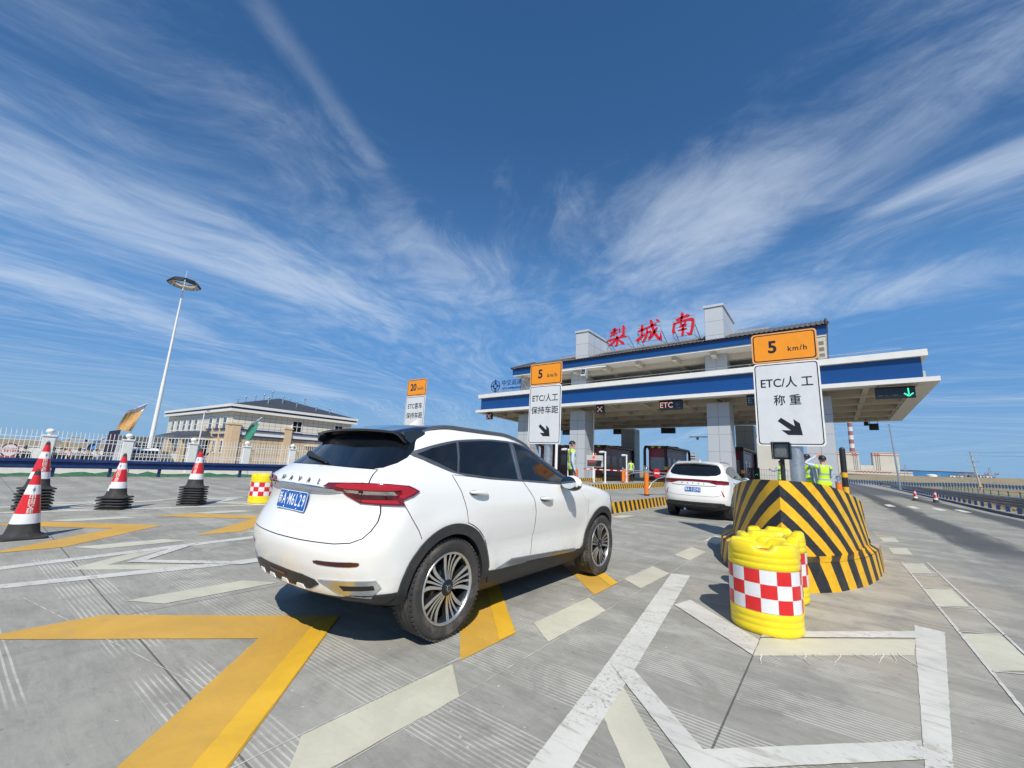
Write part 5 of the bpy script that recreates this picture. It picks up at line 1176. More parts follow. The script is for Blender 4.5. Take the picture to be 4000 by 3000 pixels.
# ------------------------------------------------------------------ traffic cones
M_conered = mat('red_cone_sleeve', (.62, .018, .022), .32, var=.08, coat=.2); M_conewhite = mat('white_cone_sleeve', (.76, .76, .77), .3, var=.05, coat=.2)
M_coneb = mat('black_cone_rubber', (.032, .032, .033), .8, var=.25, vscale=10, bump=.15, dirt=.3, dcol=(.13, .12, .10))
M_conetxt = mat('pale_cone_lettering', (.74, .72, .66), .4); M_conelogo = mat('blue_cone_emblem', (.10, .16, .30), .4)
CR = lambda z: .172 - (.172 - .028) * (z - .045) / (.90 - .045)
def cone(loc, label, group, rz=0.0, text=True):
    t = thing('traffic_cone', label, 'traffic cone', loc, rz, group)
    m = MB(); bs = rrect(.47, .47, .07); h = [(p[0] * .985, p[1] * .985) for p in bs]
    n = len(bs); rg = [[Vector((x * k, y * k, z)) for x, y in bs] for k, z in ((.97, 0), (1, .010), (1, .022), (.96, .030), (.62, .036))]
    m.rings(rg, 0, (True, False), False); m.lathe([(.205, .034), (.185, .05), (CR(.08), .08), (CR(.20), .20)], 36, 0, None, (False, False)); m.build('base', [M_coneb], t)
    m = MB()
    for z0, z1, mi in ((.20, .33, 1), (.33, .585, 0), (.585, .715, 1), (.715, .845, 0)): m.lathe([(CR(z0) + .001, z0), (CR(z1) + .001, z1)], 36, mi, None, (False, False))
    m.build('sleeve', [M_conered, M_conewhite], t)
    m = MB(); m.lathe([(CR(.845), .845), (CR(.88), .88), (.026, .900), (.018, .908), (0, .908)], 24, 0, None, (True, False)); m.tube([(.016 * math.cos(a), 0, .905 + .022 * math.sin(a)) for a in [R(180 * i / 8) for i in range(9)]], .005, 6); m.build('tip', [M_coneb], t)
    if text:
        def wrap(mb, s, z, size, mi, sx=.9):
            vs, fs = glyphs(s, 'CENTER', 0.0, 1.0)
            for ox, oy in ((0, 0), (-.02, 0), (.02, 0)):
              out = []
              for x, y in vs:
                zz = z + y * size; r = CR(zz) + .0025 + abs(ox) * .02 + ox * .01; a = -math.pi / 2 + (x + ox) * size * sx / r; out.append((r * math.cos(a), r * math.sin(a), zz))
              mb.add(out, fs, mi)
        m = MB()
        for k, ch in enumerate('中国交建'): wrap(m, ch, .552 - k * .062, .078, 0)
        m.build('cone_lettering', [M_conetxt], t)
        m = MB(); 
        def star(a0, L, w): return [(math.cos(R(a0 + 90)) * w, math.sin(R(a0 + 90)) * w), (math.cos(R(a0)) * L, math.sin(R(a0)) * L), (-math.cos(R(a0 + 90)) * w, -math.sin(R(a0 + 90)) * w)]
        for a0, L in ((0, .048), (90, .055), (180, .048), (270, .055), (45, .026), (135, .026), (225, .026), (315, .026)):
            vs = []
            for x, y in star(a0, L, .008):
                r = CR(.65 + y) + .0025; a = -math.pi / 2 + x / r; vs.append((r * math.cos(a), r * math.sin(a), .65 + y))
            m.add(vs, [(2, 1, 0)])
        m.build('cone_emblem', [M_conelogo], t)
    return t
c0 = cone((-8.93, .72, 0), 'single tall red and white cone at the left edge, nearest the camera', 'red and white traffic cones', 1.62)
def stack(x, y, n, rz, top_label, label, group, dz=.056):
    rd = random.Random(int(x * 10)); pl = cone((x, y, 0), label, group, rz, False)
    for k in range(1, n): 
        if k == n - 1: dup(c0, (x, y, k * dz), rz, top_label, group)
        else: dup(pl, (x + rd.uniform(-.012, .012), y + rd.uniform(-.012, .012), k * dz), rz + rd.uniform(-.10, .10), label, group)
stack(-12.30, 1.03, 8, 1.72, 'top cone of the stack just behind the nearest single cone', 'cone lower in the stack just behind the nearest single cone', 'cones in the leftmost stack')
stack(-11.90, 2.13, 5, .95, 'top cone of the shortest stack, second stack from the left', 'cone lower in the shortest stack, second from the left', 'cones in the shortest stack')
stack(-12.12, 3.53, 8, .85, 'top cone of the right one of the three stacks, nearest the lone yellow barrel', 'cone lower in the right one of the three stacks', 'cones in the right stack')
dup(c0, (5.24, 46.04, 0), .5, 'small far cone on the asphalt, left one of the pair by the right guard rail', 'cones by the right guard rail'); dup(c0, (6.25, 45.2, 0), .5, 'small far cone on the asphalt, right one of the pair by the right guard rail', 'cones by the right guard rail')

# ------------------------------------------------------------------ booths, tube guards, barriers on the islands
M_maroon = mat('maroon_booth_panel', (.25, .018, .034), .35, var=.15, vscale=2, coat=.15); M_boothglass = mat('booth_window', (.20, .25, .27), .08, .0, spec=.6, var=.25); M_frame = mat('window_frame_grey', (.35, .36, .37), .4, .5)
M_ledge = mat('yellow_ledge', (.78, .44, .015), .5)
def booth(c, label):
    t = thing('toll_booth', label, 'toll booth', (c, 42.0, .33), 0, 'dark red toll booths'); w, L, H = 1.66, 6.6, 2.72
    m = MB(); m.box((0, 0, .06), (w + .14, L + .2, .12)); m.build('plinth', [M_ledge], t)
    m = MB(); m.box((0, 0, .12 + H / 2), (w, L, H), 0, None, .03)
    for y in (-2.0, -.4, 1.3, 2.4): m.box((w / 2, y, .12 + H / 2), (.012, .03, H - .1), 0); m.box((-w / 2, y, .12 + H / 2), (.012, .03, H - .1), 0)
    m.build('body', [M_maroon], t)
    def win(cx, cy, cz, ww, hh, nx, ny=0):
        F = frame((cx, cy, cz), (-ny if ny else 0, nx if nx else 0, 0), (0, 0, 1)) if nx else frame((cx, cy, cz), (1, 0, 0), (0, 0, 1))
        m = MB(); m.prism(rrect(ww + .09, hh + .09, .01), F, -.01, .022, 0); wo = m.build('window_frame', [M_frame], t); g = MB(); g.prism(rrect(ww, hh, .01), F, .0225, .026, 0); g.build('pane', [M_boothglass], wo)
    win(.0, -L / 2, 1.62, 1.20, 1.0, 0, 0); 
    m = MB(); m.box((.24, -L / 2 - .03, 1.62), (.03, .03, 1.0)); m.build('window_mullion', [M_frame], t)
    for s in (1, -1):
        for cy, ww, hh in ((-2.6, .75, .95), (-1.15, 1.0, .95), (.5, .8, .85), (2.9, .6, .5)): win(s * w / 2, cy, 1.66, ww, hh, s)
    m = MB(); m.box((0, 0, .12 + H + .07), (w + .1, L + .12, .14), 0, None, .02); m.build('roof', [M_maroon], t)
    m = MB(); m.box((.1, 1.3, .12 + H + .36), (.8, 1.0, .44), 0, None, .03); m.build('air_conditioner', [M_black], t)
    return t
bt = booth(ISL[1], 'toll booth at the right, mostly hidden behind the second car and the nearest big column')
for c, lb in zip(ISL[2:], ['toll booth with a big front window just left of the second car', 'toll booth left of the booth with the big front window, behind the display board', 'leftmost toll booth, showing behind the post of the middle lane sign']): dup(bt, (c, 42.0, .33), 0, lb)
def tube_uv(mb, pts, r, n=12):
    s = 0; P = [Vector(p) for p in pts]; rg = []; uv = []; a = None
    for i, p in enumerate(P):
        if i: s += (p - P[i - 1]).length
        d = (P[min(i + 1, len(P) - 1)] - P[max(i - 1, 0)]).normalized(); a = d.orthogonal().normalized() if a is None else (a - d * a.dot(d)).normalized(); b = d.cross(a)
        rg.append([p + r * (math.cos(t) * a + math.sin(t) * b) for t in [2 * math.pi * k / n for k in range(n)]]); uv += [(k / n, s) for k in range(n)]
    mb.rings(rg, 0, (False, False), True, True, uv); mb.add(rg[-1], [list(range(n))], 0, [(0, s)] * n)
def bend(p, q, r, up):   # rounded corner between two straight legs
    return [p + (q - p) * 0]
def bump_frame(c, y, label):
    t = thing('tube_guard', label, 'bump guard', (c, y, .33), 0, 'yellow and black tube guards around the booths'); hw, L, H, r = .95, 7.9, 3.12, .42
    def hoop(p0, p1):      # leg up, bend, across, bend, down
        p0, p1 = Vector(p0), Vector(p1); d = (p1 - p0).normalized(); pts = [p0] + [p0 + Vector((0, 0, H - r))]
        for i in range(1, 8): a = R(90 * i / 8); pts.append(p0 + d * (r - r * math.cos(a)) + Vector((0, 0, H - r + r * math.sin(a))))
        n = 12
        for i in range(n + 1): pts.append(p0 + d * r + (p1 - p0 - d * 2 * r) * i / n + Vector((0, 0, H)))
        for i in range(1, 9): a = R(90 - 90 * i / 8); pts.append(p1 - d * (r - r * math.cos(a)) + Vector((0, 0, H - r + r * math.sin(a))))
        pts.append(p1); return pts
    for s in (-1, 1): m = MB(); tube_uv(m, hoop((s * hw, 0, 0), (s * hw, L, 0)), .125); m.build('side_hoop', [M_pole], t)
    for y_ in (.15, L * .5, L - .15): m = MB(); tube_uv(m, [(-hw, y_ + .27, H), (0, y_ + .27, H), (hw, y_ + .27, H)], .11); m.build('cross_tube', [M_pole], t)
    return t
bf = bump_frame(ISL[1], 38.0, 'tube guard at the right, beside the nearest big column behind the second car')
for c, lb in zip(ISL[2:], ['tube guard around the booth with the big front window', 'tube guard behind the display board, around the second booth from the left', 'leftmost tube guard, showing beside the middle lane sign post']): dup(bf, (c, 38.0, .33), 0, lb)
eq = thing('lane_terminal', 'dark lane terminal with small green lights beside the booth behind the second car', 'machine', (-5.35, 44.6, .33)); m = MB(); m.box((0, 0, .85), (.42, .5, 1.7), 0, None, .03); m.build('cabinet', [mat('dark_green_cabinet', (.035, .05, .045), .4)], eq)
m = MB(); m.box((0, -.255, 1.15), (.34, .02, .5)); s_ = m.build('screen', [M_sig], eq)
for i in range(5): m = MB(); m.box((-.1 + .05 * i, -.268, 1.05 + .05 * (i % 3)), (.03, .006, .02)); m.build('green_light', [L_green], s_)

def bollard(x, y, label, z=.33):
    t = thing('ball_top_bollard', label, 'bollard', (x, y, z), 0, 'orange bollards with bright ball tops'); m = MB(); m.cyl((0, 0, 0), (0, 0, .06), .10, n=20, mi=0); m.build('foot', [M_black], t)
    m = MB(); m.cyl((0, 0, .06), (0, 0, .90), .088, n=22); m.build('post', [M_orange], t); m = MB(); m.cyl((0, 0, .90), (0, 0, .955), .098, .094, 22); m.cyl((0, 0, .955), (0, 0, 1.0), .035, n=14); m.build('collar', [M_steel], t); m = MB(); m.ball((0, 0, 1.06), .082, 20); m.build('ball', [M_chrome], t); return t
bb = bollard(-5.90, 16.83, 'orange bollard with a chrome ball on the island just left of the second car')
dup(bb, (-12.44, 30.4, .33), 0, 'small far orange bollard in front of the distant worker'); dup(bb, (.21, 18.2, .33), 0, 'orange bollard on the right island, between the worker and the striped pole')
def swing_gate(x, y, ang, label, discs):
    t = thing('swing_gate', label, 'gate', (x, y, .33), ang, 'tubular swing gates on the bollards'); m = MB(); m.cyl((.09, 0, .80), (2.0, 0, .80), .022, n=10); m.cyl((.09, 0, .92), (2.0, 0, .92), .022, n=10); m.cyl((2.0, 0, .80), (2.0, 0, .92), .022, n=10); m.build('bars', [M_steel], t)
    m = MB(); m.tube([(.09, 0, .25), (.28, 0, .48), (.62, 0, .68), (1.1, 0, .78), (1.6, 0, .80)], .024, 10); m.build('brace', [M_steel], t)
    for dx in discs:
        m = MB(); m.cyl((dx, -.045, .90), (dx, -.03, .90), .19, n=32); d = m.build('no_entry_disc', [M_redpaint], t); m = MB(); m.box((dx, -.048, .90), (.27, .006, .055)); m.build('white_bar', [M_white], d)
swing_gate(-5.90, 16.83, R(66), 'swing gate with red no-entry discs, on the bollard beside the second car', (.55, 1.35)); swing_gate(-12.44, 30.4, R(12), 'plain tubular swing gate on the far small bollard', ())
# display board
db = thing('display_board', 'grey display board with a red cross and red text, beside the standing worker', 'display board', (-12.80, 26.3, .33)); m = MB(); m.box((0, 0, .45), (.10, .08, .9)); m.build('post', [M_white], db)
m = MB(); m.box((0, .06, 1.42), (1.18, .16, .80), 0, None, .015); bd = m.build('case', [mat('pale_grey_case', (.55, .56, .54), .45)], db)
m = MB(); m.box((0, -.024, 1.27), (1.04, .01, .42)); sc_ = m.build('screen', [mat('dark_led_screen', (.075, .055, .055), .5)], bd)
m = MB(); m.box((-.04, -.024, 1.67), (.21, .012, .19)); cr_ = m.build('red_signal', [L_red], bd); m = MB()
m.tube([(-.04 - .06, -.034, 1.61), (-.04 + .06, -.034, 1.73)], .012, 6); m.build('cross_bar', [mat('dark_red', (.16, .01, .01), .5)], cr_); m = MB(); m.tube([(-.04 - .06, -.034, 1.73), (-.04 + .06, -.034, 1.61)], .012, 6); m.build('cross_bar', [MATS['dark_red']], cr_)
m = MB(); m.text('限速车道', face_me((-.18, -.031, 1.37)), .13, .001, 0, bold=.01); m.build('led_text', [mat('dim_red_led', (.3, .02, .02), .5, emit=(1, .08, .08), estr=.55)], sc_)
m = MB(); m.ball((.05, .05, 1.90), .06, 12); m.build('beacon', [mat('amber_beacon', (.55, .22, .04), .3)], db)
def white_pole(x, y, h, label):
    t = thing('reader_pole', label, 'pole', (x, y, .33), 0, 'white reader poles on the far island'); m = MB(); m.cyl((0, 0, 0), (0, 0, h), .055, n=14); m.box((0, 0, .015), (.24, .24, .03)); m.build('post', [M_white], t); m = MB(); m.box((0, -.06, h + .06), (.30, .24, .10), 0, Matrix.Rotation(R(14), 4, 'X') @ Matrix.Translation((0, 0, 0)), .02); m.cyl((0, 0, h - .06), (0, 0, h + .04), .07, n=12); m.build('reader', [M_white], t); return t
wp_ = white_pole(-12.0, 26.3, 2.05, 'white reader pole just right of the display board'); dup(wp_, (-12.55, 31.4, .33), 0, 'white reader pole beside the distant worker'); dup(wp_, (-14.4 + 1.1, 23.6, .33), 0, 'white reader pole left of the standing worker')
ba = thing('barrier_arm', 'red and white barrier arm lowered across the lane behind the display board', 'barrier', (-12.9, 32.2, .33)); m = MB(); m.box((0, 0, .5), (.30, .32, 1.0), 0, None, .02); m.build('cabinet', [M_orange], ba)
m = MB(); 
for i in range(12): m.box((-.16 - .30 * (i + .5), -.05, .84), (.30, .04, .085), i % 2)
m.build('arm', [M_white, M_redpaint], ba)
ob = thing('orange_cabinet', 'small orange cabinet low at the left of the standing worker', 'cabinet', (-13.45, 24.6, .33)); m = MB(); m.box((0, 0, .42), (.46, .40, .84), 0, None, .03); m.build('cabinet_body', [M_orange], ob); m = MB(); m.box((0, -.205, .55), (.30, .012, .2)); m.build('door', [mat('dark_orange', (.6, .12, .02), .5)], ob)
sp_ = thing('striped_pole', 'thick black and yellow striped pole at the right edge of the right island', 'pole', (.43, 20.0, .33)); m = MB(); tube_uv(m, [(0, 0, 0), (0, 0, .6), (0, 0, 1.28)], .095, 20); m.cyl((0, 0, 1.28), (0, 0, 2.12), .095, n=20, mi=1); m.ball((0, 0, 2.12), .095, 16, 1); m.build('tube', [M_pole, M_black], sp_); m = MB(); m.lathe([(.20, 0), (.20, .03), (.10, .05)], 20); m.build('foot', [M_black], sp_)
dup(sp_, (-1.02, 20.4, .33), .3, 'second striped pole, its dark top showing behind the worker in the black cap')
# ------------------------------------------------------------------ second car
_x2 = {.20: .60, .28: .42, .345: .26, .385: .12, .42: .09, .50: .06, .60: .04, .70: .04, .775: .05, .86: .065, .93: .08, 1.00: .09, 1.04: .095, 1.08: .10, 1.12: .11, 1.16: .13, 1.20: .16, 1.25: .20, 1.33: .27, 1.42: .355, 1.50: .44, 1.56: .51, 1.60: .58, 1.63: .68, 1.655: .86, 1.672: 1.15, 1.68: 1.42}
LV2 = [(z if z <= 1.0 else 1.0 + (z - 1.0) * 1.045, _x2[z], k[1] + .03, k[2] * (1.02 if z < 1.2 else 1.035), k[3], k[4], k[5], k[6]) for (z, *k) in LV1]
def build_suv_back():
    root = thing('waiting_suv', 'white SUV with a full-width red tail lamp, waiting farther ahead at the toll lane', 'car')
    arches = [(.97, .37), (3.70, .37)]; sh, body = make_body(body_mesh(LV2, arches, .02), arches, root)
    side_set(sh, root, arches, M_trim, True)
    TG = mir([(0, .675), (.55, .68), (.70, .72), (.77, .78), (.785, .90), (.77, 1.02), (.76, 1.10), (.73, 1.22), (0, 1.225)])
    m = MB(); sh.decal(m, TG, 'rear', 1, .0035, .06); sh.strip(m, TG, .014, 'rear', 1, .001, 1, True); gate = m.build('tailgate', [M_carpaint, M_gap], root)
    m = MB(); sh.decal(m, mir([(0, 1.235), (.40, 1.245), (.62, 1.27), (.705, 1.32), (.715, 1.38), (.68, 1.47), (.62, 1.555), (0, 1.585)]), 'rear', 1, .006, .06); m.build('rear_window', [M_glassdark], gate)
    m = MB(); sh.decal(m, mir([(0, 1.145), (.62, 1.135), (.80, 1.125), (.80, 1.03), (.62, 1.015), (.42, 1.07), (0, 1.080)]), 'rear', 1, .012, .05, 0, True, .02); lo = m.build('tail_lamp', [M_red1], root)
    for sg in (1, -1):
        m = MB(); sh.decal(m, [(.60, 1.132), (.80, 1.128), (.95, 1.118), (.935, 1.03), (.80, 1.02), (.62, 1.022)], 'diag', sg, .014, .04, 0, True, .02); m.build('lamp_end', [M_red1], lo)
        m = MB(); sh.decal(m, [(.50, 1.075), (.62, 1.060), (.78, 1.052), (.90, 1.055), (.90, 1.040), (.74, 1.034), (.60, 1.036)], 'diag', sg, .0165, .04, 0, False); m.build('lamp_band', [M_red2], lo)
        m = MB(); sh.decal(m, [(.655, .86), (.68, .85), (.745, .70), (.735, .68), (.70, .70)], 'diag', sg, .006, .04); m.build('reflector', [M_red2], root)
        mirror_unit(sh, root, sg)
        for k in range(1): m = MB(); sh.decal(m, smooth_poly([(4.05, .925), (4.14, .985), (4.28, .975), (4.42, .92), (4.44, .86), (4.28, .855), (4.12, .88)], 1), 'side', sg, .006, .04); m.build('headlight', [M_glassdark], root)
        m = MB(); pts = []
        for i in range(13):
            x = .75 + 1.7 * i / 12; s = .63; p, n = sh.hit((x, -sg * s, 4), (0, 0, -1)); pts.append(p + Vector((0, 0, .028 if 0 < i < 12 else .004)))
        m.tube(pts, [.010] + [.017] * 11 + [.010], 8); m.build('roof_rail', [M_steel], root)
        m = MB(); sh.decal(m, [(.64, .385), (.66, .50), (.80, .455), (.95, .44), (1.02, .44), (1.03, .31), (.90, .30), (.78, .31)], 'diag', sg, .011, .05, 0, True, .02); m.build('bumper_corner', [M_clad], root)
    m = MB(); sh.decal(m, mir([(0, .50), (.70, .505), (.80, .49), (.80, .33), (0, .31)]), 'rear', 1, .010, .06, 0, True, .02); m.build('lower_bumper', [M_clad], root)
    m = MB(); sh.strip(m, [(-.62, .975), (-.4, .962), (0, .958), (.4, .962), (.62, .975)], .016, 'rear', 1, .006); m.build('gate_ledge_shade', [M_trim], gate)  # dark strip stands in for the shade along the tailgate ledge
    for ch, s in zip('HAVAL', (-.30, -.15, 0, .15, .30)):
        p, n = sh.hit((-3, -s, 1.025), (1, 0, 0)); m = MB(); m.text3(ch, frame(p + n * .004, (0, -1, 0), (.15, 0, 1)), .062, .005, 0, bold=.012, sx=1.1); m.build('badge_letter', [M_trim], gate)
    plate(gate, .045, .85, .06, '新A·0JD45')
    m = MB(); rg = []
    for i in range(21):
        s = -.62 + 1.24 * i / 20; e = abs(s) / .62; p, n = sh.hit((.80, -s, 4), (0, 0, -1)); z1 = 1.628 - .045 * e * e; rg.append([Vector((.86, -s, p.z + .004)), Vector((.55, -s, z1 + .012)), Vector((.40 + .06 * e * e, -s, z1 - .004)), Vector((.42 + .06 * e * e, -s, z1 - .03)), Vector((.62, -s, z1 - .035))])
    m.rings(rg, 0); m.build('spoiler', [M_carpaint], root, auto=40)
    m = MB(); m.rings([[Vector((.98 + l * (1 - t * .75) + .08 * t, w * (1 - t) * .8, 1.69 + .07 * t)) for l, w in ((0, 0), (.04, .022), (.13, .022), (.17, 0), (.13, -.022), (.04, -.022))] for t in (0, .3, .6, .85, 1.0)], 0); m.build('roof_aerial', [M_carpaint], root, auto=50)
    m = MB(); sh.decal(m, mir([(0, 1.16), (.60, 1.16), (.62, 1.21), (.56, 1.47), (.50, 1.56), (0, 1.60)]), 'front', 1, .005, .06); m.build('windscreen', [M_glassdark], root)
    m = MB(); sh.decal(m, mir([(0, .60), (.42, .62), (.60, .72), (.55, .86), (0, .88)]), 'front', 1, .006, .06); m.build('grille', [M_black], root)
    for ax, az in arches:
        for sg in (1, -1): wheel(root, ax, sg, .915)
    m = MB(); m.tube([(.30, .3, .26), (.5, .3, .27), (.9, .25, .27)], .035, 10); m.build('exhaust_pipe', [M_steel], root)
    return root
suv2 = build_suv_back(); suv2.location = (-3.25, 13.12, 0); suv2.rotation_euler.z = math.pi / 2

# ------------------------------------------------------------------ people
M_skin = mat('skin', (.50, .28, .19), .5, var=.08); M_hair = mat('black_hair', (.012, .010, .010), .5, var=.3, vscale=40, bump=.3, bscale=120); M_shirt = mat('pale_blue_shirt', (.50, .57, .72), .8, var=.08, vscale=9, bump=.3, bscale=12)
M_trousers = mat('dark_trousers', (.016, .018, .026), .85, var=.2, vscale=8, bump=.3, bscale=10); M_shoe = mat('black_shoe', (.015, .015, .015), .4); M_eye = mat('eye', (.02, .015, .012), .2)
def vest_mat():
    m = bpy.data.materials.new('hi_vis_vest'); m.use_nodes = True; T = NT(m.node_tree); b = T.n['Principled BSDF']; tc = T.new('ShaderNodeTexCoord').outputs['Object']; x, y, z = T.xyz(tc)
    n = T.noise(tc, 10, 5, .6); c = T.mix(n, (.42, .72, .010), (.62, .95, .02)); s = None
    for z0 in (.99, 1.13): k = T.ss(T.math('ABSOLUTE', T.math('SUBTRACT', z, z0)), .028, .022); s = k if s is None else T.math('MAXIMUM', s, k)
    v = T.math('MULTIPLY', T.ss(T.math('ABSOLUTE', T.math('SUBTRACT', T.math('ABSOLUTE', x), .115)), .026, .020), T.math('GREATER_THAN', z, 1.13)); s = T.math('MAXIMUM', s, v)
    c = T.mix(s, c, (.36, .38, .40)); T.put(b.inputs['Base Color'], c); b.inputs['Roughness'].default_value = .7; b.inputs['Emission Strength'].default_value = 0.0
    bn = T.new('ShaderNodeBump'); bn.inputs['Strength'].default_value = .5; bn.inputs['Distance'].default_value = .02; T.put(bn.inputs['Height'], T.noise(tc, 7, 4)); T.l.new(bn.outputs[0], b.inputs['Normal']); return m
M_vest = vest_mat()
def person(label, loc, rotz, H=1.74, arms=None, head_yaw=0.0, legs=None, vest=True, hat=None, hair_long=False, shirt=None, trousers=None, group=None, female=False):
    k = H / 1.74; t = thing('person', label, 'person', loc, rotz, group)
    sw = .175 if not female else .155; hw = .092
    J = {'pelvis': ((0, 0, .93), .118), 'waist': ((0, .005, 1.07), .108 if not female else .098), 'chest': ((0, .0, 1.25), .132 if not female else .118), 'upper': ((0, -.01, 1.39), .098), 'neck': ((0, -.005, 1.475), .050), 'skull0': ((0, .012, 1.555), .070), 'skull1': ((0, .004, 1.645), .084), 'crown': ((0, -.004, 1.70), .062), 'nose': ((.0 + math.sin(-head_yaw) * .095, math.cos(head_yaw) * .098 + .01, 1.610), .014)}
    E = [('pelvis', 'waist'), ('waist', 'chest'), ('chest', 'upper'), ('upper', 'neck'), ('neck', 'skull0'), ('skull0', 'skull1'), ('skull1', 'crown'), ('skull1', 'nose')]; part = {}
    arms = arms or {}; legs = legs or {}
    for s, sd in ((-1, 'L'), (1, 'R')):
        sh = (s * sw, -.01, 1.405); el, wr = arms.get(sd, ((s * (sw + .055), -.02, 1.125), (s * (sw + .05), .06, .87)))
        J['sh' + sd] = (sh, .062); J['el' + sd] = (el, .044); J['wr' + sd] = (wr, .030)
        E += [('upper', 'sh' + sd), ('sh' + sd, 'el' + sd), ('el' + sd, 'wr' + sd)]
        d = (Vector(wr) - Vector(el)).normalized(); side = d.cross(Vector((0, 1, .2))).normalized(); pal = Vector(wr) + d * .075; nrm = d.cross(side)
        J['pa' + sd] = (tuple(pal), .034); E.append(('wr' + sd, 'pa' + sd))
        for f, off in enumerate((-.028, -.010, .010, .027)):
            L = (.072, .082, .076, .058)[f]; b0 = pal + d * .03 + side * off; b1 = b0 + d * L * .55 + nrm * .010 * s; b2 = b1 + d * L * .35 + nrm * .026 * s
            for nm, p in (('a', b0), ('b', b1), ('c', b2)): J['f%d%s%s' % (f, nm, sd)] = (tuple(p), .0092)
            E += [('pa' + sd, 'f%da%s' % (f, sd)), ('f%da%s' % (f, sd), 'f%db%s' % (f, sd)), ('f%db%s' % (f, sd), 'f%dc%s' % (f, sd))]
        th0 = Vector(wr) + d * .045 + side * .034; th1 = th0 + d * .045 + side * .02; J['ta' + sd] = (tuple(th0), .012); J['tb' + sd] = (tuple(th1), .0095); E += [('wr' + sd, 'ta' + sd), ('ta' + sd, 'tb' + sd)]
        kn, an = legs.get(sd, ((s * .10, .015, .50), (s * .105, -.02, .085))); hp = (s * hw, 0, .90); J['hp' + sd] = (hp, .102); J['kn' + sd] = (kn, .064); J['an' + sd] = (an, .045); J['to' + sd] = ((an[0] + s * .02, an[1] + .17, .035), .034); J['he' + sd] = ((an[0], an[1] - .05, .04), .036)
        E += [('pelvis', 'hp' + sd), ('hp' + sd, 'kn' + sd), ('kn' + sd, 'an' + sd), ('an' + sd, 'to' + sd), ('an' + sd, 'he' + sd)]
    names = list(J); me = bpy.data.meshes.new('body'); me.from_pydata([Vector(J[n][0]) * k for n in names], [(names.index(a), names.index(b)) for a, b in E], []); o = bpy.data.objects.new('body', me); COL.objects.link(o)
    md = o.modifiers.new('s', 'SKIN'); md.use_smooth_shade = True
    for i, n in enumerate(names): me.skin_vertices[0].data[i].radius = (J[n][1] * k, J[n][1] * k * (.80 if n in ('pelvis', 'waist', 'chest', 'upper') else 1)); me.skin_vertices[0].data[i].use_root = (n == 'pelvis')
    o.modifiers.new('u', 'SUBSURF').levels = 2; o.modifiers['u'].render_levels = 2
    # widen the trunk: skin radii are round, so stretch x a little near the torso afterwards
    dg = bpy.context.evaluated_depsgraph_get(); dg.update(); nm = bpy.data.meshes.new_from_object(o.evaluated_get(dg)); o.modifiers.clear(); o.data = nm
    seg = [(Vector(J[a][0]) * k, Vector(J[b][0]) * k, a, b) for a, b in E]
    for v in nm.vertices:
        z = v.co.z / k
        if .86 < z < 1.43 and abs(v.co.x) < .17 * k: v.co.x *= 1 + .20 * math.sin(math.pi * (z - .86) / .57)
    nm.materials.clear()
    for q in (shirt or M_shirt, trousers or M_trousers, M_skin, M_shoe): nm.materials.append(q)
    cls = []
    for p in nm.polygons:
        c = p.center; best = min(seg, key=lambda s: (c - (s[0] + (s[1] - s[0]) * max(0, min(1, (c - s[0]).dot(s[1] - s[0]) / (s[1] - s[0]).length_squared)))).length); n = best[3]
        mi = 0
        if n[:2] in ('kn', 'an', 'hp'): mi = 1
        if n[:2] in ('to', 'he'): mi = 3
        if n in ('skull0', 'skull1', 'crown', 'nose') or (n == 'neck' and c.z > 1.46 * k): mi = 2
        if n[:2] in ('pa', 'ta', 'tb') or n[0] == 'f' : mi = 2
        if mi == 0 and c.z < .955 * k and abs(c.x) < .2 and n[:2] not in ('wr', 'el'): mi = 1
        p.material_index = mi; cls.append((mi, n)); p.use_smooth = True
    o.parent = t
    cy, sy = math.cos(head_yaw), math.sin(head_yaw); hc = Vector((0, .004, 1.62)) * k
    def hd(x, y, z): return hc + Vector((x * cy - y * sy, x * sy + y * cy, z)) * k
    for s in (-1, 1):
        e = MB(); e.ball(hd(s * .031, .079, .006), .0105 * k, 10); e.build('eye', [M_eye], t); e = MB(); e.ball(hd(s * .086, -.008, -.012), .026 * k, 10, 0, (.4, .8, 1.15)); e.build('ear', [M_skin], t)
    e = MB(); e.box((0, 0, 0), (.042 * k, .012 * k, .010 * k), 0, Matrix.Translation(hd(0, .072, -.058)) @ Matrix.Rotation(head_yaw, 4, 'Z'), .003); e.build('mouth', [mat('lips', (.36, .13, .11), .5)], t)
    hb = MB(); rg = []; n = 24
    for j in range(9):
        a = R(90 - 11.0 * j); row = []
        for i in range(n):
            th = 2 * math.pi * i / n; front = max(0, math.sin(th)) ; low = (.012 + .045 * max(0, -math.sin(th)) + (.07 * (1 - front) if hair_long else 0)) * (1 - front) ** .6 - .048 * front
            zz = .103 * math.sin(a) + .012; zz = max(zz, -low) if j > 5 else zz; rr = math.cos(a) * .094 + .006
            row.append(hd(rr * math.cos(th) * .94, rr * math.sin(th) * 1.04 - .006, zz + (0 if j < 8 else -low * .3)))
        rg.append(row)
    hb.rings(rg, 0, (True, False)); hb.build('hair', [M_hair], t)
    if hat: 
        h = MB(); h.lathe([(0, .135), (.07, .13), (.098, .10), (.104, .065), (.104, .05)], 28, 0, Matrix.Translation(hd(0, -.005, -.0)) @ Matrix.Scale(k, 4)); h.prism([(.115 * math.cos(a), .10 + .10 * math.sin(a)) for a in [R(180 * i / 14) for i in range(15)]], Matrix.Translation(hd(0, -.03, .045)) @ Matrix.Rotation(head_yaw, 4, 'Z') @ Matrix.Scale(k, 4), 0, .012); h.build('cap', [M_black], t)
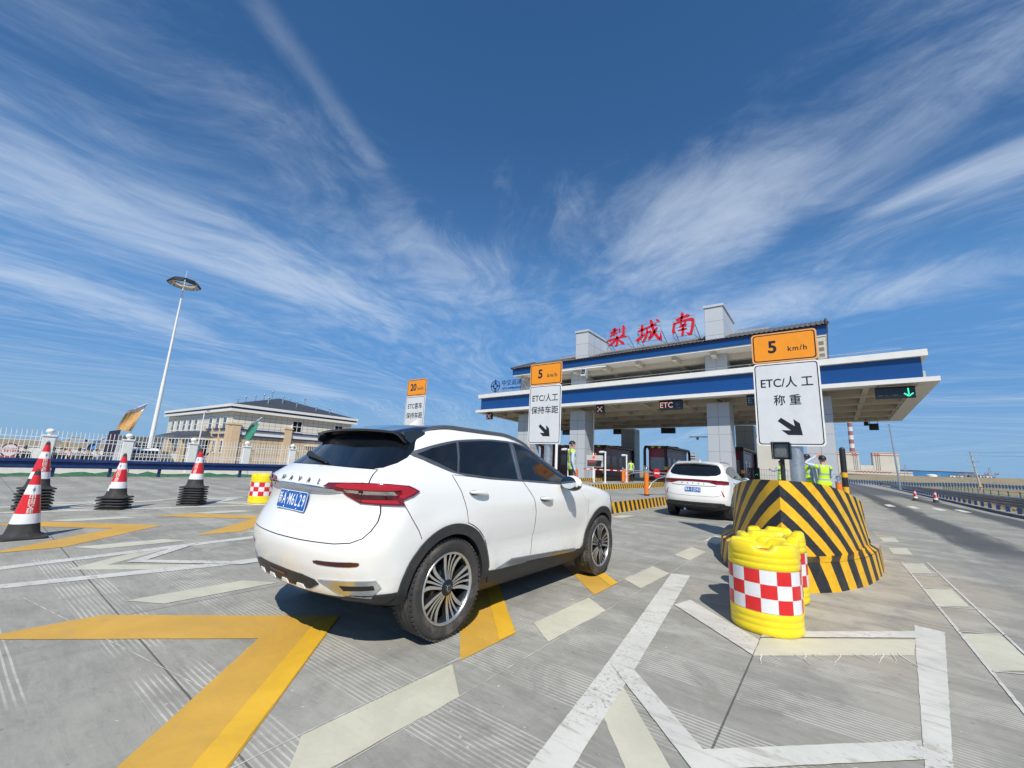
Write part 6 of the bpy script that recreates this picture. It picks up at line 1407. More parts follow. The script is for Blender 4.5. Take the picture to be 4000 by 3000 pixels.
    if vest:
        v = MB(); mp = {}; vs = []; fs = []
        for p, (mi, nme) in zip(nm.polygons, cls):
            c = p.center
            if nme in ('waist', 'chest', 'upper') or (nme[:2] in ('sh',) and abs(c.x) < .20 * k) or (nme[:2] == 'hp' and c.z > .86 * k) or (nme[:2] == 'el' and c.z > 1.34 * k and abs(c.x) < .215 * k):
                if c.z < .86 * k or c.z > 1.455 * k: continue
                if c.y > .05 and abs(c.x) < .028 * (1 + (c.z / k - 1.0) * 2.2): continue     # open front
                f = []
                for i in p.vertices:
                    if i not in mp: q = nm.vertices[i]; mp[i] = len(vs); vs.append(q.co + q.normal * .017 * k)
                    f.append(mp[i])
                fs.append(f)
        v.add(vs, fs, 0, None, True); vo = v.build('hi_vis_vest', [M_vest], t)
        so = vo.modifiers.new('t', 'SOLIDIFY'); so.thickness = .006; so.offset = -1
    return t
GW = 'workers in yellow vests'
person('worker in a yellow vest standing in profile left of the second car', (-6.33, 11.45, .33), R(-46), 1.80, {'R': ((.235, -.05, 1.13), (.225, .04, .86)), 'L': ((-.235, -.03, 1.13), (-.225, .05, .87))}, 0.0, group=GW)
person('small distant worker in a yellow vest, seen from behind beside a white pole', (-12.60, 32.4, .33), R(36), 1.75, group=GW)
person('worker in a yellow vest at the right, raising one arm over the head', (-.135, 14.0, .33), R(24), 1.64, {'L': ((-.43, .06, 1.50), (-.13, .06, 1.70)), 'R': ((.22, .07, 1.16), (.12, .20, 1.02))}, 0.0, group=GW, hair_long=True, female=True)
person('worker in a black cap, half hidden by the grey post of the nearest sign', (-.50, 14.35, .33), R(-30), 1.66, group=GW, hat=True)
person('worker behind the short black lamp post, only partly showing', (-1.62, 21.0, .33), R(60), 1.70, {'L': ((-.24, .16, 1.25), (-.10, .38, 1.30))}, group=GW)
# ------------------------------------------------------------------ guard rails
def wbeam(mb, path, z0, z1, side, n=1, mi=0):
    """corrugated steel beam along a path of (x, y); side = which way the waves bulge"""
    prof = []
    for k in range(n):
        a, b = z0 + (z1 - z0) * k / n, z0 + (z1 - z0) * (k + .93) / n; h = b - a
        prof += [(0, a), (.075, a + h * .10), (.075, a + h * .32), (.0, a + h * .42), (.0, a + h * .58), (.075, a + h * .68), (.075, a + h * .90), (0, b)]
    rg = []
    for i, (x, y) in enumerate(path):
        a = path[max(i - 1, 0)]; b = path[min(i + 1, len(path) - 1)]; dx, dy = b[0] - a[0], b[1] - a[1]; l = math.hypot(dx, dy); nx, ny = dy / l * side, -dx / l * side
        rg.append([Vector((x + nx * d, y + ny * d, z)) for d, z in prof])
    mb.rings(rg, mi, (False, False), False, False)
lr = thing('guard_rail', 'dark blue steel guard rail along the left edge, in front of the white fence', 'guard rail', (0, 0, 0))
path = [(-22.8, y) for y in range(-16, 12, 2)] + [(-22.9, 12), (-23.3, 15), (-24.2, 18), (-25.6, 21), (-27.2, 24), (-28.6, 28), (-29.4, 34)]
m = MB(); wbeam(m, path, .32, .69, 1); m.build('beam', [M_navy], lr)
for y in [2.2 + 1.55 * k for k in range(-11, 7)]: m = MB(); m.box((-22.90, y, .30), (.12, .10, .66)); m.box((-22.83, y, .50), (.10, .08, .16)); m.build('post', [M_navy], lr)
rr = thing('guard_rail', 'long dark blue guard rail along the right side of the road', 'guard rail', (0, 0, 0)); m = MB(); path = [(RE(y) + .22, y) for y in range(-8, 34, 2)] + [(RE(y) + .22, y) for y in range(35, 250, 5)]
M_railgrey = mat('slate_rail_paint', (.035, .055, .11), .3, .15, var=.2, coat=.2, dirt=.15, dcol=(.16, .15, .14))
wbeam(m, path, .40, .94, -1, 2); m.build('beam', [M_railgrey], rr)
ys = [.3 + 2 * k for k in range(70)]
for y in ys: x = RE(y) + .34; m = MB(); m.box((x, y, .40), (.13, .16, .86)); m.build('post', [M_navy], rr)

# ------------------------------------------------------------------ left side: verge, fence, mast, flags, building
strip = MB(); strip.add([(-23.4, -60, -.01), (-24.55, -60, .02), (-24.55, 140, .02), (-23.4, 140, -.01), (-30, -60, -.698), (-30, 140, -.698)], [(0, 3, 2, 1), (1, 2, 5, 4)]); tag(strip.build('verge', [M_desert]), kind='structure')
M_net = mat('green_dust_net', (.03, .13, .06), .85, var=.4, vscale=9, bump=.6, bscale=14)
nt = MB(); rg = []; rd = random.Random(5)
for i in range(120):
    y = -16 + i * .33; h = .05 + .10 * rd.random() ** 2; w = .18 + .1 * rd.random(); rg.append([Vector((-23.45 + .1 * rd.random(), y, .0)), Vector((-23.62, y, h)), Vector((-23.62 - w, y, h + .05 * rd.random())), Vector((-23.75 - w, y, .01))])
nt.rings(rg, 0, (False, False), True, False); tag(nt.build('dust_net', [M_net]), 'crumpled green netting lying along the foot of the white fence', 'netting')
M_fence = mat('white_fence_paint', (.76, .76, .73), .5, var=.05, dirt=.12, dcol=(.5, .46, .38))
fe = thing('boundary_fence', 'white pale fence with ball-topped pillars behind the left guard rail', 'fence', (0, 0, 0)); FX = -24.75
m = MB(); m.box((FX, 8, .17), (.22, 60, .36)); m.build('low_wall', [M_fence], fe)
py = [2.05 + 2.385 * k for k in range(-9, 13)]
for y in py:
    m = MB(); m.box((FX, y, .74), (.30, .34, 1.44), 0, None, .012); m.box((FX, y, 1.50), (.36, .40, .07), 0, None, .012); m.lathe([(.07, 1.53), (.05, 1.57), (.06, 1.59)], 16, 0, Matrix.Translation((FX, y, 0))); po_ = m.build('pillar', [M_fence], fe); m = MB(); m.ball((FX, y, 1.68), .13, 18, 0, (1, 1, .82)); m.build('pillar_ball', [M_fence], po_)
for a, b in zip(py[:-1], py[1:]):
    m = MB(); n = 16
    for z in (.42, .78, .92, 1.30, 1.44): m.box((FX, (a + b) / 2, z), (.022, b - a - .30, .022))
    for i in range(n):
        y = a + .22 + (b - a - .44) * i / (n - 1); m.box((FX, y, 1.01), (.020, .020, 1.26)); m.lathe([(.010, 1.64), (.020, 1.66), (0, 1.735)], 6, 0, Matrix.Translation((FX, y, 0)), (False, False))
        if i < n - 1: m.tube([(FX, y + .045 + .035 * math.cos(t), .85 + .055 * math.sin(t)) for t in [2 * math.pi * k / 8 for k in range(9)]], .007, 4)
    m.build('fence_panel', [M_fence], fe)
# high mast
ms = thing('light_mast', 'tall white tapering mast with a ring of floodlights, left of the cream building', 'light mast', (-40.2, 8.45, -.70)); TM = 14.55
m = MB(); m.cyl((0, 0, 0), (0, 0, 7.0), .155, .115, 20); m.cyl((0, 0, 7.0), (0, 0, TM), .10, .05, 20); m.cyl((0, 0, TM), (0, 0, TM + 1.45), .03, .012, 8); m.build('mast', [M_white], ms)
m = MB(); m.tube([(.72 * math.cos(t), .72 * math.sin(t), TM + .28) for t in [2 * math.pi * k / 24 for k in range(25)]], .03, 8)
for k in range(6): a = R(60 * k + 15); m.cyl((.05 * math.cos(a), .05 * math.sin(a), TM + .1), (.72 * math.cos(a), .72 * math.sin(a), TM + .28), .022, n=6)
m.build('lamp_ring', [M_white], ms)
for k in range(8):
    a = R(45 * k + 10); B = Matrix.Translation((.90 * math.cos(a), .90 * math.sin(a), TM + .36)) @ Matrix.Rotation(a, 4, 'Z') @ Matrix.Rotation(R(52), 4, 'Y'); m = MB(); m.box((0, 0, 0), (.46, .66, .09), 0, B, .015); fl_ = m.build('floodlight', [M_black], ms); m = MB()
    m.box((0, 0, -.048), (.40, .60, .012), 0, B); m.build('lens', [mat('lamp_lens', (.45, .43, .36), .2, var=.2)], fl_)
def small_lamp(x, y, h, label):
    t = thing('street_lamp', label, 'street lamp', (x, y, -.7)); m = MB(); m.cyl((0, 0, 0), (0, 0, h), .06, .04, 12); m.tube([(0, 0, h - .05), (.15, .02, h + .12), (.5, .05, h + .2)], .03, 8); m.build('post', [M_white], t); m = MB(); m.ball((.68, .06, h + .2), .2, 14, 0, (1, .55, .3)); m.build('lamp_head', [M_steel], t)
small_lamp(-42.2, 12.0, 4.9, 'thin white street lamp in front of the cream building')
# feather flags
def flag(x, y, z0, z1, h, w, top, low, label, writing=None, lean=.45):
    t = thing('feather_flag', label, 'flag', (x, y, -.7), 0, 'advertising flags behind the fence'); m = MB(); m.tube([(0, 0, 0), (0, .02, z0 + .7), (0, lean * .5, (z0 + z1) / 2 + .7), (0, lean, z1 + .7)], [.02, .02, .014, .008], 8); m.build('pole', [M_steel], t)
    m = MB(); n = 12; rg = []
    for i in range(n + 1):
        f = i / n; z = z0 + (z1 - z0) * f + .7; y1 = lean * f + .02; ww = w * (1 - max(0, f - .66) / .34 * .93); rg.append([Vector((.06 * math.sin(4 * f + j), y1 - ww * j / 5 - .03 * math.sin(3 * f), z - .04 * math.sin(j))) for j in range(6)])
    vs = [p for r in rg for p in r]
    for i in range(n):
        for j in range(5): m.add([rg[i][j], rg[i][j + 1], rg[i + 1][j + 1], rg[i + 1][j]], [(0, 1, 2, 3)], 1 if i / n > .70 - .03 * j else 0, None, True)
    m.build('cloth', [low, top], t)
    return t
F_white = mat('white_flag_cloth', (.70, .72, .76), .8, bump=.2, bscale=6); F_or = mat('ochre_flag_cloth', (.58, .34, .13), .8, var=.2, vscale=5); F_gr = mat('green_flag_cloth', (.04, .23, .16), .8, var=.25, vscale=9); F_bl = mat('blue_flag_cloth', (.05, .17, .42), .8, var=.2); F_dk = mat('dark_purple_cloth', (.035, .03, .06), .75, var=.2)
flag(-31, 5.55, 2.05, 3.62, 1.5, .62, F_white, F_or, 'ochre and white feather flag to the left of the tall light mast'); flag(-31, 11.72, 2.0, 3.56, 1.4, .50, F_white, F_gr, 'green and white feather flag in front of the cream building'); flag(-30, 4.02, .78, 1.6, .8, .30, F_white, F_bl, 'small blue and white flag low behind the fence on the left'); flag(-33, 19.2, 1.6, 3.6, 1.4, .50, F_white, F_gr, 'feather flag whose white tip shows above the near car'); flag(-34, 10.0, .3, 1.1, .8, .12, F_bl, F_bl, 'small blue flag low in front of the porch, left of the nearest stack')
bn_ = thing('banner', 'dark purple banner board leaning above the fence, left of the light mast', 'banner', (-31, 4.68, -.7)); m = MB(); m.prism([(-.12, 0), (.30, 0), (.46, 2.78), (.02, 2.66)], frame((0, 0, 0), (.05, 1, 0), (0, 0, 1)), -.03, .03); m.build('board', [F_dk], bn_); m = MB(); m.cyl((-.1, .15, 0), (-.1, .35, 2.6), .02, n=8); m.build('prop', [M_steel], bn_)
# things standing behind the fence
rb_ = thing('round_board', 'white oval board with a maroon rim and red writing behind the fence, far left', 'board', (-31, 1.42, -.7)); m = MB(); O = frame((0, 0, 1.46), (0, 1, 0), (0, 0, 1)); m.prism([(.30 * math.cos(t), .33 * math.sin(t)) for t in [2 * math.pi * k / 32 for k in range(32)]], O, -.05, .0, 0); m.prism([(.24 * math.cos(t), .27 * math.sin(t)) for t in [2 * math.pi * k / 32 for k in range(32)]], O, .001, .006, 1); m.build('oval', [mat('maroon_board', (.22, .02, .05), .5), M_white], rb_); m = MB(); m.box((0, 0, .60), (.10, .9, 1.2), 0); m.build('base_wall', [mat('pinkish_wall', (.42, .12, .14), .7)], rb_)
m = MB(); m.text('香梨', O @ Matrix.Translation((0, 0, .008)), .22, .001, 0, bold=.01); m.build('writing', [M_redpaint], rb_)
wv = thing('white_wall', 'long low white wall in the background behind the fence on the left', 'wall', (-60, 0, -.7)); m = MB(); m.box((0, 4, .66), (.3, 34, 1.32)); m.build('wall_body', [M_fence], wv); m = MB(); m.box((.02, 4, 1.35), (.4, 34, .07)); m.build('coping', [M_fence], wv)
rw = thing('roadside_board', 'small white board with a red edge among the people behind the fence', 'board', (-31, 3.28, -.7)); m = MB(); m.prism([(-.20, .95), (.14, 1.12), (.22, 1.45), (.05, 1.62), (-.22, 1.52)], frame((0, 0, 0), (0, 1, 0), (0, 0, 1)), -.03, 0, 0); m.prism([(-.16, 1.0), (.11, 1.14), (.17, 1.44), (.04, 1.57), (-.18, 1.48)], frame((.003, 0, 0), (0, 1, 0), (0, 0, 1)), 0, .003, 1); m.build('panel', [M_redpaint, M_white], rw); m = MB(); m.cyl((-.05, 0, 0), (-.05, 0, 1.0), .03, n=8); m.build('leg', [M_steel], rw)
cr = thing('loader', 'ochre excavator with a bent arm far behind the fence', 'excavator', (-60, 6.3, -.7)); M_och = mat('ochre_machine', (.34, .20, .07), .6, dirt=.2); m = MB(); m.box((0, 0, .9), (1.2, .5, .7), 0, None, .06); m.build('cab', [M_och], cr); m = MB(); m.tube([(0, .05, 1.1), (0, -.05, 1.9), (0, .1, 2.38), (0, .7, 2.36), (0, 1.2, 2.30)], .075, 8); m.build('boom', [M_och], cr); m = MB(); m.box((0, 1.25, 2.15), (.3, .16, .28), 0, None, .03); m.build('bucket', [M_black], cr); m = MB(); m.box((0, 0, .3), (1.5, 1.3, .5), 0, None, .12); m.build('tracks', [M_black], cr)
D1 = mat('dark_coat', (.014, .015, .020), .9); D2 = mat('grey_coat', (.10, .10, .12), .9); D3 = mat('pale_coat', (.55, .55, .56), .9)
for i, (x, y, rz, sh_, lb) in enumerate([(-30.2, 2.74, .9, D1, 'person in dark clothes behind the fence, just right of the first ball-topped pillar'), (-29.4, 2.98, -1.8, D1, 'person in dark clothes behind the fence, beside the small red-edged board'), (-30.6, 3.70, 1.5, D2, 'person in a grey coat behind the fence, left of the small blue flag'), (-29.6, 3.90, -2.2, D1, 'person in dark clothes behind the fence, under the small blue flag'), (-30.8, 1.9, 1.2, D1, 'person in dark clothes behind the fence, right of the white oval board'), (-30.0, 4.28, -1.1, D3, 'person in a pale coat behind the fence, left of the purple banner')]): person(lb, (x, y, -.70), rz, 1.72, shirt=sh_, vest=False, group='people behind the left fence')
vn = thing('white_van', 'white van parked behind the fence beside the foot of the light mast', 'van', (-30.6, 6.15, -.7), R(172)); rgv = []
for x, h, w in ((0, .9, .78), (.05, 1.05, .84), (.5, 1.10, .86), (.95, 1.72, .84), (1.3, 1.84, .84), (3.9, 1.84, .84), (4.15, 1.70, .82), (4.2, 1.0, .80)): rgv.append([Vector((x, -w, .35)), Vector((x, -w, min(h, 1.05))), Vector((x, -w * .92, h)), Vector((x, w * .92, h)), Vector((x, w, min(h, 1.05))), Vector((x, w, .35))])
m = MB(); m.rings(rgv, 0, (True, True), False); m.build('body', [M_white], vn)
for pts in ([(.52, -.80, 1.14), (.93, -.77, 1.68), (.93, .77, 1.68), (.52, .80, 1.14)],): m = MB(); o_ = Vector((-.03, 0, .03)); m.add([Vector(p) + o_ for p in pts], [(0, 1, 2, 3)]); m.build('windscreen', [M_glassdark], vn)
for s in (-1, 1):
    for a, b in ((1.15, 1.95), (2.05, 2.95), (3.05, 3.85)): m = MB(); m.box(((a + b) / 2, s * .835, 1.36), (b - a, .03, .46)); m.build('side_window', [M_glassdark], vn)
    for x in (.85, 3.35): m = MB(); m.cyl((x, s * .62, .32), (x, s * .84, .32), .32, n=24); m.build('wheel', [M_tyre], vn)
m = MB(); m.box((-.015, 0, .58), (.02, .42, .13)); m.build('number_plate', [M_plate], vn)
hl_ = thing('grey_hall', 'low grey hall with a row of dark windows behind the van', 'building', (-60, 11.3, -.7)); m = MB(); m.box((0, 0, 1.35), (6, 3.4, 2.7)); m.build('wall', [mat('pale_grey_wall', (.42, .45, .50), .8)], hl_); m = MB(); m.box((0, 0, 2.76), (6.6, 3.9, .14)); m.build('roof', [mat('grey_sheet_roof', (.16, .18, .21), .6)], hl_)
for k in range(6): m = MB(); m.box((3.01, -1.4 + .56 * k, 1.9), (.05, .42, .5)); m.build('window', [M_glassdark], hl_)

# cream two-storey building
M_tilew = panel_mat('cream_wall_tile', (.72, .69, .60), .62, .40, .016); M_tilet = panel_mat('tan_wall_tile', (.60, .47, .31), .62, .40, .016); M_tan = mat('tan_render', (.60, .46, .30), .8, var=.06, bump=.05); M_slate = mat('slate_roof', (.045, .052, .066), .6, var=.25, vscale=5, bump=.15); M_navyt = mat('navy_trim', (.012, .035, .14), .5)
bd_ = thing('office_building', 'cream two-storey building with dark hipped roof, navy bands and roof vents', 'building', (-50, 16.8, -.72)); GX0, GY1 = -23.0, 13.8; O_ = .72
def quad(mb, p0, p1, z0, z1, mi=0): L = math.hypot(p1[0] - p0[0], p1[1] - p0[1]); mb.add([(*p0, z0), (*p1, z0), (*p1, z1), (*p0, z1)], [(0, 1, 2, 3)], mi, [(0, z0), (L, z0), (L, z1), (0, z1)])
cor = [(GX0, 0), (0, 0), (0, GY1), (GX0, GY1)]
m = MB()
for i in range(4): quad(m, cor[i], cor[(i + 1) % 4], 3.05 + O_, 5.4 + O_)
m.build('upper_wall', [M_tilew], bd_); m = MB()
for i in range(4): quad(m, cor[i], cor[(i + 1) % 4], 0, 3.05 + O_)
m.build('lower_wall', [M_tilet], bd_)
for z0, z1, ov, mm, nm in ((5.28, 5.55, .50, M_band, 'lower_eaves_band'), (5.55, 5.77, .42, M_navyt, 'navy_eaves_band'), (5.77, 6.05, .55, M_band, 'upper_eaves_band')): m = MB(); m.box((GX0 / 2, GY1 / 2, (z0 + z1) / 2 + O_), (-GX0 + 2 * ov, GY1 + 2 * ov, z1 - z0)); m.build(nm, [mm], bd_)
m = MB(); e = .40; z = 6.052 + O_; ym = GY1 / 2; rz_ = 8.05 + O_
m.add([(GX0 - e, -e, z), (e, -e, z), (e, GY1 + e, z), (GX0 - e, GY1 + e, z), (GX0 + 6, ym, rz_), (-6, ym, rz_)], [(0, 1, 5, 4), (1, 2, 5), (2, 3, 4, 5), (3, 0, 4)]); ro_ = m.build('hipped_roof', [M_slate], bd_)
rd = random.Random(4)
for x, y, h in ((-2.0, 4.0, .6), (-3.4, 6.2, .75), (-2.2, 7.4, .55), (-3.6, 9.0, .8), (-1.6, 9.6, .4), (-5.2, 5.6, .9), (-7, 5.4, .7), (-9, 5.2, .7), (-11, 4.8, .7), (-13, 4.6, .6), (-1.2, 11.2, .5), (-6.5, 8.4, .5)):
    zz = z + (rz_ - z) * min(1, min((e - x) / 6.4, (y + e) / (ym + e), (GY1 + e - y) / (ym + e))); v_ = MB(); v_.cyl((x, y, zz - .1), (x, y, zz + h), .07, n=10); v_.lathe([(.075, zz + h - .05), (.13, zz + h), (.13, zz + h + .06), (.05, zz + h + .13), (0, zz + h + .13)], 12, 0, Matrix.Translation((x, y, 0)), (False, False)); v_.build('roof_vent', [M_steel], ro_)
for y in (0.02, 5.4, 10.3, GY1 - .6): m = MB(); m.box((.13, y + .4, 1.95 + O_ / 2), (.30, .8, 3.9 + O_)); m.box((.14, y + .4, 3.95 + O_), (.40, .95, .14)); m.build('pier', [M_tan], bd_)
m = MB(); m.box((-.4, -.12, 1.95 + O_ / 2), (.8, .26, 3.9 + O_)); m.box((-.4, -.13, 3.95 + O_), (.95, .36, .14)); m.build('pier', [M_tan], bd_)
for a, b in ((.84, 5.38), (6.22, 10.28), (11.12, GY1 - .62)):
    m = MB(); m.box((.03, (a + b) / 2, 3.12 + O_), (.06, b - a, .50)); m.build('white_band', [M_band], bd_)
    for z in (3.43, 2.78): m = MB(); m.box((.09, (a + b) / 2, z + O_), (.18, b - a, .15)); m.build('navy_band', [M_navyt], bd_)
def bwin(p, w, h, axis, mull=True):
    m = MB(); x, y, z = p
    if axis == 'x': m.box((x + .02, y, z), (.10, w + .16, h + .16)); 
    else: m.box((x, y - .02, z), (w + .16, .10, h + .16))
    fo = m.build('window', [M_white], bd_); m = MB()
    n, k = (2, 2)
    for i in range(n):
        for j in range(k):
            a = -w / 2 + w * (i + .5) / n; b = -h / 2 + h * (j + .5) / k
            if axis == 'x': m.box((x + .065, y + a, z + b), (.03, w / n - .07, h / k - .07))
            else: m.box((x + a, y - .065, z + b), (w / n - .07, .03, h / k - .07))
    m.build('pane', [M_glassdark], fo)
bwin((0, 6.75, 4.28 + O_), 1.05, 1.25, 'x'); bwin((0, 6.4, 1.45 + O_), 1.1, 1.1, 'x'); bwin((0, 12.0, 4.28 + O_), 1.0, 1.25, 'x')
m = MB(); m.box((.35, 8.9, 2.15 + O_), (.9, 1.8, .12)); m.build('door_canopy', [M_band], bd_)
for x in (-1.9, -4.0, -6.2, -11.2, -13.4, -15.6, -18.0, -20.4): bwin((x, 0, 4.08 + O_), .85, 1.35, 'y')
for x in (-1.9, -3.9, -5.9): bwin((x, 0, 1.55 + O_), .7, 1.3, 'y')
for x in (-2.9, -5.1, -7.6): m = MB(); m.box((x, -.06, 1.95 + O_ / 2), (.35, .12, 3.7 + O_)); m.build('pilaster', [M_tan], bd_)
for x in (-1.85, -4.0, -6.3):
    for z in (3.43, 2.78): m = MB(); m.box((x, -.08, z + O_), (1.6, .16, .15)); m.build('navy_band', [M_navyt], bd_)
m = MB(); m.box((-12.5, -.85, 2.35 + O_), (15.2, 1.75, .32)); po2 = m.build('porch_canopy', [M_band], bd_); m = MB(); m.add([(-20.2, -1.9, 2.52 + O_), (-4.8, -1.9, 2.52 + O_), (-6.4, -.02, 3.25 + O_), (-18.6, -.02, 3.25 + O_)], [(0, 1, 2, 3)]); m.add([(-4.8, -1.9, 2.52 + O_), (-4.8, -.02, 2.52 + O_), (-6.4, -.02, 3.25 + O_)], [(0, 1, 2)]); m.build('porch_roof', [M_slate], po2)
for x in (-19.5, -14.5, -9.8, -5.4): m = MB(); m.box((x, -1.4, 1.1 + O_ / 2), (.75, .5, 2.2 + O_)); m.build('porch_pier', [M_tan], po2)
m = MB(); m.box((-12.4, -.06, 1.1 + O_ / 2), (13.4, .08, 2.0 + O_)); m.build('porch_glazing', [M_glassdark], bd_)

# ------------------------------------------------------------------ right-hand distance
tr_ = MB(); AZ = [-2 + 1.0 * k for k in range(64)]; DS = [6, 20, 45, 70, 95, 130, 160, 190, 230, 300, 420, 520, 555, 600, 660, 1200, 3800]
def tz(x, y):
    D = math.hypot(x, y); az = math.degrees(math.atan2(x, y)); zz = float(np.interp(D, [0, 45, 95, 190, 300, 520, 600, 660, 4000], [-.02, .0, .55, 1.0, 1.4, 3.6, 6.9 + min(max(az, 0), 14) * .27, 7.2 + min(max(az, 0), 14) * .27, 20]))
    k = min(1, max(0, (x - RE(min(y, 330)) - .7) / 22)); k = k * k * (3 - 2 * k); k = 1 if D > 520 else k
    return zz * k - .012 * (1 - k)
rg = []
for D in DS:
    row = []
    for a in AZ:
        x, y = D * math.sin(R(a)), D * math.cos(R(a))
        if D < 420: 
            lim = RE(min(max(y, -8), 330)) + .45; x = max(x, lim)
        row.append(Vector((x, y, tz(x, y) + (rd.uniform(-.12, .12) if D > 60 else 0))))
    rg.append(row)
tr_.rings(rg, 0, (False, False), True, False); to_ = tr_.build('verge_field', [M_desert]); tag(to_, kind='structure')
for p in to_.data.polygons:
    if p.normal.z < 0: p.flip()
# scrub tufts beside the road
sc_m = mat('dry_scrub', (.16, .15, .055), .9, var=.4, vscale=.6); sb = MB(); rd = random.Random(21)
for i in range(2600):
    y = 14 + 150 * rd.random() ** 1.6; x = RE(y) + 1.2 + (6 + y * .35) * rd.random() ** 1.3; h = rd.uniform(.08, .30); z = tz(x, y) - .02; a = rd.uniform(0, 3.14)
    for k in range(4): b = a + k * .8; c_, s_ = math.cos(b) * h * .6, math.sin(b) * h * .6; sb.add([(x - c_ * .3, y - s_ * .3, z), (x + c_ * .3, y + s_ * .3, z), (x + c_, y + s_, z + h * rd.uniform(.5, 1))], [(0, 1, 2)])
tag(sb.build('scrub', [sc_m]), 'dry low scrub scattered over the field right of the road', 'scrub', None, 'stuff')
# far barrier of upright blue slats
M_slat = mat('blue_barrier_slat', (.03, .07, .20), .5, var=.2); fb = thing('slatted_barrier', 'long far barrier of dark blue upright slats across the field', 'barrier', (0, 0, 0)); 
pts = [(4.6, 189.9), (12.0, 189.6), (21.1, 188.8), (34.5, 186.8), (43.8, 184.9), (70, 176), (100, 162)]; m = MB(); L = 0
for a, b in zip(pts[:-1], pts[1:]):
    n = int(math.hypot(b[0] - a[0], b[1] - a[1]) / .62)
    for i in range(n):
        x, y = a[0] + (b[0] - a[0]) * i / n, a[1] + (b[1] - a[1]) * i / n; z = max(.35, tz(x, y)); m.box((x, y, z + .55), (.34, .12, 1.5))
m.build('slats', [M_slat], fb); m = MB()
for zz in (.55, .95):
    rgb = [[Vector((x, y - .12, max(.35, tz(x, y)) + zz - .12)), Vector((x, y - .12, max(.35, tz(x, y)) + zz + .12))] for x, y in pts]; m.rings(rgb, 0, (False, False), False, False)
m.build('rails', [mat('teal_rail', (.03, .10, .17), .5)], fb)
gf = thing('wire_fence', 'green mesh fence on posts in the field beyond the right guard rail', 'fence', (0, 0, 0)); M_gpost = mat('green_post', (.03, .16, .10), .6); fp = [(9.3 + .10 * (y - 40), y) for y in range(24, 110, 4)]
for x, y in fp: m = MB(); z = tz(x, y); m.cyl((x, y, z - .1), (x, y, z + 1.15), .035, n=8); m.build('post', [M_gpost], gf)
m = MB()
for (xa, ya), (xb, yb) in zip(fp[:-1], fp[1:]):
    for zz in (.25, .55, .85, 1.08): m.cyl((xa, ya, tz(xa, ya) + zz), (xb, yb, tz(xb, yb) + zz), .010, n=5)
m.build('wires', [M_gpost], gf)
mr = thing('lamp_pole', 'tall slim grey lamp pole leaning slightly, beyond the right guard rail', 'lamp pole', (9.16, 95, .25)); m = MB(); m.cyl((0, 0, 0), (-.44, 0, 10.7), .16, .10, 14); m.cyl((-.44, 0, 10.7), (-.445, 0, 10.85), .17, .17, 14); m.build('post', [M_steel], mr); m = MB(); m.box((-.62, 0, 10.82), (.42, .22, .10), 0, None, .02); m.build('lamp_head', [M_steel], mr)
# utility poles and pylons
M_cpole = mat('concrete_pole', (.40, .38, .34), .85); M_cable = mat('cable', (.10, .10, .11), .6); M_lat = mat('lattice_steel', (.36, .37, .40), .5, .4)
up = thing('utility_pole', 'leaning concrete power pole with four crossarms in the field at the far right', 'utility pole', (25.3, 135.6, .5)); m = MB(); m.cyl((.75, 0, 0), (-.05, 0, 8.35), .19, .11, 12); m.build('post', [M_cpole], up)
for z, a, b in ((8.25, -.25, 1.0), (7.5, -.75, 1.6), (6.35, -.85, 1.15), (6.1, -.3, 1.0), (5.0, -.55, 1.2)): m = MB(); dx = .75 - .8 * z / 8.35; m.box((dx + (a + b) / 2 - .1, -.16, z), (b - a, .09, .09)); [m.lathe([(.05, 0), (.06, .05), (.03, .12), (.05, .16), (0, .2)], 8, 0, Matrix.Translation((dx + t, -.16, z + .04)), (False, False)) for t in (a, b - .2)]; m.build('crossarm', [M_lat], up)
m = MB(); m.box((.70, -.2, .95), (.42, .42, .35)); m.build('warning_band', [M_yellow], up)
def cable(a, b, sag, label, r=.022):
    m = MB(); n = 14; m.tube([Vector(a).lerp(Vector(b), i / n) - Vector((0, 0, sag * 4 * (i / n) * (1 - i / n))) for i in range(n + 1)], r, 5); tag(m.build('power_line', [M_cable]), label, 'power line', 'overhead lines at the far right')
cable((26.1, 135.4, 8.75), (120, 118, 12.4), .5, 'upper overhead line running from the power pole out of the right edge'); cable((26.8, 135.4, 7.98), (120, 118, 10.2), .6, 'lower overhead line running from the power pole out of the right edge')
def lattice(x, y, z, h, w, label):
    t = thing('lattice_pylon', label, 'pylon', (x, y, z)); m = MB(); n = 5
    for sx in (-1, 1):
        for sy in (-1, 1): m.cyl((sx * w, sy * w, 0), (sx * w * .15, sy * w * .15, h), .07, n=5)
    for i in range(n):
        for s in (-1, 1): k0, k1 = 1 - .85 * i / n, 1 - .85 * (i + 1) / n; m.cyl((s * w * k0, -w * k0, h * i / n), (-s * w * k1, -w * k1, h * (i + 1) / n), .05, n=5)
    m.build('tower', [M_lat], t); m = MB()
    for f in (.80, .95): m.box((0, 0, h * f), (w * 2.6, .12, .18)); 
    m.build('crossarms', [M_lat], t)
lattice(100.3, 490, 3.2, 13.4, 1.5, 'grey lattice pylon far off, right of the leaning power pole'); lattice(91, 492, 3.2, 8.6, 1.2, 'small lattice pylon far off, just right of the leaning power pole'); lattice(44.5, 420, 2.0, 12.5, 1.6, 'lattice pylon standing before the cream power station block')
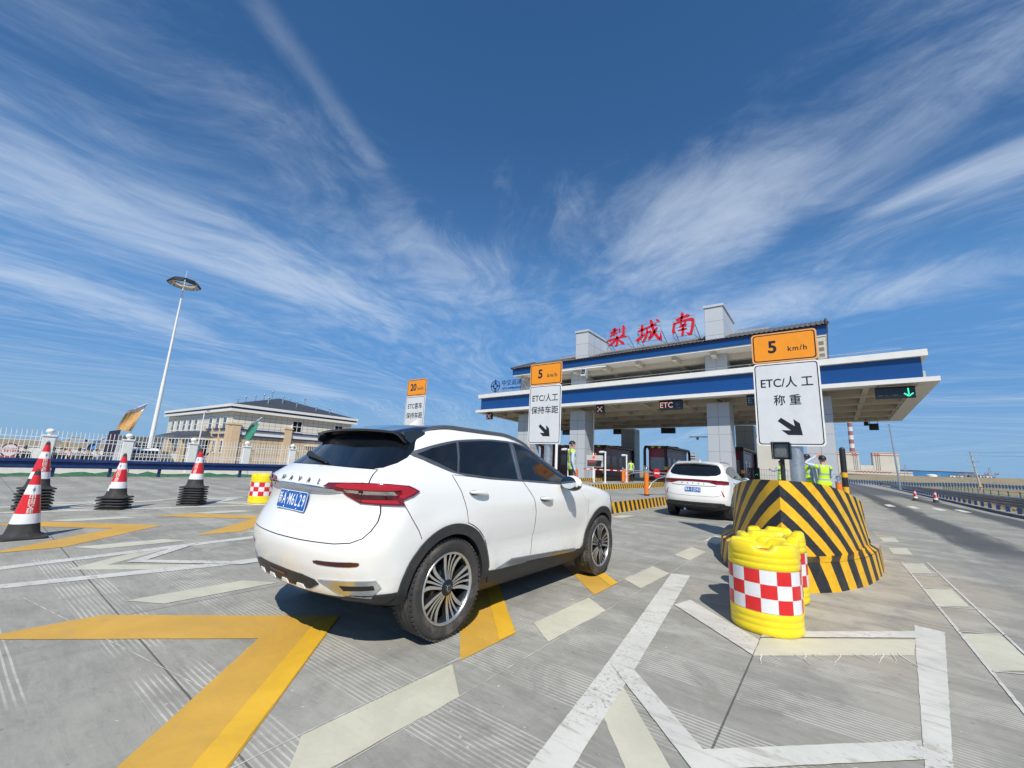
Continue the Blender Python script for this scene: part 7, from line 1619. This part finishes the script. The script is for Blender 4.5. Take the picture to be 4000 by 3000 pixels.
for i, (x, y, h, lb) in enumerate([(109.4, 487, 9.6, 'thin far pole between the lattice pylon and the right edge'), (112.9, 486, 8.6, 'thin far pole with a wide crossarm at the right edge'), (83.5, 470, 8.0, 'thin far pole in front of the small grey sheds'), (70.5, 480, 7.2, 'thin far pole in front of the blue shed')]):
    t = thing('far_pole', lb, 'utility pole', (x, y, 2.8)); m = MB(); m.cyl((0, 0, 0), (0, 0, h), .16, .10, 8); m.build('post', [M_cpole], t); m = MB(); m.box((0, 0, h - .5), (3.0 if i == 1 else 1.6, .12, .14)); m.box((0, 0, h - 1.2), (2.0, .12, .14)); m.build('crossarm', [M_lat], t)
# power station
M_pcream = mat('power_station_cladding', (.58, .545, .46), .8, var=.06, vscale=.2); M_pred = mat('power_station_red', (.33, .06, .06), .7); M_pgrey = mat('power_station_grey', (.24, .23, .22), .8); M_pblue = mat('blue_shed_sheet', (.045, .20, .42), .6, var=.15, vscale=.1)
M_chr = mat('chimney_red', (.30, .13, .12), .8); M_chw = mat('chimney_white', (.60, .59, .60), .8); ch_ = thing('chimney', 'tall red and white banded chimney behind the far power station', 'chimney', (23.4, 640, 6)); 
for k in range(13): m = MB(); z0 = 3.0 + 5.0 * k; r0, r1 = 2.75 - .045 * k, 2.75 - .045 * (k + 1); m.cyl((0, 0, z0), (0, 0, z0 + 5.0), r0, r1, 24, 0, (False, k == 12)); m.build('band', [M_chr if k % 2 else M_chw], ch_)
def block(name, label, x0, x1, y0, y1, z0, z1, deco):
    t = thing(name, label, 'power station', ((x0 + x1) / 2, y0, z0), 0); w, d, h = x1 - x0, y1 - y0, z1 - z0; m = MB(); m.box((0, d / 2, h / 2), (w, d, h)); m.build('wall', [M_pcream], t)
    if deco == 'tower':
        for zz in (h - .9, h - 3.4): m = MB(); m.box((0, d / 2, zz), (w + .1, d + .1, .75 if zz < h - 2 else .5)); m.build('red_band', [M_pred], t)
        cx = -w / 2 + w * (.18 if x0 > 30 else .82)
        for k in (-1, 0, 1): m = MB(); m.box((cx + k * 1.5, -.06, (h - 4.0) / 2), (.62, .14, h - 4.2)); m.build('grey_stripe', [M_pgrey], t)
        m = MB()
        for i in range(4):
            for j in range(3):
                if (i + j) % 2 == 0: m.box((cx - 2.0 + i * 1.3, -.08, h - 1.9 - j * .95), (1.3, .2, .95))
        m.build('checker_panel', [M_pred], t)
        m = MB(); m.box((-w * .2, d * .4, h + .4), (2.4, 2, .9)); m.box((w * .3, d * .4, h + .4), (1.2, 2, .9)); m.build('roof_plant', [M_pgrey], t)
    elif deco == 'low':
        m = MB(); m.box((0, -.05, h * .62), (w, .15, .45)); m.build('red_band', [M_pred], t); m = MB()
        for i in range(20): m.box((-w * .30 + i * 1.5, -.08, h * .62 + (.5 if i % 2 else -.5)), (1.5, .16, .55))
        m.build('checker_band', [M_pred], t)
        m = MB(); m.box((0, .3, -.35), (w, .6, .9)); m.build('undercroft', [M_pgrey], t)
    return t
block('boiler_house', 'left cream power station block with red bands, at the foot of the chimney', 8.5, 27.6, 612, 640, 5.5, 33.0, 'tower'); block('boiler_house', 'right cream power station block with red bands, behind the slim lamp pole', 39.4, 60.5, 612, 640, 5.5, 33.0, 'tower'); block('conveyor_gallery', 'long low cream gallery with a red line in front of both power station blocks', 12, 69.5, 606, 610, 8.6, 12.8, 'low'); block('link_building', 'small plain cream building between the two power station blocks', 27.8, 39.2, 612, 630, 5.5, 18.5, None)
bs = thing('blue_shed', 'very long low bright blue shed far off, right of the power station', 'shed', (62, 618, 6)); m = MB(); m.box((27, 12, 4.5), (54, 24, 9.0)); m.build('wall', [M_pblue], bs); m = MB(); m.box((27, 12, 9.2), (55, 25, .5)); m.build('roof', [mat('pale_shed_roof', (.30, .33, .37), .6)], bs)
tk = thing('storage_tank', 'white round storage tank in front of the long blue shed', 'tank', (82.0, 596, 7.5)); m = MB(); m.cyl((0, 0, 0), (0, 0, 2.8), 4.1, n=32); m.build('wall', [M_band], tk); m = MB(); m.lathe([(4.15, 2.8), (3.4, 3.3), (2.0, 3.65), (0, 3.8)], 32, 0, None, (False, False)); m.build('dome', [M_white], tk)
for i, (x, w, h, lb) in enumerate([(99.5, 11, 3.3, 'left small pale works building in front of the blue shed'), (109.5, 5, 3.6, 'middle small works building, taller, behind the leaning power pole'), (119, 10, 3.0, 'right small pale works building beside the far end of the blue shed')]):
    t = thing('works_building', lb, 'building', (x, 590, 7.6 + i * .6)); m = MB(); m.box((0, 4, h / 2), (w, 8, h)); m.build('wall', [M_pgrey if i == 1 else M_band], t); m = MB(); m.box((0, 4, h + .12), (w + .8, 8.6, .25)); m.build('roof', [M_pgrey], t)
    for k in range(4): m = MB(); m.box((-w * .36 + k * w * .24, -.04, h * .5), (w * .10, .1, h * .4)); m.build('window', [M_glassdark], t)
for i, (x, lb) in enumerate([(101, 'left pair of red letters on the roof before the blue shed'), (106, 'second red letter group on the roof before the blue shed'), (118, 'third red letter group at the end of the blue shed'), (124.5, 'rightmost red letter group beyond the blue shed')]):
    t = thing('roof_lettering', lb, 'sign', (x, 588, 11.6 + i * .3)); m = MB(); m.box((0, 0, .9), (3.0, .2, .25)); m.box((0, 0, 1.9), (3.0, .2, .25)); m.box((-1.0, 0, 1.4), (.3, .2, 1.8)); m.box((.9, 0, 1.4), (.3, .2, 1.8)); m.build('letter_block', [M_pred], t); m = MB(); m.box((0, .15, .3), (2.6, .1, .9)); m.build('support', [M_lat], t)
mt = thing('far_hill', 'bluish far hill showing at the right edge of the horizon', 'hill', (0, 0, 0)); mt['kind'] = 'structure'
m = MB(); rg = []
for i in range(24): a = R(12.6 + 1.3 * i); h = 30 * math.sin(math.pi * min(1, (i + .6) / 20)) ** .8 + rd.uniform(-2, 2); rg.append([Vector((1900 * math.sin(a), 1900 * math.cos(a), -5)), Vector((1960 * math.sin(a), 1960 * math.cos(a), 10 + h)), Vector((2500 * math.sin(a), 2500 * math.cos(a), -5))])
m.rings(rg, 0, (False, False), True, False); m.build('hill_slope', [mat('hazy_hill', (.26, .26, .27), .95)], mt)
# seen through the toll lanes
wh = thing('warehouse', 'plain cream warehouse wall seen through the toll lane behind the nearest sign', 'building', (-11.2, 122, -.7)); m = MB(); m.box((0, 10, 6), (9, 20, 12)); m.build('wall', [M_pcream], wh); m = MB(); m.box((0, 10, 12.1), (9.6, 20.6, .4)); m.build('roof_edge', [M_pgrey], wh)
gw_ = thing('railing_fence', 'grey barred fence along the back of the toll plaza', 'fence', (-9, 112, 0)); m = MB()
for i in range(40): m.box((-10 + i * .5, 0, 1.4), (.10, .10, 2.8))
for z in (.3, 1.5, 2.7): m.box((0, 0, z), (20, .06, .10))
m.build('bars', [M_lat], gw_)
cb = thing('apartment_block', 'small far grey apartment block between the booth guard and the second car', 'building', (-167, 680, -.7)); m = MB(); m.box((0, 5, 14.5), (10, 10, 29)); m.build('wall', [mat('far_grey_wall', (.40, .41, .42), .8)], cb); m = MB(); m.box((1, 5, 30.6), (1.6, 2, 3)); m.build('roof_tank', [M_pgrey], cb)
for k in range(7): m = MB(); m.box((0, -.06, 3 + 3.8 * k), (8.6, .12, 1.5)); m.build('window_row', [M_glassdark], cb)
